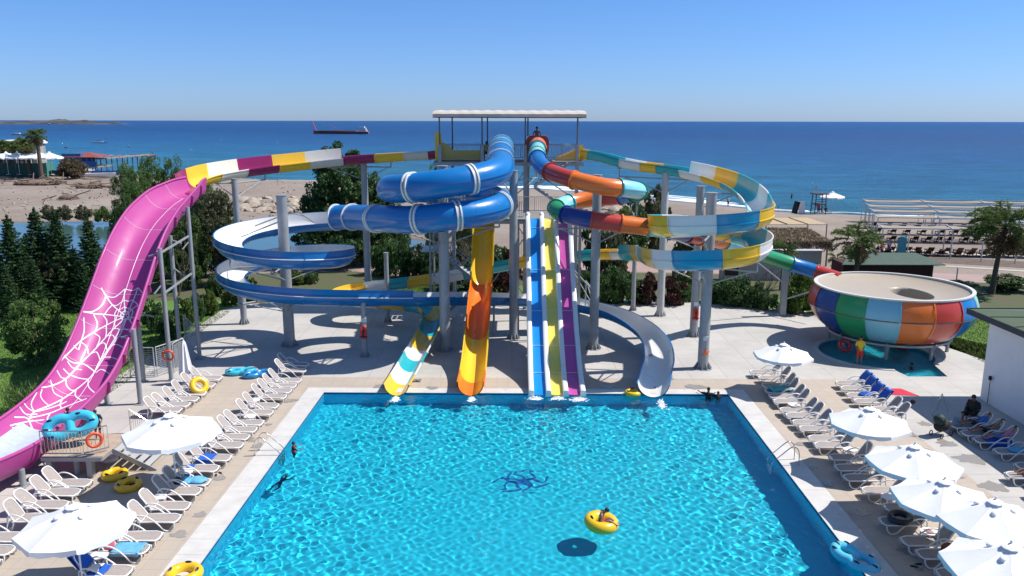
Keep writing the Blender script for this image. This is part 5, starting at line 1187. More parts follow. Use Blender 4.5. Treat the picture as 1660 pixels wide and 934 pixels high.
double_ring(1386, 905, .05, .36, .17, gel('pale cyan vinyl', (.10, .52, .70)), 'pale blue double ring with navy handles on the right pool edge', (R(2), R(3), R(-62)))
ring(1459, 839, .55, .30, .12, BLKR, 'black ring with white lettering marks lying on a right poolside lounger', (R(4), R(-4), 0), 0)
m = MB(); pc = G(1459, 839, .55)
for k in range(14):
    a = R(200 + k * 9); 
    for q in range(2): b = a + q * .03; m.box((pc.x + .34 * math.cos(b), pc.y + .34 * math.sin(b), .55 + .113), (.012, .045 if q else .03, .006), rot=Matrix.Rotation(b + (.5 if k % 2 else -.1), 3, 'Z'))
o = m.build('lettering_marks', WHT); o['kind'] = 'stuff'; tag(o, 'white lettering marks on the black ring', 'print')
ring(284, 585, 0, .27, .055, ORG, 'orange lifebuoy hanging on the tall post of the pink slide', (0, 0, 0), 0, 'lifebuoy', 'lifebuoy')
lb = bpy.data.objects['lifebuoy']; p = G(278, 617, DZ); lb.location = (p.x + .02, p.y - .18, 1.5); lb.rotation_euler = (R(90), 0, R(10))
# ---------- pool ladders
def ladder(px, py, sgn, label):
    p = G(px, py, 0); t = empty('pool_ladder', (p.x, p.y, 0), YAW, label, 'pool ladder', 'steel pool ladders')
    for y in (-.28, .28):
        q, _ = catmull([(-.95 * sgn, y, DZ), (-.93 * sgn, y, .55), (-.80 * sgn, y, .78), (-.60 * sgn, y, .80), (-.2 * sgn, y, .45), (.12 * sgn, y, .12), (.16 * sgn, y, -.25), (.16 * sgn, y, -1.1)], 5); m = MB(); m.pipe(q, .022, 8); m.build('handrail', CHROME, t, 60)
        m = MB(); m.cyl((-.95 * sgn, y, DZ), (-.95 * sgn, y, DZ + .02), .05, n=12); m.build('floor_flange', CHROME, t, 40)
    for z in (-.3, -.6, -.9): m = MB(); m.box((.16 * sgn, 0, z), (.08, .56, .03)); m.build('step', CHROME, t)
ladder(452, 735, 1, 'steel pool ladder on the left edge near the child in red'); ladder(1254, 750, -1, 'steel pool ladder on the right edge')
# ---------- life jackets and plates on the columns
RED = simple('red vest cloth', (0.70, 0.05, 0.035), 0.7, 0, .1)
def vest(key, label, r):
    x, y, top = COLS[key]; t = empty('life_jacket', (x, y - r - .06, 1.55), 0, label, 'life jacket'); m = MB()
    for s in (-1, 1): 
        m = MB(); m.pipe([(s * .10, 0, -.36), (s * .12, -.02, 0), (s * .11, 0, .36)], .075, 8, radii=[.07, .09, .07]); m.build('front_pad', RED, t, 60)
    m = MB(); m.pipe([(-.11, .02, .34), (0, .02, .44), (.11, .02, .34)], .06, 8); m.build('collar', RED, t, 60); m = MB(); m.box((0, -.03, -.2), (.44, .14, .05)); m.build('belt', BLACK, t); m = MB(); m.box((.01, -.09, .08), (.035, .03, .32)); m.ell((.01, -.10, .14), (.05, .02, .09)); m.build('chest_strap', BLACK, t)
vest('P13', 'red life jacket hanging on the short post under the blue flume', .17); vest('P8', 'red life jacket hanging on the grey column on the right', .27)
for key, r, z, lb in (('P13', .16, 2.2, 'small white plate above the left life jacket'), ('P8', .27, 2.15, 'small white plate above the right life jacket'), ('P9', .30, 1.75, 'small white plate above the orange star on the thick right column'), ('P2', .33, 3.5, 'small white plate halfway up the blue spiral column')):
    x, y, top = COLS[key]; m = MB(); m.prism([(-.14, -r - .02), (.14, -r - .02), (.14, -r + .03), (-.14, -r + .03)], 0, .24); o = m.build('wall_plate', WHT); o.location = (x + .02, y, z); tag(o, lb, 'plate')
x, y, top = COLS['P9']; t = empty('starfish_ornament', (x + .05, y - .34, 1.05), 0, 'orange starfish-shaped ornament on the thick right column', 'ornament'); m = MB(); P = [(0, -.05, 0)]
for k in range(10): a = R(90 + 36 * k); rr = .26 if k % 2 == 0 else .11; P.append((rr * math.cos(a), 0, rr * math.sin(a)))
P.append((0, .03, 0)); m.add(P, [(0, 1 + k, 1 + (k + 1) % 10) for k in range(10)] + [(11, 1 + (k + 1) % 10, 1 + k) for k in range(10)]); m.build('body', gm('orange'), t)
# ---------- stair platform by the pink slide
pf = empty('stair_platform', (-17.9, 30.9, 0), 0, 'railed stair platform beside the lower end of the pink slide', 'platform'); wood = simple('platform boards', (.42, .32, .24), .7, 0, .15, 3)
PZ = 1.0
for k in range(9): m = MB(); m.box((-18.6 + .27 * k + .135, 30.6, PZ - .04), (.26, 2.4, .06)); wpart(m, 'deck_board', wood, pf)
m = MB(); m.beam((-18.6, 29.38, PZ - .12), (-16.2, 29.38, PZ - .12), .06, .16); m.beam((-16.22, 29.4, PZ - .12), (-16.22, 31.9, PZ - .12), .06, .16); m.beam((-18.6, 31.84, PZ - .12), (-16.2, 31.84, PZ - .12), .06, .16); wpart(m, 'edge_frame', STEEL, pf)
for x, y in ((-18.4, 29.6), (-16.8, 29.6), (-16.6, 31.6), (-18.4, 31.6)): m = MB(); m.box((x, y, .46), (.22, .22, .92)); wpart(m, 'leg', STEEL, pf)
railing(pf, (-18.55, 29.4), (-17.0, 29.4), PZ, 1.05, .14, mat=CHROME, r=.018); railing(pf, (-16.9, 29.4), (-16.2, 30.0), PZ, 1.05, .14, mat=CHROME, r=.018)
st = MB()
for k in range(6): m = MB(); z = PZ - .17 * (k + 1) + .02; m.box((-16.05 + .27 * k, 31.0, z), (.30, 1.5, .035)); wpart(m, 'tread', PALEST, pf)
for y in (30.2, 31.8): m = MB(); m.beam((-16.2, y, PZ - .1), (-14.5, y, .0), .04, .2); wpart(m, 'stringer', STEEL, pf)
m = MB(); m.pipe([(-16.2, 31.85, PZ + .05), (-16.2, 31.85, PZ + 1.05), (-14.9, 31.85, 1.15), (-14.6, 31.85, .2)], .022, 6)
o = wpart(m, 'handrail', CHROME, pf, 40); mm = MB()
for k in range(14): f = k / 14; x = -16.15 + 1.3 * f; mm.cyl((x, 31.85, PZ + .05 - .95 * f), (x, 31.85, PZ + 1.03 - .9 * f), .009, n=5)
wpart(mm, 'balusters', CHROME, o)['kind'] = 'stuff'
ring(146, 697, 0, .26, .06, ORG, 'orange lifebuoy hanging on the railing of the stair platform', (0, 0, 0), 0, 'lifebuoy', 'lifebuoy'); lb = bpy.data.objects['lifebuoy.001']; lb.location = (-16.5, 29.55, PZ + .62); lb.rotation_euler = (R(80), 0, R(35))
p = G(178, 746, DZ); t = empty('umbrella_base', p, 0, 'empty round white umbrella base beside the stair platform', 'umbrella base'); m = MB(); m.lathe([(0, 0), (.33, 0), (.35, .06), (.30, .15), (.05, .18), (.035, .18), (.035, .32), (0, .32)], 24); m.build('base', PLAST, t, 40)
# ---------- wire fence with gate, left
wf = empty('wire_fence', (-17.5, 45, 0), 0, 'grey wire mesh fence with a white gate beside the pink slide', 'fence')
def mesh_panel(a, b, h=1.7, name='mesh_panel'):
    a, b = Vector(a), Vector(b); m = MB(); m.cyl(a, a + Vector((0, 0, h)), .03, n=6); m.cyl(b, b + Vector((0, 0, h)), .03, n=6); m.cyl(a + Vector((0, 0, h)), b + Vector((0, 0, h)), .025, n=6); m.cyl(a + Vector((0, 0, .1)), b + Vector((0, 0, .1)), .02, n=6); o = wpart(m, 'panel_frame', PALEST, wf, 40)
    w = MB(); k = int(h / .11)
    for i in range(1, k): z = i * .11; w.cyl(a + Vector((0, 0, z)), b + Vector((0, 0, z)), .007, n=4, cap=False)
    L_ = (b - a).length; k = int(L_ / .25)
    for i in range(1, k): q = a.lerp(b, i / k); w.cyl(q + Vector((0, 0, .1)), q + Vector((0, 0, h)), .006, n=4, cap=False)
    wpart(w, 'wire_grid', PALEST, o)['kind'] = 'stuff'
g0, g1, g2, g3 = G(212, 612), G(252, 612), G(252, 612), G(330, 574)
mesh_panel((g0.x, g0.y, DZ), (g1.x, g1.y, DZ)); mesh_panel((g1.x + .1, g1.y + .1, DZ), (g1.x + .9, g1.y + 1.9, DZ)); q0, q1 = G(283, 605), G(324, 578); mesh_panel((q0.x, q0.y, DZ), (q1.x, q1.y, DZ)); q0 = G(300, 552); mesh_panel((q1.x, q1.y, DZ), (q0.x, q0.y, DZ))
# ---------- white building at the right
bl = empty('building', (27.5, 34, 0), 0, 'white building with a dark green roof at the right picture edge', 'building')
bx0, by1 = 24.15, 39.0; wallm = simple('white render wall', (0.86, 0.86, 0.86), .9, 0, .04, .6, .15, 25, dirt=((.6, .6, .6), .25))
m = MB(); m.box(((bx0 + 36) / 2, (by1 + 12) / 2, 2.25), (36 - bx0, by1 - 12, 4.5)); wpart(m, 'wall', wallm, bl)
roofm, nt, b = newmat('green felt roof'); vec = coords(nt); f = noise_n(nt, vec, 1.2, 5); L(nt, mixcol(nt, f, (.06, .09, .05), (.09, .125, .07)), b.inputs['Base Color']); b.inputs['Roughness'].default_value = .85
fas = simple('dark fascia', (.035, .045, .05), .6)
e0, e1 = bx0 - .75, by1 + .75
m = MB(); m.add([(e0, 11, 4.6), (e0, e1, 4.6), (37, e1, 4.6), (37, 11, 4.6), (30.5, 17, 5.7), (30.5, e1 - 6.5, 5.7)], [(0, 1, 5, 4)[::-1], (1, 2, 5)[::-1], (2, 3, 4, 5)[::-1], (3, 0, 4)[::-1], (0, 3, 2, 1)[::-1]]); wpart(m, 'roof', roofm, bl)
for a, c in (((e0 - .02, 11, 4.5), (e0 - .02, e1 + .02, 4.5)), ((e0, e1 + .03, 4.5), (37, e1 + .03, 4.5))): m = MB(); m.beam(a, c, .07, .30); wpart(m, 'fascia', fas, bl)
sm_ = MB()
for k in range(14): y = 12 + k * 2.0; sm_ = MB(); sm_.beam((e0 + .02, y, 4.62), (30.4, min(e1 - 6.5, max(17, y)), 5.72), .03, .03); wpart(sm_, 'roof_seam', roofm, bl)
m = MB(); m.cyl((bx0 - .1, 38.2, .1), (bx0 - .1, 38.2, 1.3), .02, n=6); m.box((bx0 - .12, 38.2, 1.4), (.12, .1, .2)); o = m.build('wall_shower', BLACK); recenter(o); tag(o, 'thin dark pipe with a box standing against the white wall', 'pipe')
# red mat, tripod, stroller, shoes, bags
p = G(1458, 636, DZ); m = MB(); m.prism([(-.55, -.45), (.75, -.6), (.35, .55), (-.75, .6)], .0, .02); o = m.build('floor_mat', simple('red mat', (.55, .02, .05), .8)); o.location = p; tag(o, 'red mat lying on the paving before the bowl', 'mat')
p = G(1524, 668, DZ); t = empty('tripod_frame', p, 0, 'small folding metal frame standing at the edge of the building shade', 'stand'); m = MB()
for a, c in (((-.4, 0, 0), (0, 0, .95)), ((.4, 0, 0), (0, 0, .95)), ((0, .3, 0), (0, 0, .95))): m = MB(); m.cyl(a, c, .018, n=6); m.build('leg', CHROME, t)
p = G(1525, 706, DZ); t = empty('baby_stroller', p, R(30), 'dark baby stroller with a black hood in the building shade', 'stroller')
m = MB(); m.ell((0, 0, .5), (.48, .28, .3), 16, 10); m.build('seat_shell', BLACK, t, 60); m = MB(); m.ell((-.22, 0, .80), (.28, .27, .26), 16, 8); m.build('hood', simple('dark green hood', (.01, .03, .025), .7), t, 60)
m = MB(); m.pipe([(.35, -.22, .1), (-.1, -.24, .6), (-.5, -.24, 1.05), (-.5, .24, 1.05), (-.1, .24, .6), (.35, .22, .1)], .016, 6); m.build('frame', DARKSTEEL, t, 50)
for x, y in ((.38, -.24), (.38, .24), (-.35, -.26), (-.35, .26)): m = MB(); m.pipe([(x + .11 * math.cos(a), y, .12 + .11 * math.sin(a)) for a in [k * math.pi / 6 for k in range(12)]], .022, 6, closed=True); m.build('wheel', BLACK, t, 60)
def lumpthing(name, p, r, mat, label, cat, seed):
    m = MB(); m.ell((0, 0, r[2] * .8), r, 16, 10); m.v = [tuple(Vector(v) * (1 + .35 * noise.noise(Vector(v) * 4 + Vector((seed, 0, 0))))) for v in m.v]; m.v = [(x, y, max(0, z)) for x, y, z in m.v]
    o = m.build(name, mat, None, 60); o.location = p; return tag(o, label, cat)
lumpthing('changing_bag', G(1548, 697, .05), (.35, .25, .3), simple('striped bag cloth', (.28, .30, .36), .9), 'pale striped bag beside the baby stroller', 'bag', 1)
lumpthing('bag', G(287, 784, .38), (.2, .16, .14), BLACK, 'black bag on the lounger with pale blue towels', 'bag', 2); lumpthing('bag', G(176, 890, .40), (.22, .17, .2), PINKC, 'pink bag on the lounger with the light blue towel', 'bag', 3)
lumpthing('bag', G(1536, 908, .42), (.22, .2, .3), simple('brown bag', (.16, .05, .02), .8), 'brown bag under the nearest right umbrella', 'bag', 4); lumpthing('cup', G(275, 812, .1), (.05, .05, .09), PINKC, 'small pink cup on the deck between left loungers', 'cup', 5)
mg = MB(); mg.box((0, 0, .008), (.24, .32, .014)); o = mg.build('magazine', simple('magazine print', (.35, .2, .2), .5, 0, .6, 14)); o.location = G(1506, 862, .445); tag(o, 'coloured magazine on the right side table', 'magazine')
def sandals(px, py, label, k):
    for q in (0, 1):
        p = G(px + q * 7, py - q * 4, DZ); m = MB(); m.prism([(.05 * math.cos(a) * (1 if math.cos(a) > -.9 else .9), .13 * math.sin(a)) for a in [2 * math.pi * i / 12 for i in range(12)]], 0, .02); m.pipe([(-.045, .0, .015), (0, .03, .05), (.045, .0, .015)], .010, 5); o = m.build('sandal', BLACK); o.location = p; o.rotation_euler = (0, 0, k + q * .5); tag(o, label, 'sandal', 'black sandals on the deck')
sandals(350, 771, 'one of the black sandals on the tan deck by the left loungers', .3); sandals(1482, 919, 'one of the black sandals on the shaded right deck', 1.2); sandals(1580, 716, 'one of the sandals in front of the lying people', .6)
# ================================================================ PEOPLE
def V(*a): return Vector(a)
POSE = {
 'stand': dict(pel=V(0, 0, .95), sp=V(0, 0, 1.12), ch=V(0, 0, 1.32), nk=V(0, 0, 1.49), hd=V(.01, 0, 1.62), sh=V(0, .18, 1.42), el=V(-.02, .25, 1.13), wr=V(.14, .13, 1.0), hip=V(0, .09, .90), kn=V(.02, .11, .49), an=V(-.02, .12, .07), to=V(.15, .14, .03)),
 'lean': dict(pel=V(0, 0, .95), sp=V(.02, 0, 1.1), ch=V(.06, 0, 1.30), nk=V(.10, 0, 1.47), hd=V(.14, 0, 1.59), sh=V(.06, .18, 1.40), el=V(.10, .30, 1.14), wr=V(.28, .26, .98), hip=V(0, .09, .90), kn=V(.03, .11, .49), an=V(-.02, .12, .07), to=V(.15, .14, .03)),
 'sit': dict(pel=V(0, 0, .12), sp=V(-.03, 0, .28), ch=V(-.03, 0, .48), nk=V(.02, 0, .66), hd=V(.06, 0, .78), sh=V(-.01, .18, .58), el=V(.03, .24, .32), wr=V(.24, .16, .22), hip=V(.04, .10, .09), kn=V(.46, .14, .14), an=V(.50, .13, -.30), to=V(.66, .14, -.34)),
 'ring': dict(pel=V(-.08, 0, .05), sp=V(-.10, 0, .22), ch=V(-.03, 0, .40), nk=V(.06, 0, .55), hd=V(.15, 0, .63), sh=V(-.01, .16, .50), el=V(-.04, .22, .28), wr=V(.14, .16, .16), hip=V(-.02, .09, .06), kn=V(.30, .11, .28), an=V(.58, .10, .10), to=V(.70, .11, .08)),
 'lie': dict(pel=V(0, 0, .10), sp=V(-.15, 0, .15), ch=V(-.30, 0, .28), nk=V(-.42, 0, .42), hd=V(-.50, 0, .53), sh=V(-.36, .18, .36), el=V(-.16, .25, .22), wr=V(.05, .20, .20), hip=V(.05, .09, .10), kn=V(.45, .11, .24), an=V(.85, .10, .08), to=V(.90, .12, .20)),
 'swim': dict(pel=V(-.35, 0, -.30), sp=V(-.20, 0, -.20), ch=V(-.05, 0, -.12), nk=V(.10, 0, -.04), hd=V(.18, 0, .05), sh=V(.0, .18, -.10), el=V(.2, .32, -.10), wr=V(.42, .30, -.06), hip=V(-.40, .09, -.34), kn=V(-.65, .2, -.55), an=V(-.95, .14, -.70), to=V(-1.08, .14, -.75)),
 'wade': dict(pel=V(0, 0, -.25), sp=V(0, 0, -.10), ch=V(0, 0, .10), nk=V(.01, 0, .27), hd=V(.02, 0, .40), sh=V(0, .18, .20), el=V(.18, .32, .10), wr=V(.40, .34, .12), hip=V(0, .09, -.30), kn=V(.05, .12, -.68), an=V(-.05, .12, -1.05), to=V(.1, .13, -1.08)),
}
def person(loc, rz, pose, label, scale=1.0, skin=None, clothes=(), hair=True, asym=None, twist=0):
    """one continuous skinned body; clothing and hair are its children. clothes: (name, material, bones, offset)"""
    skin = skin or SKIN; J = POSE[pose]; pts, rad, edges, bone = [], [], [], []
    def add(p, r, parent=None, b=None):
        pts.append(p); rad.append(r); 
        if parent is not None: edges.append((parent, len(pts) - 1)); bone.append(b)
        return len(pts) - 1
    pel = add(J['pel'], .125); sp = add(J['sp'], .115, pel, 'belly'); ch = add(J['ch'], .135, sp, 'chest'); nk = add(J['nk'], .055, ch, 'chest'); h0 = add(J['nk'].lerp(J['hd'], .45), .062, nk, 'neck')
    hd = add(J['hd'], .085, h0, 'head'); up = (J['hd'] - J['nk']).normalized(); add(J['hd'] + up * .10, .075, hd, 'head')
    for s in (1, -1):
        A = (asym or {}).get(s, {}); g = lambda k: (lambda q: V(q.x, q.y * s, q.z))(A.get(k, J[k]))
        sh = add(g('sh'), .058, ch, 'shoulder'); el = add(g('el'), .040, sh, 'upperarm'); wr = add(g('wr'), .027, el, 'forearm'); d = (g('wr') - g('el')).normalized()
        hn = add(g('wr') + d * .055, .030, wr, 'hand'); pm = add(g('wr') + d * .09, .026, hn, 'hand'); side = d.cross(V(0, 0, 1)); side = side.normalized() if side.length > .1 else V(1, 0, 0); dn = d.cross(side)
        for k, ln in enumerate((.07, .08, .075, .06)):
            o = side * (k - 1.5) * .020; a = add(g('wr') + d * (.10 + ln * .45) + o + dn * .006, .009, pm, 'hand'); add(g('wr') + d * (.09 + ln) + o * 1.1 + dn * .025, .008, a, 'hand')
        a = add(g('wr') + d * .07 - side * .045 * s + dn * .01, .011, hn, 'hand'); add(g('wr') + d * .105 - side * .06 * s + dn * .02, .009, a, 'hand')
        hp = add(g('hip'), .088, pel, 'hip'); kn = add(g('kn'), .058, hp, 'thigh'); mid = g('kn').lerp(g('an'), .35); cf = add(mid, .052, kn, 'calf'); an = add(g('an'), .036, cf, 'calf'); add(g('to'), .028, an, 'foot')
    me = bpy.data.meshes.new('body'); me.from_pydata([tuple(p) for p in pts], edges, []); ob = bpy.data.objects.new('tmp', me); col.objects.link(ob)
    ob.modifiers.new('s', 'SKIN'); sv_ = me.skin_vertices[0].data
    for i, r in enumerate(rad): sv_[i].radius = (r, r)
    sv_[0].use_root = True; ss = ob.modifiers.new('u', 'SUBSURF'); ss.levels = 1; ss.render_levels = 1
    dg = bpy.context.evaluated_depsgraph_get(); bm_ = bpy.data.meshes.new_from_object(ob.evaluated_get(dg)); bpy.data.objects.remove(ob)
    bm_.materials.clear(); bm_.materials.append(skin); bm_.shade_smooth(); bm_.name = 'body'
    t = empty('person', loc, rz, label, 'person'); t.scale = (scale,) * 3; body = link('body', bm_, t)
    # face: eyes, nose, mouth, ears as small relief
    fw = V(1, 0, 0); fw = (fw - up * fw.dot(up)).normalized(); lf = up.cross(fw); hc = J['hd'] + up * .045; f = MB()
    f.ell(hc + fw * .088 - up * .015, (.018, .012, .022), 6, 4, skin)
    for s in (1, -1): f.ell(hc + fw * .078 + lf * .032 * s + up * .012, (.008, .012, .008), 6, 4, HAIR); f.ell(hc + lf * .088 * s - up * .005, (.014, .01, .026), 6, 4, skin)
    f.ell(hc + fw * .080 - up * .048, (.008, .022, .006), 6, 4, PINKC); f.build('face', None, t, 60)
    if hair:
        h = MB(); rot = Matrix((fw, lf, up)).transposed(); h.ell(hc - fw * .014 + up * .022, (.098, .094, .100), 14, 8, HAIR, rot); b0 = h.v; keep = []
        h.f = [q for q in h.f if sum((Vector(b0[i]) - hc).dot(up) - (Vector(b0[i]) - hc).dot(fw) * .55 for i in q) / 4 > -.012]; h.m = [0] * len(h.f); h.build('hair', None, t, 60)
    P = [Vector(p) for p in pts]
    def nearest(c):
        best, bb = 9, None
        for (a, b), n in zip(edges, bone):
            ab = P[b] - P[a]; q = max(0, min(1, (c - P[a]).dot(ab) / max(1e-9, ab.length_squared))); d = (P[a] + ab * q - c).length - (rad[a] * (1 - q) + rad[b] * q)
            if d < best: best, bb, bq = d, n, q
        return bb, bq
    near = [nearest(Vector(p.center)) for p in bm_.polygons]
    for nm, mat, bones, off in clothes:
        vi, F, Vv = {}, [], []
        for p, (n, q) in zip(bm_.polygons, near):
            ok = n in bones or ((n + '<') in bones and q < .5) or ((n + '<<') in bones and q < .8)
            if not ok: continue
            fc = []
            for i in p.vertices:
                if i not in vi: vi[i] = len(Vv); vv = bm_.vertices[i]; Vv.append(vv.co + vv.normal * off)
                fc.append(vi[i])
            F.append(fc)
        if F:
            m2 = bpy.data.meshes.new(nm); m2.from_pydata([tuple(v) for v in Vv], [], F); m2.materials.append(mat); m2.shade_smooth(); link(nm, m2, t)
    return t
SHIRT_Y = simple('yellow shirt', (.75, .50, .02), .85); REDS = simple('red shorts', (.60, .02, .02), .8); ORGS = simple('orange shorts', (.80, .12, .03), .8); NAVY = simple('navy cloth', (.015, .02, .05), .8); BLUES = simple('blue shirt cloth', (.06, .16, .45), .85); GREY = simple('grey shirt cloth', (.35, .35, .36), .9)
TOP = ('belly', 'chest', 'shoulder', 'upperarm<<'); SHO = ('hip', 'thigh<<')
shirt = lambda m: ('shirt', m, TOP, .018); shorts = lambda m: ('shorts', m, SHO, .02); trunks = lambda m: ('trunks', m, ('hip', 'thigh<'), .015)
p = G(1392, 592, DZ); person(p, R(-95), 'stand', 'lifeguard in yellow shirt and red shorts standing before the bowl with hands together', 1.0, SKIN2, (shirt(SHIRT_Y), shorts(REDS)))
person((1.85, 61.0, TZ + .74), R(-90), 'lean', 'bare-chested man standing at the mouth of the rainbow tube on the tower', 1.0, SKIN2, (trunks(NAVY),))
person((-2.6 + .0, 60.9, TZ + .35), R(-90), 'sit', 'attendant in a yellow shirt sitting on a white chair on the tower', 1.0, SKIN2, (shirt(SHIRT_Y), shorts(NAVY)))
bpy.data.objects['person.002'].location = (-2.3 + .35, 61.2, TZ + .45)
t = empty('chair', (-1.95, 61.25, TZ), 0, 'white plastic chair on the tower platform', 'chair'); m = MB(); m.box((0, 0, .43), (.46, .46, .04)); m.build('seat', PLAST, t); m = MB(); m.box((0, .22, .75), (.44, .03, .5)); m.build('backrest', PLAST, t)
for sx, sy in ((-1, -1), (1, -1), (1, 1), (-1, 1)): m = MB(); m.cyl((.2 * sx, .2 * sy, 0), (.2 * sx, .2 * sy, .42), .02, n=6); m.build('leg', PLAST, t)
# swimmers
p = G(476, 733, -.1); person((p.x, p.y, -.02), R(20), 'wade', 'child in a red swim vest standing in the pool near the left ladder', .72, SKIN2, (('swim_vest', RED, ('belly', 'chest'), .03), ('rash_shirt', BLACK, ('shoulder', 'upperarm'), .012), shorts(BLACK)))
p = G(461, 785, -.35); sw = person((p.x, p.y, -.16), R(62), 'swim', 'swimmer in dark clothes under the water near the left pool edge', .72, SKIN2, (('wetsuit', NAVY, TOP + SHO + ('calf', 'forearm'), .012),))
p = G(1148, 645, -.1); person((p.x, p.y, -.05), R(75), 'wade', 'larger of two dark-haired bathers leaning at the far right pool corner', .95, SKIN2, (shirt(BLACK),), asym={1: {'el': V(.10, .40, .18), 'wr': V(.25, .5, .2)}})
p = G(1164, 646, -.1); person((p.x, p.y, -.15), R(100), 'wade', 'smaller of two dark-haired bathers at the far right pool corner', .78, SKIN2, (shirt(BLACK),))
p = G(975, 846, .22); person((p.x + .02, p.y, .10), R(-8), 'ring', 'boy in orange shorts sitting in the yellow ring, looking down', .86, SKIN, (trunks(ORGS),))
# the two carrying the double ring down from the platform
dr_ = double_ring(0, 0, 0, .42, .20, CYAN, 'cyan double ring held upright by two people on the stair platform', (R(62), R(-8), R(18)), loc=Vector((-17.95, 30.5, 1.85)))
person((-18.35, 31.2, PZ), R(-80), 'lean', 'dark-haired person behind the left half of the cyan double ring on the platform', .80, SKIN2, (shirt(NAVY), shorts(BLACK)))
person((-17.2, 31.15, PZ), R(-80), 'lean', 'dark-haired person behind the right half of the cyan double ring on the platform', .76, SKIN2, (shirt(NAVY), shorts(BLACK)))
# by the white building
def on(o, dx, dz=.36, dy=0): c, s = math.cos(o.rotation_euler[2]), math.sin(o.rotation_euler[2]); return (o.location.x + dx * c - dy * s, o.location.y + dx * s + dy * c, dz)
sp_ = G(1578, 676, .45); person((sp_.x + .1, sp_.y + .25, .42), R(-150), 'sit', 'heavy person in black clothes sitting upright against the white wall with a pale blue towel', 1.12, SKIN2, (('robe', BLACK, TOP + ('forearm', 'hip', 'thigh'), .05),))
t = empty('stool', (sp_.x + .15, sp_.y + .3, DZ), 0, 'low dark stool under the person in black', 'stool'); m = MB(); m.box((0, 0, .38), (.45, .45, .06)); m.build('seat', DARKSTEEL, t)
for sx, sy in ((-1, -1), (1, -1), (1, 1), (-1, 1)): m = MB(); m.box((.18 * sx, .18 * sy, .18), (.04, .04, .34)); m.build('leg', DARKSTEEL, t)
L0 = LE
person(on(L0[0], -.15, .36), L0[0].rotation_euler[2], 'lie', 'person in a blue shirt with a pale hat reclining on the farthest shaded lounger', .98, SKIN2, (shirt(BLUES), shorts(NAVY)))
hat = MB(); hat.lathe([(0, .09), (.07, .08), (.10, .02), (.20, .0)], 18); o = hat.build('sun_hat', simple('straw hat', (.5, .45, .36), .9), None, 60); q = on(L0[0], -.68, .96); o.location = q; o.rotation_euler = (0, R(35), 0); tag(o, 'pale sun hat on the head of the reclining person in blue', 'hat')
person(on(L0[1], -.15, .36), L0[1].rotation_euler[2], 'lie', 'bare-chested man in black shorts lying on the second shaded lounger', 1.0, SKIN2, (shorts(BLACK),))
person(on(L0[2], -.15, .38), L0[2].rotation_euler[2], 'lie', 'person in pink lying on a blue towel on the third shaded lounger', .96, SKIN, (shirt(simple('pink shirt', (.5, .2, .28), .9)), shorts(BLUES)))
person(on(L0[5], -.15, .36), L0[5].rotation_euler[2], 'lie', 'sunbather whose legs show on the shaded lounger cut by the right picture edge', .98, SKIN2, (trunks(NAVY),))
lumpthing('towel', G(1573, 664, .62), (.28, .16, .08), LBLUE, 'pale blue towel on the lap of the person in black', 'towel', 9)
bagp = lumpthing('backpack', G(1479, 655, .5), (.12, .1, .14), BLACK, 'small black bag on the last lounger back before the shaded paving', 'bag', 11)
# splashes where slides end
def splash(px, py, w, l, seed, label):
    p = G(px, py, WZ); m = MB(); r_ = random.Random(seed)
    for k in range(330):
        b = -abs(r_.gauss(0, l * .55)); a = r_.gauss(0, w * (.35 + .35 * abs(b) / l)); r = r_.uniform(.008, .03); f = r_.random() ** 2
        m.ell((p.x + a, p.y + b, WZ + .01 + .10 * f * max(.15, 1 + b / l)), (r * (1.3 if f > .3 else 2.4), r * (1.3 if f > .3 else 1.9), r * .5), 5, 3, rot=Matrix.Rotation(r_.uniform(0, 3), 3, 'Z'))
    o = m.build('water_splash', foam, None, 60); o['kind'] = 'stuff'; tag(o, label, 'splash')
splash(642, 645, .16, .5, 1, 'white splash under the yellow slide end'); splash(765, 646, .14, .4, 2, 'white splash under the orange slide end')
splash(868, 645, .28, .3, 3, 'white splash under the blue lane'); splash(905, 645, .26, .25, 4, 'white splash under the yellow lane'); splash(938, 646, .34, .35, 5, 'white splash under the magenta lane'); splash(1070, 650, .16, 1.0, 6, 'white stream below the pale run-out')
# life ring shapes and tube in the splash basin
ring(1370, 560, .55, .33, .12, gel('red white vinyl', (.45, .03, .05)), 'red and white ring in the shaded splash basin behind the lifeguard', (R(50), 0, 0), 0)
ring(1460, 561, .10, .40, .15, gel('red vinyl', (.6, .03, .03)), 'red ring floating under the orange bowl panel', (0, 0, 0), 2)
p = G(1478, 596, -.1); person((p.x, p.y, -.30), R(160), 'wade', 'dark head of a bather in the arm of the splash basin', .9, SKIN2, (shirt(BLACK),))
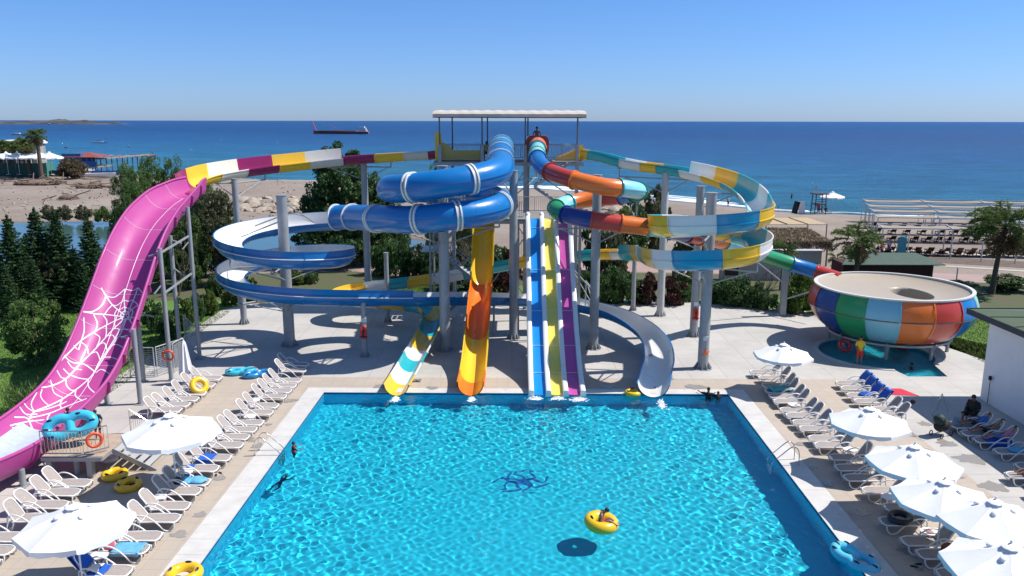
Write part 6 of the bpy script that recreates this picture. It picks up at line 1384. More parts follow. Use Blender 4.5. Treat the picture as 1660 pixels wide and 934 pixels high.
# ================================================================ VEGETATION
def leafmat(name, cols, rough=.55, transl=.35):
    if name in MATS: return MATS[name]
    m, nt, b = newmat(name); at_ = nt.nodes.new('ShaderNodeAttribute'); at_.attribute_name = 'leaf'; at_.attribute_type = 'GEOMETRY'
    c = ramp(nt, at_.outputs['Fac'], [(i / (len(cols) - 1), q) for i, q in enumerate(cols)]); L(nt, c, b.inputs['Base Color']); b.inputs['Roughness'].default_value = rough; b.inputs['Specular IOR Level'].default_value = .3
    tr = nt.nodes.new('ShaderNodeBsdfTranslucent'); L(nt, c, tr.inputs[0]); mx = nt.nodes.new('ShaderNodeMixShader'); mx.inputs[0].default_value = transl
    L(nt, b.outputs[0], mx.inputs[1]); L(nt, tr.outputs[0], mx.inputs[2]); L(nt, mx.outputs[0], nt.nodes['Material Output'].inputs[0]); MATS[name] = m; return m
def leaves_mesh(name, centres, size, mat, rng, elong=1.6, droop=0.0, dirs=None):
    """one leaf-sized face per centre, each its own tilt and shade"""
    n = len(centres); c = np.asarray(centres, float); nn = rng.normal(size=(n, 3)); nn[:, 2] = np.abs(nn[:, 2]) * .8 + .1; nn /= np.linalg.norm(nn, axis=1)[:, None]
    t = rng.normal(size=(n, 3)) if dirs is None else np.asarray(dirs, float) + rng.normal(size=(n, 3)) * .25
    t[:, 2] -= droop; t -= nn * (t * nn).sum(1)[:, None]; t /= np.linalg.norm(t, axis=1)[:, None] + 1e-9; s = np.cross(nn, t); sz = (size * rng.uniform(.6, 1.35, n))[:, None]
    v = np.stack([c - t * sz * elong * .5, c + s * sz * .5, c + t * sz * elong * .5, c - s * sz * .5], 1).reshape(-1, 3)
    me = bpy.data.meshes.new(name); me.vertices.add(4 * n); me.vertices.foreach_set('co', v.ravel()); me.loops.add(4 * n); me.loops.foreach_set('vertex_index', np.arange(4 * n)); me.polygons.add(n)
    me.polygons.foreach_set('loop_start', np.arange(0, 4 * n, 4)); me.update(calc_edges=True); a = me.attributes.new('leaf', 'FLOAT', 'FACE'); sh = np.clip(rng.normal(.5, .22, n), 0, 1); a.data.foreach_set('value', sh); me.materials.append(mat); return me
BARK = simple('bark', (.10, .075, .055), .95, 0, .3, 4, .8, 12)
def clumps(rng, n, r, h0, h1, shape, ncl, cr):
    """leaf centres gathered in clumps through an uneven crown"""
    cc = []
    while len(cc) < ncl:
        p = rng.uniform(-1, 1, 3); z = (p[2] + 1) / 2; w = shape(z)
        if np.hypot(p[0], p[1]) <= w and np.hypot(p[0], p[1]) > w * .35: cc.append((p[0] * r, p[1] * r, h0 + (h1 - h0) * z))
    cc = np.array(cc); k = rng.integers(0, ncl, n); s = cr * rng.uniform(.6, 1.4, ncl)[k]; d = rng.normal(size=(n, 3)); d /= np.linalg.norm(d, axis=1)[:, None]; rad = rng.uniform(.35, 1, n) ** .5
    return cc[k] + d * (s * rad)[:, None] * np.array([1, 1, .75]), cc
def tree_meshes(seed, r, h, mat, n=7000, ncl=60, leaf=.16, trunk=.14, base=.25, shape=None, cr=.5, nlimb=7):
    rng = np.random.default_rng(seed); shape = shape or (lambda z: math.sin(math.pi * min(1, .12 + .88 * z)) ** .6); pts, cc = clumps(rng, n, r, h * base, h * .97, shape, ncl, cr); crown = leaves_mesh('crown', pts, leaf, mat, rng)
    m = MB(); m.pipe([(0, 0, 0), (.05 * h * rng.normal() * .3, .05, h * .3), (.08, .03 * h * rng.normal() * .5, h * .55), (0, 0, h * .85)], trunk, 8, radii=[trunk, trunk * .8, trunk * .5, trunk * .15]); tr = m.mesh('trunk', BARK, 50); limbs = []
    for k in range(nlimb):
        c = cc[rng.integers(0, len(cc))]; z0 = h * rng.uniform(.15, .5); m = MB(); m.pipe([(0, 0, z0), (c[0] * .4, c[1] * .4, z0 + (c[2] - z0) * .55), tuple(c)], .05, 6, radii=[trunk * .45, trunk * .28, trunk * .08]); limbs.append(m.mesh('limb', BARK, 50))
    return crown, tr, limbs
def plant(name, kind, meshes, loc, rz, s, label, cat, group=None):
    t = empty(name, loc, rz, label, cat, group); t.scale = s if hasattr(s, '__len__') else (s,) * 3; link('crown', meshes[0], t); link('trunk', meshes[1], t)
    for l_ in meshes[2]: link('limb', l_, t)
    return t
DKG = leafmat('dark evergreen leaf', [(0.027, 0.060, 0.022), (0.060, 0.124, 0.039), (0.139, 0.236, 0.070)]); MDG = leafmat('mid green leaf', [(0.050, 0.092, 0.027), (0.104, 0.184, 0.050), (0.208, 0.299, 0.080)]); LTG = leafmat('bright hedge leaf', [(0.037, 0.075, 0.015), (0.088, 0.150, 0.025), (0.163, 0.213, 0.044)])
OLV = leafmat('olive leaf', [(0.047, 0.061, 0.027), (0.101, 0.115, 0.054), (0.176, 0.176, 0.095)]); CON = leafmat('conifer needle', [(.018, .045, .016), (.040, .090, .032), (.085, .15, .055)]); PALM = leafmat('palm leaf', [(.06, .10, .025), (.12, .18, .045), (.22, .25, .09)]); DRYP = leafmat('dry palm leaf', [(.12, .09, .04), (.2, .15, .08), (.26, .2, .12)]); FLW = leafmat('oleander flower', [(.5, .12, .16), (.65, .3, .32), (.75, .6, .58)]); BURG = leafmat('burgundy leaf', [(.03, .012, .012), (.06, .02, .02), (.10, .04, .03)])
# conifers, left: tiers of drooping needle fans
def conifer_meshes(seed, h, r):
    rng = np.random.default_rng(seed); pts, dr = [], []
    for k in range(30):
        z = h * (.05 + .95 * (k / 30) ** .9); rr = r * (1 - z / h) ** .9 + .10; nb = 9 if k < 22 else 6; a0 = rng.uniform(0, 6.28)
        for b in range(nb):
            a = a0 + b * 6.283 / nb + rng.normal() * .15; L_ = rr * rng.uniform(.65, 1.25)
            for q in range(34):
                f = rng.uniform(.05, 1); w = (.11 + .10 * L_) * (1 - f * .75) * rng.normal(); up = .30 * L_ * f * f + rng.normal() * .02; pts.append((L_ * f * math.cos(a) - w * math.sin(a), L_ * f * math.sin(a) + w * math.cos(a), z + up - .22 * f * L_)); dr.append((math.cos(a), math.sin(a), .30))
    for q in range(70): f = rng.uniform(0, 1); pts.append((rng.normal() * .03, rng.normal() * .03, h * (.93 + .10 * f))); dr.append((rng.normal() * .3, rng.normal() * .3, 1))
    me = leaves_mesh('crown', pts, .07, CON, rng, 3.0, 0, dr); m = MB(); m.cyl((0, 0, 0), (0, 0, h * .96), .11, .02, 8); return me, m.mesh('trunk', BARK, 50), []
CM = [conifer_meshes(s, 5.6, 1.6) for s in (1, 2, 3)]
con = [(31, 415, 498, 1), (74, 342, 500, 0), (106, 346, 500, 1), (157, 356, 498, 2), (0, 392, 505, 2), (52, 385, 492, 1), (92, 400, 480, 0), (128, 402, 492, 2), (18, 430, 520, 0), (140, 420, 505, 1), (178, 400, 482, 2), (-30, 400, 515, 1), (200, 425, 488, 0), (62, 420, 512, 2)]
con[0] = (31, 353, 508, 1)
for i, (x, yt, yb, k) in enumerate(con):
    p = G(x, yb); top = at(x, yt, p.y); plant('conifer', 0, CM[k], p, i * 1.3, (top.z / 5.6 * random.uniform(1.0, 1.15), top.z / 5.6, top.z / 5.6), f'dark conifer between the lawn and the lagoon, {("tall one against the water, leftmost", "tall one against the water, second", "tall one against the water, third", "narrow one nearest the pink slide")[i] if i < 4 else ORD[i - 3] + " of the lower ones behind the lawn"}', 'conifer', 'dark conifers behind the lawn')
def tpx(name, meshes, mh, mr, x, yt, yb, rpx, label, cat, group=None, Y=None):
    p = G(x, yb) if Y is None else None
    if Y is not None: q = at(x, 400, Y); p = Vector((q.x, Y, 0))
    top = at(x, yt, p.y); h = top.z; dpt = p.y * _cp + (CAM_H - h / 2) * _sp; r = rpx * dpt / FPX; return plant(name, 0, meshes, p, random.uniform(0, 6.28), (r / mr, r / mr, h / mh), label, cat, group)
T1 = tree_meshes(11, 2.6, 6.0, DKG, 60000, 320, .075, .2, .04, cr=.34, shape=lambda z: (1.02 - z) ** .62 * min(1, .5 + z * 3)); T2 = tree_meshes(12, 2.2, 5.0, MDG, 22000, 150, .095, .14, .08, cr=.34); T4 = tree_meshes(19, 3.2, 9.0, MDG, 70000, 420, .075, .2, .05, cr=.42, shape=lambda z: (1.03 - z) ** .5 * min(1, .6 + z * 2)); T3 = tree_meshes(13, 2.2, 5.0, OLV, 17000, 120, .095, .12, .18, cr=.34, nlimb=12)
H1 = tree_meshes(14, 1.0, 1.6, DKG, 3500, 45, .10, .04, .02, cr=.28, nlimb=3); H2 = tree_meshes(15, 1.0, 1.6, LTG, 3500, 45, .10, .04, .02, cr=.28, nlimb=3); H3 = tree_meshes(16, 1.0, 1.6, OLV, 3000, 45, .10, .04, .02, cr=.26, nlimb=4); H4 = tree_meshes(17, 1.0, 1.6, BURG, 3000, 40, .10, .04, .02, cr=.26, nlimb=3)
# flowering oleander: green crown with blossom part
OL = tree_meshes(18, 1.2, 2.4, DKG, 5000, 55, .12, .05, .04, cr=.3, nlimb=6); rng = np.random.default_rng(3); fp, _c = clumps(rng, 320, 1.2, .4, 2.4, lambda z: math.sin(math.pi * (.12 + .88 * z)) ** .6, 40, .3); OLF = leaves_mesh('blossom', fp, .085, FLW, rng, 1.1)
tpx('tree', T1, 6.0, 2.6, 556, 207, 410, 84, 'large dark evergreen tree rising behind the maroon and yellow flume', 'tree', Y=78); tpx('tree', T1, 6.0, 2.6, 618, 262, 410, 50, 'lower right shoulder tree beside the large dark evergreen, behind the blue tube', 'tree', Y=79)
tpx('tree', T4, 9.0, 3.2, 213, 256, 400, 37, 'leftmost bushy tree behind the pink slide, in front of the pier', 'tree', 'bushy trees behind the pink slide', Y=74); tpx('tree', T4, 9.0, 3.2, 256, 243, 400, 42, 'tallest bushy tree behind the top of the pink slide', 'tree', 'bushy trees behind the pink slide', Y=76); tpx('tree', T4, 9.0, 3.2, 291, 246, 400, 36, 'bushy tree just left of the start of the pink slide', 'tree', 'bushy trees behind the pink slide', Y=75)
tpx('tree', T4, 9.0, 3.2, 328, 264, 400, 40, 'loose olive-green tree under the cream flume', 'tree', 'bushy trees behind the pink slide', Y=72); tpx('tree', T3, 5.0, 2.2, 355, 300, 470, 42, 'loose tree between the pink slide posts and the blue spiral', 'tree', Y=68); tpx('tree', T2, 5.0, 2.2, 300, 330, 470, 36, 'mid green tree directly right of the pink slide', 'tree', Y=66)
tpx('tree', T4, 9.0, 3.2, 246, 300, 440, 40, 'green tree hidden half behind the upper pink slide', 'tree', Y=70); tpx('tree', T4, 9.0, 3.2, 706, 260, 420, 20, 'slim green tree left of the tower', 'tree', Y=80); tpx('tree', T4, 9.0, 3.2, 762, 252, 420, 30, 'light green tree seen under the tower platform', 'tree', Y=82)
tpx('tree', T4, 9.0, 3.2, 232, 262, 400, 40, 'bushy tree filling the gap between the two trees left of the pink slide top', 'tree', 'bushy trees behind the pink slide', Y=71); tpx('tree', T4, 9.0, 3.2, 222, 285, 400, 36, 'lower bushy tree half hidden by the upper pink slide edge', 'tree', 'bushy trees behind the pink slide', Y=69); tpx('tree', T4, 9.0, 3.2, 372, 335, 440, 26, 'small bushy tree behind the left end of the blue spiral', 'tree', Y=72)
tpx('tree', T2, 5.0, 2.2, 64, 472, 590, 46, 'round bushy tree standing alone on the lawn left of the pink slide', 'tree'); tpx('tree', T3, 5.0, 2.2, 95, 400, 500, 30, 'yellowish small tree in front of the conifers', 'tree')
tpx('shrub', H2, 1.6, 1.0, 172, 335, 352, 14, 'round green shrub on the far lagoon bank', 'shrub', Y=112)
for i, (x, w) in enumerate(((85, 'leftmost'), (110, 'middle'), (140, 'right'))): tpx('shrub', H3, 1.6, 1.0, x, 332, 350, 13, f'{w} clump of dry reeds on the far lagoon bank', 'shrub', 'reed clumps on the lagoon bank', Y=114)
# hedge and shrubs along the back of the deck
hp = [(388, 425, 478, H1, 20), (410, 452, 488, H2, 14), (375, 465, 495, H2, 16), (340, 470, 512, H2, 14), (316, 470, 520, H1, 16), (298, 485, 535, H2, 16), (270, 500, 548, H1, 16), (250, 480, 540, H1, 16), (352, 440, 480, H1, 16), (478, 440, 462, H2, 14), (505, 438, 460, H1, 12), (620, 385, 445, H1, 22), (650, 378, 450, H1, 22), (680, 395, 452, H3, 22), (702, 392, 455, H1, 20), (745, 390, 460, H3, 24), (800, 385, 455, H1, 22), (830, 400, 460, H4, 18), (722, 420, 470, H1, 18), (770, 410, 470, H1, 20), (815, 425, 476, H4, 18), (980, 425, 490, H1, 24), (1010, 430, 492, H1, 22), (1045, 440, 492, H4, 22), (1000, 385, 460, H3, 24), (1090, 445, 494, H4, 22), (1112, 420, 488, H2, 16), (1165, 450, 492, H1, 22), (1190, 440, 495, H1, 24), (1220, 452, 497, H1, 22), (1245, 470, 503, H1, 16), (1295, 440, 508, H2, 26), (1315, 430, 500, H2, 26), (1340, 450, 510, H2, 20), (955, 430, 488, H1, 20), (1060, 300, 330, H3, 26), (1020, 312, 350, H1, 28), (985, 345, 420, H3, 22), (960, 350, 420, H1, 18), (1110, 350, 400, H3, 24), (1150, 360, 420, H3, 22), (890, 375, 440, H4, 22), (920, 400, 460, H1, 22)]
seen_ = {}
for i, (x, yt, yb, M_, rp) in sorted(enumerate(hp), key=lambda q: q[1][0]):
    Y = {35: 86, 36: 84, 37: 74, 38: 74, 39: 80, 40: 78, 41: 72, 42: 70}.get(i); kind = {id(H1): 'dark green', id(H2): 'bright green', id(H3): 'olive green', id(H4): 'burgundy'}[id(M_)]
    side = 'between the pink slide and the blue spiral' if x < 420 else 'behind the blue run-out' if x < 720 else 'behind the lane slide' if x < 960 else 'behind the rainbow spiral' if x < 1080 else 'behind the right-hand columns' if x < 1250 else 'left of the bowl'
    key_ = (kind, side); seen_[key_] = seen_.get(key_, -1) + 1; w_o = 'leftmost' if seen_[key_] == 0 else ORD[seen_[key_]] + ' from left'
    tpx('shrub', M_, 1.6, 1.0, x, yt, yb, rp, f'{kind} garden shrub {side}, {w_o}', 'shrub', f'{kind} shrubs {side}', Y=Y)
for i, (x, yt, yb, rp, w) in enumerate(((1382 + 180, 455, 500, 26, 'behind the bowl, left of the leaning palm'), (1590, 470, 505, 22, 'behind the bowl, under the leaning palm'), (1640, 445, 500, 34, 'at the right picture edge above the green roof'), (1035, 450, 492, 20, 'behind the rainbow spiral, lowest'), (690, 400, 452, 22, 'behind the blue run-out, beside the thick column'), (1100, 455, 493, 18, 'between the pale column and the life jacket column'))):
    t = tpx('oleander', OL, 2.4, 1.2, x, yt, yb, rp, f'pink flowering oleander {w}', 'shrub', Y=66 if x > 1500 else None); link('blossom', OLF, t)
# tree trunk clump and bare shrub
def bare(px, yb, h, label, seed, name='bare_shrub'):
    p = G(px, yb); t = empty(name, p, 0, label, 'shrub'); random.seed(seed)
    def br(a, d, r, lv, par):
        b = a + d; m = MB(); m.pipe([a, a + d * .5 + Vector((random.gauss(0, .04), random.gauss(0, .04), 0)), b], r, 5, radii=[r, r * .8, r * .6]); o = m.build('branch', BARK, par, 50)
        if lv < 3:
            for k in range(3 if lv else 5): q = Vector((random.gauss(0, .55), random.gauss(0, .55), random.uniform(.5, 1.0))).normalized() * d.length * .72; tw.append((b, q, r * .55, lv + 1))
        return o
    tw = [(Vector((0, 0, 0)), Vector((random.gauss(0, .2), random.gauss(0, .2), .9)).normalized() * h * .4, .05, 0) for _ in range(4)]; big = MB()
    while tw:
        a, d, r, lv = tw.pop(); b = a + d; big.pipe([a, a + d * .5 + Vector((random.gauss(0, .04), random.gauss(0, .04), 0)), b], r, 5, radii=[r, r * .8, r * .6])
        if lv < 4:
            for k in range(2 if lv else 3): q = (d.normalized() + Vector((random.gauss(0, .5), random.gauss(0, .5), random.uniform(-.1, .4)))).normalized() * d.length * .68; tw.append((b, q, r * .6, lv + 1))
    o = big.build('branches', BARK, t, 50); o['kind'] = 'stuff'
bare(1235, 497, 3.2, 'leafless branching shrub behind the right-hand columns', 5); bare(290, 480, 5.0, 'bare multi-stemmed trunk clump between the pink slide posts', 8); bare(770, 468, 4.0, 'bare twiggy shrub behind the tower stairs', 9); bare(750, 465, 4.4, 'bare twiggy bush behind the thick blue tube column', 12)
p = G(1090, 489); m = MB(); m.pipe([(0, 0, 0), (.05, 0, 1.4), (0, 0, 3.0)], .2, 8, radii=[.22, .17, .15]); o = m.build('palm_stump', BARK); o.location = p; tag(o, 'brown trunk standing behind the pale column', 'trunk')
# palms
def palm(px, yb, ytop, label, crown_r=1.6, lean=(0, 0), dense=26, loc=None, skirt=True, group=None, tr=.17):
    p = loc or G(px, yb); q = at(px, ytop, p.y); h = q.z; h = max(1.2, h); t = empty('palm_tree', p, 0, label, 'palm', group); hx, hy = lean; m = MB(); pts = [(hx * f * f, hy * f * f, h * f) for f in [k / 8 for k in range(9)]]
    m.pipe(pts, tr, 10, radii=[tr * (1.3 - .45 * k / 8 + .05 * (k % 2)) for k in range(9)]); m.build('trunk', BARK, t, 50); rng = np.random.default_rng(int(px * 7 + yb)); c = Vector((hx, hy, h))
    def fronds(n, el0, el1, mat, nm, length):
        for k in range(n):
            a = rng.uniform(0, 6.283); e = rng.uniform(el0, el1); L_ = length * rng.uniform(.8, 1.1); P, D = [], []; ax = []
            for q in range(9):
                f = q / 8; ang = e - 1.5 * f * f; ax.append(None)
            x, z = 0, 0; line = []
            for q in range(9):
                f = q / 8; ang = e - (1.5 + .3 * rng.normal() * .3) * f * f; line.append((x, z)); x += math.cos(ang) * L_ / 8; z += math.sin(ang) * L_ / 8
            ca, sa = math.cos(a), math.sin(a); m = MB(); m.pipe([c + Vector((x * ca, x * sa, z)) for x, z in line], .02, 4, radii=[.025 - .0025 * i for i in range(9)]); stem = m.build(nm, mat, t, 60); C_, DD = [], []
            for q in range(60):
                f = .36 + .64 * q / 60; i = f * 8; i0 = min(7, int(i)); g = i - i0; x = line[i0][0] * (1 - g) + line[i0 + 1][0] * g; z = line[i0][1] * (1 - g) + line[i0 + 1][1] * g
                s = 1 if q % 2 else -1; w = .34 * L_ / 1.5 * math.sin(math.pi * min(1, (f - .3) * 1.2)); d = Vector((ca * .8 - sa * s, sa * .8 + ca * s, -.35)); cc = c + Vector((x * ca, x * sa, z)) + d * w * .5; C_.append(tuple(cc)); DD.append(tuple(d))
            me = leaves_mesh('leaflets', C_, .058 * L_ / 1.5, mat, rng, 8.0 , 0, DD); o = link('leaflets', me, stem); o['kind'] = 'stuff'
    fronds(int(dense * .8), -.1, 1.35, PALM, 'frond', crown_r); 
    if skirt: fronds(dense // 2, -1.2, -.1, DRYP, 'dry_frond', crown_r * .8)
    return t
palm(1612, 498, 372, 'tall fan palm with a leaning brown trunk in front of the sun shelters', 2.9, (.6, .3), 44, loc=Vector((39.8, 64.5, 0)))
palm(1392, 445, 394, 'middle fan palm behind the bowl, beside the dark hut', 2.3, (0, .2), 30, loc=Vector(at(1392, 400, 68).to_tuple()[:2] + (0,))); palm(1272, 470, 408, 'young fan palm in front of the thatched hut', 1.6, (.1, 0), 22, loc=Vector(at(1272, 400, 66).to_tuple()[:2] + (0,)))
palm(1355, 450, 420, 'short dark palm in a pot beside the thatched hut', 1.0, (0, 0), 14, loc=Vector(at(1358, 400, 74).to_tuple()[:2] + (0,)), skirt=False)
palm(1001, 400, 350, 'low palm behind the rainbow tube', 1.3, (0, 0), 16, loc=Vector(at(1001, 400, 80).to_tuple()[:2] + (0,)), skirt=False)
# tufts of tall grass, left; short grass over the lawns
rng = np.random.default_rng(8); p = G(38, 668); C_, D_ = [], []
for k in range(900): a = rng.uniform(0, 6.28); r = abs(rng.normal()) * .28; f = rng.uniform(.2, 1); C_.append((p.x + math.cos(a) * (r + .5 * f), p.y + math.sin(a) * (r + .5 * f), f * 1.3)); D_.append((math.cos(a) * .5, math.sin(a) * .5, 1.2))
o = link('grass_tuft', leaves_mesh('grass_tuft', C_, .035, MDG, rng, 14, 0, D_)); o['kind'] = 'stuff'; tag(o, 'tall arching grass tuft at the lawn edge', 'grass')
def turf(x0, x1, y0, y1, n, seed):
    rng = np.random.default_rng(seed); C_ = np.stack([rng.uniform(x0, x1, n), rng.uniform(y0, y1, n), np.full(n, .05)], 1); D_ = np.stack([rng.normal(size=n) * .4, rng.normal(size=n) * .4, np.ones(n)], 1); o = link('lawn_grass', leaves_mesh('lawn_grass', C_, .028, LTG, rng, 4.5, 0, D_)); o['kind'] = 'stuff'; tag(o, 'short mown grass', 'grass')
turf(-38, -21, 33, 58, 60000, 1); turf(-12, 0, 63, 70, 25000, 2); turf(28, 35, 45, 60, 20000, 3)
# ================================================================ BEACH AND SEA
WOODG = simple('weathered wood', (.26, .20, .15), .85, 0, .2, 3); DWOOD = simple('dark brown boards', (.05, .028, .022), .8, 0, .2, 3); THATCH = simple('dry thatch', (.22, .165, .11), .95, 0, .35, 5, 1.0, 20); BAM = simple('bamboo matting', (.42, .32, .19), .9, 0, .15, 5, .5, 40)
CAN2 = simple('pale beige shade cloth', (.31, .26, .205), .9, 0, .08, 1)
SEAZ = -.85
def gz(x, y): return float(ground_z(np.array([[x]], float), np.array([[y]], float))[0, 0])
# five rows of shade shelters, each row one thing
rows5 = [(1432, 367, 84.0), (1424, 350, 93.5), (1418, 341, 100.0), (1412, 333, 106.0), (1406, 325, 112.5)]
nm5 = ['nearest', 'second', 'middle', 'fourth', 'farthest, at the water edge']
def GB(px, py):
    p = G(px, py)
    for _ in range(4): p = G(px, py, gz(p.x, p.y))
    return p
def blg():
    m = MB(); m.box((0, 0, .30), (1.25, .6, .07)); m.box((-.78, 0, .52), (.55, .6, .07), rot=Matrix.Rotation(R(42), 3, 'Y'))
    for x in (-.5, .5):
        for y in (-.26, .26): m.box((x, y, .14), (.07, .07, .27))
    return m.mesh('beach_lounger', DWOOD)
BL = blg(); rng = random.Random(4)
for k, (x0, yt, Y) in enumerate(rows5):
    a = at(x0, yt, Y); zt = a.z; X0 = a.x; n = 6; step = 7.0 if k < 2 else 7.8; slope = -.115       # the rows run with the shore
    t = empty('shade_shelter', (X0, Y, 0), 0, f'long shade-cloth shelter on white posts over beach loungers, {nm5[k]} row', 'shade shelter')
    for i in range(n + 1):
        for dy in (0, 1.5):
            px_, py_ = X0 + i * step, Y + slope * i * step + dy; g_ = min(0, gz(px_, py_)); m = MB(); m.cyl((px_, py_, g_ - .1), (px_, py_, zt - (.0 if dy else .25)), .06, n=8); wpart(m, 'post', PALEST, t, 40)
        if i < n:
            xa, ya, xb, yb = X0 + i * step, Y + slope * i * step, X0 + (i + 1) * step, Y + slope * (i + 1) * step; m = MB(); P = []
            for u in range(9):
                f = u / 8
                for v in range(6): g = v / 5; P.append((xa + (xb - xa) * (.02 + .96 * f), ya + (yb - ya) * f + .05 + 1.4 * g, zt - .25 + .25 * g - .16 * math.sin(math.pi * f) * (.5 + g * .3) + .02 * math.sin(f * 40)))
            m.add(P, [(u * 6 + v, (u + 1) * 6 + v, (u + 1) * 6 + v + 1, u * 6 + v + 1) for u in range(8) for v in range(5)]); o = wpart(m, 'shade_cloth', CAN2, t, 60)
            m = MB(); m.beam((xa, ya, zt - .2), (xb, yb, zt - .2), .07, .12); m.beam((xa, ya + 1.5, zt + .05), (xb, yb + 1.5, zt + .05), .07, .10); wpart(m, 'beam', PALEST, t); m = MB(); m.beam((xa, ya, zt - .18), (xa, ya + 1.5, zt + .08), .08); wpart(m, 'cross_beam', PALEST, t)
    if k < 4:
        for j in range(28 if k < 2 else 20):
            x = X0 + .9 + j * (1.35 if k < 2 else 1.9) + rng.uniform(-.2, .2)
            for rr in ((.8, 2.9) if k == 0 else (1.6,)):
                y = Y + slope * (x - X0) + rr - .2; o = link('beach_lounger', BL); o.location = (x, y, gz(x, y)); o.rotation_euler = (0, 0, R(82) + rng.uniform(-.1, .1)); tag(o, f'dark wooden beach lounger under the {nm5[k]} shelter row', 'beach lounger', f'dark beach loungers under the {nm5[k].split(",")[0]} shelter')
# boardwalk kerbs, path edges
wk = paving('beach walk slabs', (.50, .44, .37), (.47, .42, .35), .6, .6)
def band(name, pts, w, z, mat):
    P = []
    for i, p in enumerate(pts):
        a, c = Vector((*pts[max(0, i - 1)], 0)), Vector((*pts[min(len(pts) - 1, i + 1)], 0)); t_ = (c - a).normalized(); n_ = Vector((-t_.y, t_.x, 0)) * w / 2; P += [(p[0] + n_.x, p[1] + n_.y, z), (p[0] - n_.x, p[1] - n_.y, z)]
    m = MB(); m.add(P, [(2 * i, 2 * i + 1, 2 * i + 3, 2 * i + 2) for i in range(len(pts) - 1)]); o = m.build(name, mat); o['kind'] = 'structure'; return o
q = [G(x, y) for x, y in ((1400, 403), (1500, 408), (1600, 414), (1720, 421))]; band('walkway', [(p.x, p.y) for p in q], 1.6, .03, wk)
q = [G(x, y) for x, y in ((1520, 431), (1600, 436), (1720, 444))]; band('walkway', [(p.x, p.y) for p in q], .8, .03, wk)
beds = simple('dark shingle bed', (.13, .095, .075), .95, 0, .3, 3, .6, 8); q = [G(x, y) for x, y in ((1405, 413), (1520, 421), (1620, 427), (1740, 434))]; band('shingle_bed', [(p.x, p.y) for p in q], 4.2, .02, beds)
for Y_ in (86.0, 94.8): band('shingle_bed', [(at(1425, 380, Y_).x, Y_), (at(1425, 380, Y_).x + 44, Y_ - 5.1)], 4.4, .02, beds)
for i, (x, y0, y1) in enumerate(((1550, 434, 458), (1470, 380, 418), (1540, 385, 420), (1590, 390, 425), (1645, 395, 428))):
    p = G(x, y1); tp = at(x, y0, p.y); m = MB(); m.cyl((0, 0, 0), (0, 0, tp.z), .06, n=8); o = m.build('post', PALEST, None, 40); o.location = p; tag(o, f'plain pale post on the beach, {ORD[i] if i else "the one just behind the bowl"} from the left' if i else 'plain pale post just behind the bowl rim', 'post')
# thatched hut
c = at(1308, 370, 79); hb = empty('thatched_hut', (c.x, 79, 0), 0, 'thatched beach hut with ragged straw fringe right of the spirals', 'hut')
hx0, hx1, hy0, hy1 = at(1232, 380, 77).x, at(1350, 380, 77).x, 77, 83; hz = 2.5
m = MB(); m.add([(hx0, hy0, hz), (hx1, hy0, hz), (hx1, hy1, hz), (hx0, hy1, hz), (hx0 + 1.4, hy0 + 2.4, hz + 1.05), (hx1 - 1.6, hy0 + 2.4, hz + 1.05)], [(0, 1, 5, 4), (1, 2, 5), (2, 3, 4, 5), (3, 0, 4), (0, 3, 2, 1)]); wpart(m, 'roof', THATCH, hb)
rng2 = np.random.default_rng(2); C_, D_ = [], []
for k in range(3800):
    f = rng2.uniform(0, 1); e = rng2.integers(0, 3); z = hz - rng2.uniform(0, 1.0) * rng2.uniform(.3, 1)
    if e < 2: C_.append((hx0 + (hx1 - hx0) * f, hy0 - .08 * rng2.uniform(0, 1), z))
    else: C_.append((hx1 + .08 * rng2.uniform(0, 1), hy0 + 6 * f, z))
    D_.append((0, 0, 1.5))
THL = leafmat('straw', [(.10, .075, .05), (.2, .15, .10), (.34, .27, .19)]); me = leaves_mesh('straw_fringe', C_, .05, THL, rng2, 9, 0, D_); me.transform(Matrix.Translation(-hb.location)); o = link('straw_fringe', me, hb); o['kind'] = 'stuff'
C_ = [(hx0 + (hx1 - hx0) * f, hy0 + 2.4 * g, hz + 1.05 * g + .03) for f, g in rng2.uniform(0, 1, (2600, 2)) if hx0 + 1.4 * g < hx0 + (hx1 - hx0) * f < hx1 - 1.6 * g]; me = leaves_mesh('straw_layer', C_, .05, THL, rng2, 8, 0, [(0, -1, -.4)] * len(C_)); me.transform(Matrix.Translation(-hb.location)); o = link('straw_layer', me, hb); o['kind'] = 'stuff'
for x in (hx0 + .3, (hx0 + hx1) / 2, hx1 - .3):
    for y in (hy0 + .3, hy1 - .3): m = MB(); m.cyl((x, y, 0), (x, y, hz), .09, n=8); wpart(m, 'post', WOODG, hb, 40)
m = MB(); m.box(((hx0 + hx1) / 2 + .3, hy0 + 1.2, .55), (hx1 - hx0 - 2.0, .5, 1.1)); wpart(m, 'counter', DWOOD, hb)
c0, c1 = at(1243, 362, 87), at(1342, 362, 87); bz = 2.9
t = empty('matting_roof', (c0.x, 87, 0), 0, 'flat pale matting roof on posts behind the thatched hut', 'shade roof'); n = 3
for i in range(n): 
    xa, xb = c0.x + (c1.x - c0.x) * i / n, c0.x + (c1.x - c0.x) * (i + 1) / n; m = MB(); m.box(((xa + xb) / 2, 90, bz + .02 * i), (xb - xa - .08, 6, .05)); wpart(m, 'mat_panel', BAM, t); m = MB(); m.beam((xa, 87, bz + .07), (xa, 93, bz + .07), .1); wpart(m, 'rafter', WOODG, t)
for x in (c0.x, c1.x): 
    for y in (87.2, 92.8): m = MB(); m.cyl((x, y, 0), (x, y, bz), .07, n=6); wpart(m, 'post', WOODG, t)
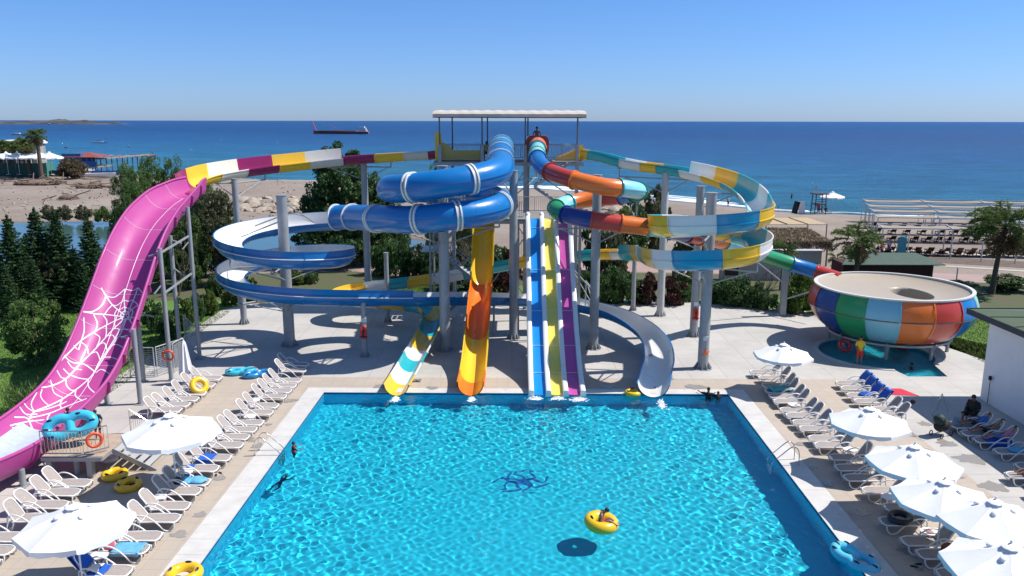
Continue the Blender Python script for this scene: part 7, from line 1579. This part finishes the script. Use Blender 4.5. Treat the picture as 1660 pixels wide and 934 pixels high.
# dark hut with green roof
a, b_ = at(1362, 440, 70), at(1518, 440, 70); hb = empty('beach_hut', ((a.x + b_.x) / 2, 72, 0), 0, 'low dark red-brown hut with a green roof behind the bowl', 'hut'); zt = at(1440, 428, 70).z
m = MB(); m.box(((a.x + b_.x) / 2, 71.4, zt / 2), (b_.x - a.x - .6, 2.8, zt)); wpart(m, 'wall', simple('dark red boards', (.05, .012, .012), .8), hb)
for k in range(14): x = a.x + .5 + k * (b_.x - a.x - 1) / 13; m = MB(); m.box((x, 69.985, zt / 2), (.05, .02, zt)); wpart(m, 'batten', DWOOD, hb)
m = MB(); x0, x1 = a.x - .1, b_.x + .5; m.add([(x0, 69.5, zt + .02), (x1, 69.5, zt + .02), (x1 - .9, 73.2, zt + .5), (x0 + 2.2, 73.2, zt + .5), (x0, 69.5, zt - .06), (x1, 69.5, zt - .06), (x1 - .9, 73.2, zt + .42), (x0 + 2.2, 73.2, zt + .42)], [(0, 1, 2, 3), (4, 7, 6, 5), (0, 4, 5, 1), (1, 5, 6, 2), (2, 6, 7, 3), (3, 7, 4, 0)]); wpart(m, 'roof', simple('grey green sheeting', (.055, .09, .065), .8, 0, .15), hb)
# slatted dark pergola and chairs beside the hut
a = at(1400, 415, 76); t = empty('slatted_pergola', (a.x, 77, 0), 0, 'dark slatted pergola between the palm and the green-roofed hut', 'pergola')
for k in range(9): m = MB(); m.beam((a.x - 1.5 + k * .55, 75.4, 2.0), (a.x - .6 + k * .55, 78.2, 2.35), .07); wpart(m, 'slat', DWOOD, t)
for x in (a.x - 1.5, a.x + 2.9): m = MB(); m.cyl((x, 75.5, 0), (x, 75.5, 2.0), .06, n=6); wpart(m, 'post', DWOOD, t)
p = G(1460, 418); m = MB(); m.box((0, 0, 1.0), (.9, .12, 2.0)); m.ell((0, 0, 2.0), (.45, .07, .3)); o = m.build('surfboard_sign', simple('teal board', (.02, .22, .28), .5), None, 40); o.location = p; tag(o, 'upright teal board behind the green-roofed hut', 'board')
person(G(1440, 412), R(-90), 'stand', 'person in a white shirt standing behind the green-roofed hut', 1.0, SKIN, (shirt(GREY), shorts(BLUES))); person(G(1429, 415), R(-60), 'stand', 'person in a red shirt standing left of the one in white', .8, SKIN, (shirt(REDS), shorts(NAVY)))
# lifeguard tower, board, flags, parasol and people by the water
p = GB(1326, 347); t = empty('lifeguard_tower', p, 0, 'dark wooden lifeguard tower on the shingle near the waterline', 'lifeguard tower'); hz = at(1326, 314, p.y).z - p.z
for sx in (-1, 1):
    for sy in (-1, 1): m = MB(); m.cyl((.85 * sx, .85 * sy, 0), (.75 * sx, .75 * sy, hz), .07, n=6); m.build('leg', DWOOD, t)
m = MB(); m.box((0, 0, 1.55), (1.7, 1.7, .1)); m.build('deck', DWOOD, t); m = MB(); m.box((0, 0, hz), (2.2, 2.2, .12)); m.build('roof', DWOOD, t)
for z in (2.0, 2.3): m = MB(); m.box((0, -.84, z), (1.7, .05, .06)); m.build('rail', DWOOD, t)
m = MB(); m.cyl((-.8, -.8, .1), (.8, -.8, 1.5), .04, n=5); m.cyl((.8, -.8, .1), (-.8, -.8, 1.5), .04, n=5); m.build('cross_brace', DWOOD, t)
ladder_ = MB(); ladder_.beam((.2, -1.3, 0), (.2, -.85, 1.55), .06); ladder_.beam((-.2, -1.3, 0), (-.2, -.85, 1.55), .06); ladder_.build('ladder', DWOOD, t)
p = GB(1293, 347); t = empty('notice_board', p, 0, 'black A-shaped board standing on the shingle left of the lifeguard tower', 'board'); m = MB(); m.box((-.35, 0, 1.0), (.9, .06, 1.9), rot=Matrix.Rotation(R(12), 3, 'Y')); m.build('dark_panel', BLACK, t); m = MB(); m.box((.55, 0, 1.0), (.95, .06, 1.9), rot=Matrix.Rotation(R(-6), 3, 'Y')); m.build('pale_panel', WHT, t)
for x, y0, y1, c_, lb in ((1318, 293, 345, (.5, .4, .3), 'thin flagpole with a small flag beside the lifeguard tower'), (1276, 316, 335, (.5, .3, .2), 'short flag on a pole left of the notice board')):
    p = GB(x, y1); h = at(x, y0, p.y).z; t = empty('flagpole', p, 0, lb, 'flagpole'); m = MB(); m.cyl((0, 0, 0), (0, 0, h), .035, n=6); m.build('pole', PALEST, t); m = MB(); m.add([(0, 0, h), (.35, .02, h - .15), (.3, .1, h - .9), (0, 0, h - .8)], [(0, 1, 2, 3)]); m.build('flag', simple('faded flag' + lb[:4], c_, .9), t)
p = GB(1347, 346); u = clone(um, p, 0, 1.25, 'single white parasol right of the lifeguard tower on the beach', 'white beach parasols'); u['category'] = 'umbrella'
for x, y, ps, lb, cl in ((1326, 345, 'stand', 'person in red under the lifeguard tower', REDS), (1338, 349, 'sit', 'dark seated figure right of the lifeguard tower', BLACK), (1262, 333, 'stand', 'bather standing at the waterline far right of the spirals', NAVY), (1283, 322, 'wade', 'bather standing in the shallow sea', NAVY), (1259, 341, 'lie', 'sunbather lying on the shingle beside the yellow flume end', REDS), (839, 345, 'stand', 'person in red walking behind the tower legs', REDS), (1180, 338, 'stand', 'bather on the shingle behind the right spiral', GREY)):
    p = G(x, y, -.3 if y > 325 else SEAZ); person((p.x, p.y, gz(p.x, p.y) + (0 if ps != 'sit' else .35)) if y > 325 else (p.x, p.y, SEAZ + .5), R(-90 + 30 * (x % 3)), ps, lb, 1.0, SKIN2, (shirt(cl), shorts(NAVY)))
# pale garden wall and small building behind the shrubs
p0, p1 = at(1168, 470, 70), at(1330, 470, 70); m = MB(); m.box(((p0.x + p1.x) / 2, 70.6, 1.3), (p1.x - p0.x, .5, 2.6)); t = empty('garden_house', ((p0.x + p1.x) / 2, 70.6, 0), 0, 'pale pink-white wall of a small house behind the bare shrub', 'building'); wpart(m, 'wall', simple('pale pink render', (.48, .40, .38), .9, 0, .08, 1), t); m = MB(); m.box((p0.x + 1.0, 70.3, 1.2), (1.2, .1, 1.5)); wpart(m, 'window', DWOOD, t); m = MB(); m.box(((p0.x + p1.x) / 2, 70.7, 2.66), (p1.x - p0.x + .3, .9, .1)); wpart(m, 'coping', PALEST, t)
p = empty('low_railing', (at(650, 408, 84).x, 84, 0), 0, 'low grey railing along the lagoon walk behind the blue spiral', 'railing'); xa, xb = at(570, 408, 84).x, at(700, 408, 84).x; railing(p, (xa, 84.2), (xb, 84.6), 0.0, 1.0, .25, name='rail')
p = empty('park_railing', (at(900, 350, 84).x, 86, 0), 0, 'grey bar railing behind the top of the lane slide', 'railing'); xa, xb = at(845, 350, 84).x, at(890, 350, 84).x; railing(p, (xa, 83), (xb, 83), 0.0, 2.6, .3, name='rail')
# rocks
def rock_mesh(seed):
    bm = bmesh.new(); bmesh.ops.create_icosphere(bm, subdivisions=2, radius=1)
    for v in bm.verts: v.co *= 1 + .45 * noise.noise(v.co * 1.3 + Vector((seed, 0, 0))); v.co.z *= .65
    me = bpy.data.meshes.new('rock'); bm.to_mesh(me); bm.free(); me.materials.append(ROCK); me.set_sharp_from_angle(angle=R(25)); return me
ROCK = simple('pale limestone', (.36, .30, .235), .95, 0, .25, 1.5, .8, 5, dirt=((.16, .13, .10), .6)); RM = [rock_mesh(s) for s in range(5)]
def rocks(n, x0, x1, y0, y1, s0, s1, seed, lab, grp):
    r = random.Random(seed)
    for k in range(n): p = G(r.uniform(x0, x1), r.uniform(y0, y1)); o = link('rock', RM[r.randrange(5)]); s = r.uniform(s0, s1); o.scale = (s * r.uniform(.8, 1.5), s, s * r.uniform(.7, 1)); o.rotation_euler = (r.uniform(-.3, .3), r.uniform(-.3, .3), r.uniform(0, 6.28)); o.location = (p.x, p.y, gz(p.x, p.y) + s * .15); tag(o, lab, 'rock', grp)
rocks(34, 392, 480, 322, 345, .5, 1.3, 1, 'pale limestone boulder in the bank left of the big dark tree', 'boulders left of the big dark tree'); rocks(14, 600, 640, 325, 342, .6, 1.2, 2, 'pale boulder in the bank behind the upper blue tube', 'boulders behind the blue tube'); rocks(26, 925, 1010, 328, 350, .4, .9, 3, 'boulder behind the rainbow tube', 'boulders behind the rainbow tube')
rocks(10, 85, 140, 470, 476, .25, .5, 4, 'pale stone edging the flower bed behind the lawn', 'edging stones behind the lawn'); rocks(20, 126, 185, 277, 284, 1.0, 1.8, 5, 'pale rock under the pavilion and pier', 'rocks under the pier')
o = lumpthing('tarpaulin', G(128, 474), (1.5, .7, .5), WHT, 'white tarpaulin heap behind the lawn next to the pink slide', 'tarpaulin', 3)
# debris on the far bank
def debris(px, py, w, n, seed, label):
    p = G(px, py); r = random.Random(seed); m = MB()
    for k in range(n): a = Vector((p.x + r.gauss(0, w), p.y + r.gauss(0, w * .6), .1 + abs(r.gauss(0, .35)))); d = Vector((r.gauss(0, 1), r.gauss(0, 1), r.gauss(0, .25))); m.cyl(a, a + d.normalized() * r.uniform(.8, 3), r.uniform(.05, .14), n=5)
    m.ell((p.x, p.y, 0), (w * 1.6, w, .8), 14, 8); o = m.build('debris_heap', simple('driftwood', (.17, .12, .09), .95, 0, .4, 3, 1, 8)); o['kind'] = 'stuff'; tag(o, label, 'debris')
debris(60, 297, 3.2, 110, 1, 'heap of driftwood and rubble on the far bank at the left'); debris(152, 304, 2.2, 90, 2, 'brown brushwood heap on the far bank near the trees'); debris(112, 322, 1.2, 20, 3, 'small rubble on the bare far bank')
# stones scattered on the bare bank (nobody could count them)
r = random.Random(9); m = MB()
for k in range(700):
    p = G(r.uniform(-20, 480), r.uniform(292, 352)); s = r.uniform(.06, .3); z = gz(p.x, p.y); 
    if z < -.5: continue
    m.box((p.x, p.y, z + s * .2), (s * 1.6, s, s), rot=Matrix.Rotation(r.uniform(0, 3), 3, 'Z') @ Matrix.Rotation(r.uniform(-.5, .5), 3, 'X'))
o = m.build('scattered_stones', ROCK); o['kind'] = 'stuff'; tag(o, 'loose stones and litter scattered over the bare bank', 'stones')
# far left: green screen fence, car, bush, pavilion, pier, boats, white canopies, palms
GS = simple('green screen cloth', (.012, .07, .06), .85, 0, .3, .8, .5, 3); GS2 = simple('light green screen cloth', (.05, .22, .17), .85, 0, .15, .8); a, b_, c_ = G(-60, 286), G(72, 288), G(88, 283)
t = empty('screen_fence', (a.x, a.y, 0), 0, 'dark green screen fence at the left edge of the beach', 'fence'); hF = at(72, 265, b_.y).z
for (p, q, mt) in ((a, a.lerp(b_, .5), GS), (a.lerp(b_, .5), b_, GS), (b_, c_, GS2)): m = MB(); d = Vector((0, .15, 0)); m.add([p, q, q + Vector((0, 0, hF)), p + Vector((0, 0, hF)), p + d, q + d, q + d + Vector((0, 0, hF)), p + d + Vector((0, 0, hF))], [(0, 1, 2, 3), (7, 6, 5, 4), (3, 2, 6, 7)]); wpart(m, 'screen_panel', mt, t)
for k in range(7): p = a.lerp(b_, k / 6); m = MB(); m.cyl(p, p + Vector((0, 0, hF + .2)), .08, n=6); wpart(m, 'fence_post', DARKSTEEL, t)
p = G(92, 285); t = empty('parked_car', p, R(8), 'black car parked at the end of the green screen fence', 'car'); cb = simple('black car paint', (.012, .012, .014), .15, 0, .1, coat=.8); m = MB(); sec = [(-2.1, .35, .75), (-2.0, .3, .95), (-1.3, .25, 1.0), (1.2, .25, .98), (2.0, .3, .85), (2.1, .35, .65)]
P = []
for x, z0, z1 in sec: P += [(x, -.85, z0), (x, -.88, (z0 + z1) / 2), (x, -.78, z1), (x, .78, z1), (x, .88, (z0 + z1) / 2), (x, .85, z0)]
m.add(P, [(i * 6 + j, i * 6 + (j + 1) % 6, (i + 1) * 6 + (j + 1) % 6, (i + 1) * 6 + j) for i in range(5) for j in range(6)] + [tuple(range(6))[::-1], tuple(range(30, 36))]); m.build('body', cb, t, 40)
m = MB(); m.add([(-1.5, -.76, .98), (1.0, -.76, .98), (.35, -.6, 1.45), (-1.1, -.6, 1.45), (-1.5, .76, .98), (1.0, .76, .98), (.35, .6, 1.45), (-1.1, .6, 1.45)], [(0, 1, 2, 3), (5, 4, 7, 6), (1, 5, 6, 2), (4, 0, 3, 7), (3, 2, 6, 7)]); m.build('cabin_glass', simple('car glass', (.02, .025, .03), .05), t)
for x in (-1.35, 1.3):
    for y in (-.85, .85): m = MB(); m.cyl((x, y - .1, .33), (x, y + .1, .33), .33, n=16); m.build('wheel', BLACK, t, 40)
DRB = leafmat('dry bush leaf', [(.07, .05, .03), (.12, .09, .05), (.16, .13, .07)]); HB = tree_meshes(31, 3.0, 4.0, DRB, 6000, 70, .22, .1, .02, cr=.9, nlimb=4); p = G(120, 289); plant('bush', 0, HB, p, 0, (1.05, 1.1, at(116, 258, p.y).z / 4.0), 'large brownish bush between the parked car and the pavilion', 'bush')
# pavilion
Yp = 205; x0, x1 = at(98, 262, Yp).x, at(156, 262, Yp).x; zt, ze, zm = at(125, 248, Yp).z, at(125, 255, Yp).z, at(125, 262, Yp).z; t = empty('beach_pavilion', ((x0 + x1) / 2, Yp, 0), 0, 'blue beach pavilion with a red hipped roof at the foot of the pier', 'pavilion'); xm = (x0 + x1) / 2
m = MB(); m.add([(x0 - .6, Yp, ze), (x1 + .6, Yp, ze), (x1 + .6, Yp + 8, ze), (x0 - .6, Yp + 8, ze), (xm - 1, Yp + 4, zt), (xm + 1, Yp + 4, zt)], [(0, 1, 5, 4), (1, 2, 5), (2, 3, 4, 5), (3, 0, 4), (0, 3, 2, 1)]); wpart(m, 'roof', simple('red roof sheet', (.26, .06, .05), .7, 0, .15), t)
bw_ = simple('blue painted boards', (.03, .12, .28), .7, 0, .15); m = MB(); m.box((x0 + 2.6, Yp + 4, (ze + 1.5) / 2 + .6), (4.8, 7, ze - .9)); wpart(m, 'room', bw_, t); m = MB(); m.box(((x0 + x1) / 2 + 2.5, Yp + .3, zm - .6), (x1 - x0 - 5.2, .2, 1.3)); wpart(m, 'balcony_panel', simple('bright blue boards', (.02, .12, .42), .7), t); m = MB(); m.box(((x0 + x1) / 2, Yp + 4, zm - 1.4), (x1 - x0, 7.8, .3)); wpart(m, 'floor', WOODG, t)
for k in range(8): x = x0 + (x1 - x0) * k / 7; m = MB(); m.cyl((x, Yp + .4, -1), (x, Yp + .4, ze), .12, n=6); wpart(m, 'post', DARKSTEEL, t)
# pier
xa, xb = at(156, 258, 210).x, at(240, 258, 235).x; zp = at(190, 255, 220).z; t = empty('pier', (xa, 212, 0), 0, 'long narrow pier on dark piles reaching into the sea', 'pier'); m = MB(); m.beam((xa, 210, zp), (xb, 238, zp), 2.2, .3); wpart(m, 'pier_deck', WOODG, t)
for k in range(12): f = k / 11; m = MB(); m.cyl((xa + (xb - xa) * f, 210 + 28 * f - .8, -3), (xa + (xb - xa) * f, 210 + 28 * f - .8, zp), .16, n=6); wpart(m, 'pile', DARKSTEEL, t)
for k in range(7): x = xa + 1.5 + k * 2.1; m = MB(); m.add([(x, 209, zp + .9), (x + 1, 209, zp + .9), (x + 1, 210.5, zp + 1.0), (x, 210.5, zp + 1.0)], [(0, 1, 2, 3)]) ; m.cyl((x + .5, 209.7, zp), (x + .5, 209.7, zp + .95), .05, n=5); wpart(m, 'sun_shade', CAN2 if k % 2 else PINKC, t)
# rowing boats pulled up / white and blue hulls
def hull(name, p, L_, W_, H_, rz, mat, label, cat='boat', deck=None, extra=None, zw=None):
    t = empty(name, p, rz, label, cat); m = MB(); P = []; n = 11
    for i in range(n):
        f = i / (n - 1); x = (f - .5) * L_; w = W_ / 2 * (1 - max(0, (f - .45) / .55) ** 2.2) * (.85 + .15 * min(1, f * 4)); h = H_ * (1 + .35 * f * f)
        P += [(x, -w, h), (x, -w * .75, h * .35), (x, 0, 0), (x, w * .75, h * .35), (x, w, h)]
    F = [(i * 5 + j, (i + 1) * 5 + j, (i + 1) * 5 + j + 1, i * 5 + j + 1) for i in range(n - 1) for j in range(4)] + [tuple(range(5))[::-1]]; m.add(P, F); m.build('hull', mat, t, 40)
    m = MB(); m.add([(x_[0], x_[1], x_[2] - .06 * H_) for i in range(n) for x_ in (P[i * 5], P[i * 5 + 4])], [(2 * i, 2 * i + 1, 2 * i + 3, 2 * i + 2) for i in range(n - 1)]); m.build('deck', deck or mat, t); return t
WB = simple('white boat paint', (.75, .75, .74), .35, 0, .04); YB = simple('yellow boat paint', (.70, .50, .12), .5, 0, .1); RB = simple('red hull paint', (.45, .09, .06), .6, 0, .15); BB = simple('blue boat paint', (.02, .12, .45), .4)
q = at(163, 274, 196); hull('rowing_boat', (q.x, 196, .4), 7, 2, .9, R(4), WB, 'white boat lying under the pavilion'); q = at(176, 272, 200); hull('rowing_boat', (q.x, 200, .7), 9, 2.2, .9, R(-4), BB, 'blue boat lying behind the white one by the pier'); q = at(134, 276, 198); hull('rowing_boat', (q.x, 198, .3), 3.5, 1.5, .8, R(10), WB, 'small white boat at the pavilion posts')
def seapt(px, py, dz=0): p = G(px, py, SEAZ); p.z = SEAZ + dz; return p
def scale_at(p): return (p.y) / FPX
p = seapt(29, 219, -.2); s = scale_at(p); t = hull('excursion_boat', p, 20 * s, 5 * s, 1.7 * s, R(3), YB, 'yellow and white excursion boat on the sea at the far left', deck=WB); m = MB(); m.box((0, 0, 3.0 * s), (7 * s, 3 * s, 1.4 * s)); m.build('cabin', WB, t)
p = seapt(163, 232, -.2); s = scale_at(p); t = hull('motorboat', p, 26 * s, 6 * s, 2.0 * s, R(-4), WB, 'white motorboat with a reddish canopy beyond the pier'); m = MB(); m.box((-1 * s, 0, 4.6 * s), (13 * s, 4 * s, .5 * s)); m.build('canopy', simple('dull red canvas', (.30, .10, .09), .9), t)
m = MB()
for x in (-6, 4):
    for y in (-1.5, 1.5): m.cyl((x * s, y * s, 2 * s), (x * s, y * s, 4.6 * s), .12 * s, n=5)
m.build('canopy_posts', WB, t); m = MB(); m.box((1 * s, 0, 2.8 * s), (6 * s, 3.4 * s, 1.0 * s)); m.build('cabin', WB, t)
p = seapt(209, 238, 0); s = scale_at(p); t = hull('sailboat', p, 5 * s, 1.6 * s, .8 * s, 0, WB, 'tiny white sailing dinghy beyond the pier'); m = MB(); m.add([(0, 0, 1 * s), (2.2 * s, .1, 1.2 * s), (.2 * s, 0, 6.5 * s), (0, .15, 1 * s), (2.2 * s, .2, 1.2 * s), (.2 * s, .1, 6.5 * s)], [(0, 1, 2), (5, 4, 3)]); m.build('sail', WHT, t)
for x, y, lb, mt in ((84, 256, 'low turquoise-white pedal boat near the pavilion', WB), (107, 240, 'pink speck of a paddle craft on the sea', PINKC), (152, 200, 'far white speedboat near the horizon', WB), (80, 202, 'far speedboat at the end of the island with a white wake', WB)):
    p = seapt(x, y, 0); s = scale_at(p); t = hull('small_boat', p, (10 if y > 250 else 5) * s, 2 * s, 1.0 * s, 0, mt, lb); m = MB(); m.box((0, 0, 1.3 * s), (2 * s, 1 * s, .8 * s)); m.build('cabin', mt, t)
for i, (x, y) in enumerate(((101, 233), (358, 228), (310, 243), (644, 274), (450, 232), (414, 290), (1317, 297))): p = seapt(x, y); s = scale_at(p); m = MB(); m.ell((0, 0, .3 * s), (.9 * s, .9 * s, .9 * s), 8, 6); o = m.build('buoy', WB if i % 2 == 0 else YB, None, 60); o.location = p; tag(o, f'small {"white" if i % 2 == 0 else "yellow"} buoy on the sea, {ORD[i] if i else "leftmost"} of the buoys counted from the left' if i else 'small white buoy farthest left on the sea', 'buoy')
p = seapt(553, 217, -.5); s = scale_at(p); t = hull('cargo_ship', p, 88 * s, 12 * s, 4.2 * s, math.pi, RB, 'red-hulled cargo barge with a white bridge and a raised bow ramp on the horizon'); m = MB()
for k, (w, z) in enumerate(((17, 5.5), (14, 8.3), (10, 11))): m = MB(); m.box((-33 * s, 0, z * s), (w * s, 8 * s, 2.4 * s)); m.build('bridge_deck', WB, t); 
for x, z in ((-38, 8.3), (-33, 8.3), (-28, 8.3), (-36, 5.6), (-31, 5.6)): m = MB(); m.box((x * s, 4.1 * s, z * s), (2.2 * s, .2 * s, 1.0 * s)); m.build('window', DARKSTEEL, t)
m = MB(); m.cyl((-33 * s, 0, 12 * s), (-33 * s, 0, 17 * s), .3 * s, n=5); m.build('mast', DARKSTEEL, t); m = MB(); m.beam((39 * s, 0, 4 * s), (45 * s, 0, 20 * s), 3 * s, .8 * s); m.build('bow_ramp', RB, t); m = MB(); m.cyl((0, 0, 4 * s), (18 * s, 0, 15 * s), .25 * s, n=5); m.build('crane_boom', RB, t); m = MB(); m.box((5 * s, 0, 5.2 * s), (56 * s, 9 * s, 1 * s)); m.build('hold_cover', simple('rust brown', (.14, .06, .04), .9), t)
# white canopies and building at the far left, palms
Yc = 230
t = empty('beach_restaurant', (at(20, 240, Yc).x, Yc, 0), 0, 'white-roofed beach restaurant at the far left edge', 'restaurant')
for x0_, x1_, y0_, y1_ in ((-60, -2, 228, 244), (0, 9, 227, 240), (12, 24, 228, 240), (25, 37, 226, 241), (38, 52, 228, 240)):
    a, b_ = at(x0_, y0_, Yc), at(x1_, y1_, Yc); m = MB(); m.box(((a.x + b_.x) / 2, Yc + 4, a.z - .5), (b_.x - a.x, 8, .9)); wpart(m, 'flat_roof', WHT, t); 
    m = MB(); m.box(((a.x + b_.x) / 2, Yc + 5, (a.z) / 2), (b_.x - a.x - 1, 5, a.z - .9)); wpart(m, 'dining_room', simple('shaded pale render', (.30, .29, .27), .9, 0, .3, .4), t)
for x in range(-40, 56, 8): a = at(x, 240, Yc); m = MB(); m.cyl((a.x, Yc, 0), (a.x, Yc, at(x, 230, Yc).z), .15, n=5); wpart(m, 'post', PALEST, t)
for i, x in enumerate((-8, 10, 28, 46, 64, 80)):
    q = at(x, 251, 200); u = clone(um, (q.x, 200, q.z - 2.75 * 2.0 + .6), .2 * i, 2.0, f'wide white beach parasol behind the green fence, {["partly cut by the picture edge", "leftmost whole one", "second", "third", "fourth", "rightmost"][i]}', 'white parasols behind the green fence'); u['category'] = 'umbrella'
for i, (x, yt, Y, lb) in enumerate(((63, 222, 195, 'tallest palm at the left, behind the green fence'), (45, 236, 200, 'second tallest palm at the left, just left of the tallest'), (17, 238, 205, 'grey-green palm before the white restaurant'), (0, 240, 205, 'palm cut by the left picture edge'), (32, 240, 206, 'short palm between the restaurant roofs'))):
    q = at(x, 250, Y); palm(x, 0, yt, lb, 2.7, (0, 0), 50, loc=Vector((q.x, Y, 0)), skirt=True, tr=.4)
# island
im = MB(); 
for k, (x0_, x1_, h, Y) in enumerate(((-160, 182, 14, 2900), (20, 120, 16, 3000), (60, 112, 26, 3050), (-160, 30, 12, 3000), (110, 185, 10, 2950))):
    a, b_ = at(x0_, 200, Y), at(x1_, 200, Y); P = []; n = 60
    for i in range(n + 1):
        f = i / n; x = a.x + (b_.x - a.x) * f; e = min(1, f * 6, (1 - f) * 6) if k != 2 else math.sin(math.pi * f) ** .6; hh = h * e * (.7 + .6 * noise.noise(Vector((x * .012, k, 0))) + .3 * noise.noise(Vector((x * .05, k, 2)))); P += [(x, Y - 30, -1), (x, Y, hh * .8 - 1), (x, Y + 60, hh - 1), (x, Y + 160, -1)]
    im.add(P, [(i * 4 + j, (i + 1) * 4 + j, (i + 1) * 4 + j + 1, i * 4 + j + 1) for i in range(n) for j in range(3)])
ism, nt, b = newmat('island rock and scrub'); L(nt, mixcol(nt, ramp(nt, noise_n(nt, coords(nt, (.01, .01, .05)), 1.2, 5), [(.45, 0.0), (.6, 1.0)]), (.03, .04, .045), (.09, .09, .09)), b.inputs['Base Color']); b.inputs['Roughness'].default_value = 1
o = im.build('island', ism, None, 60); o['kind'] = 'structure'
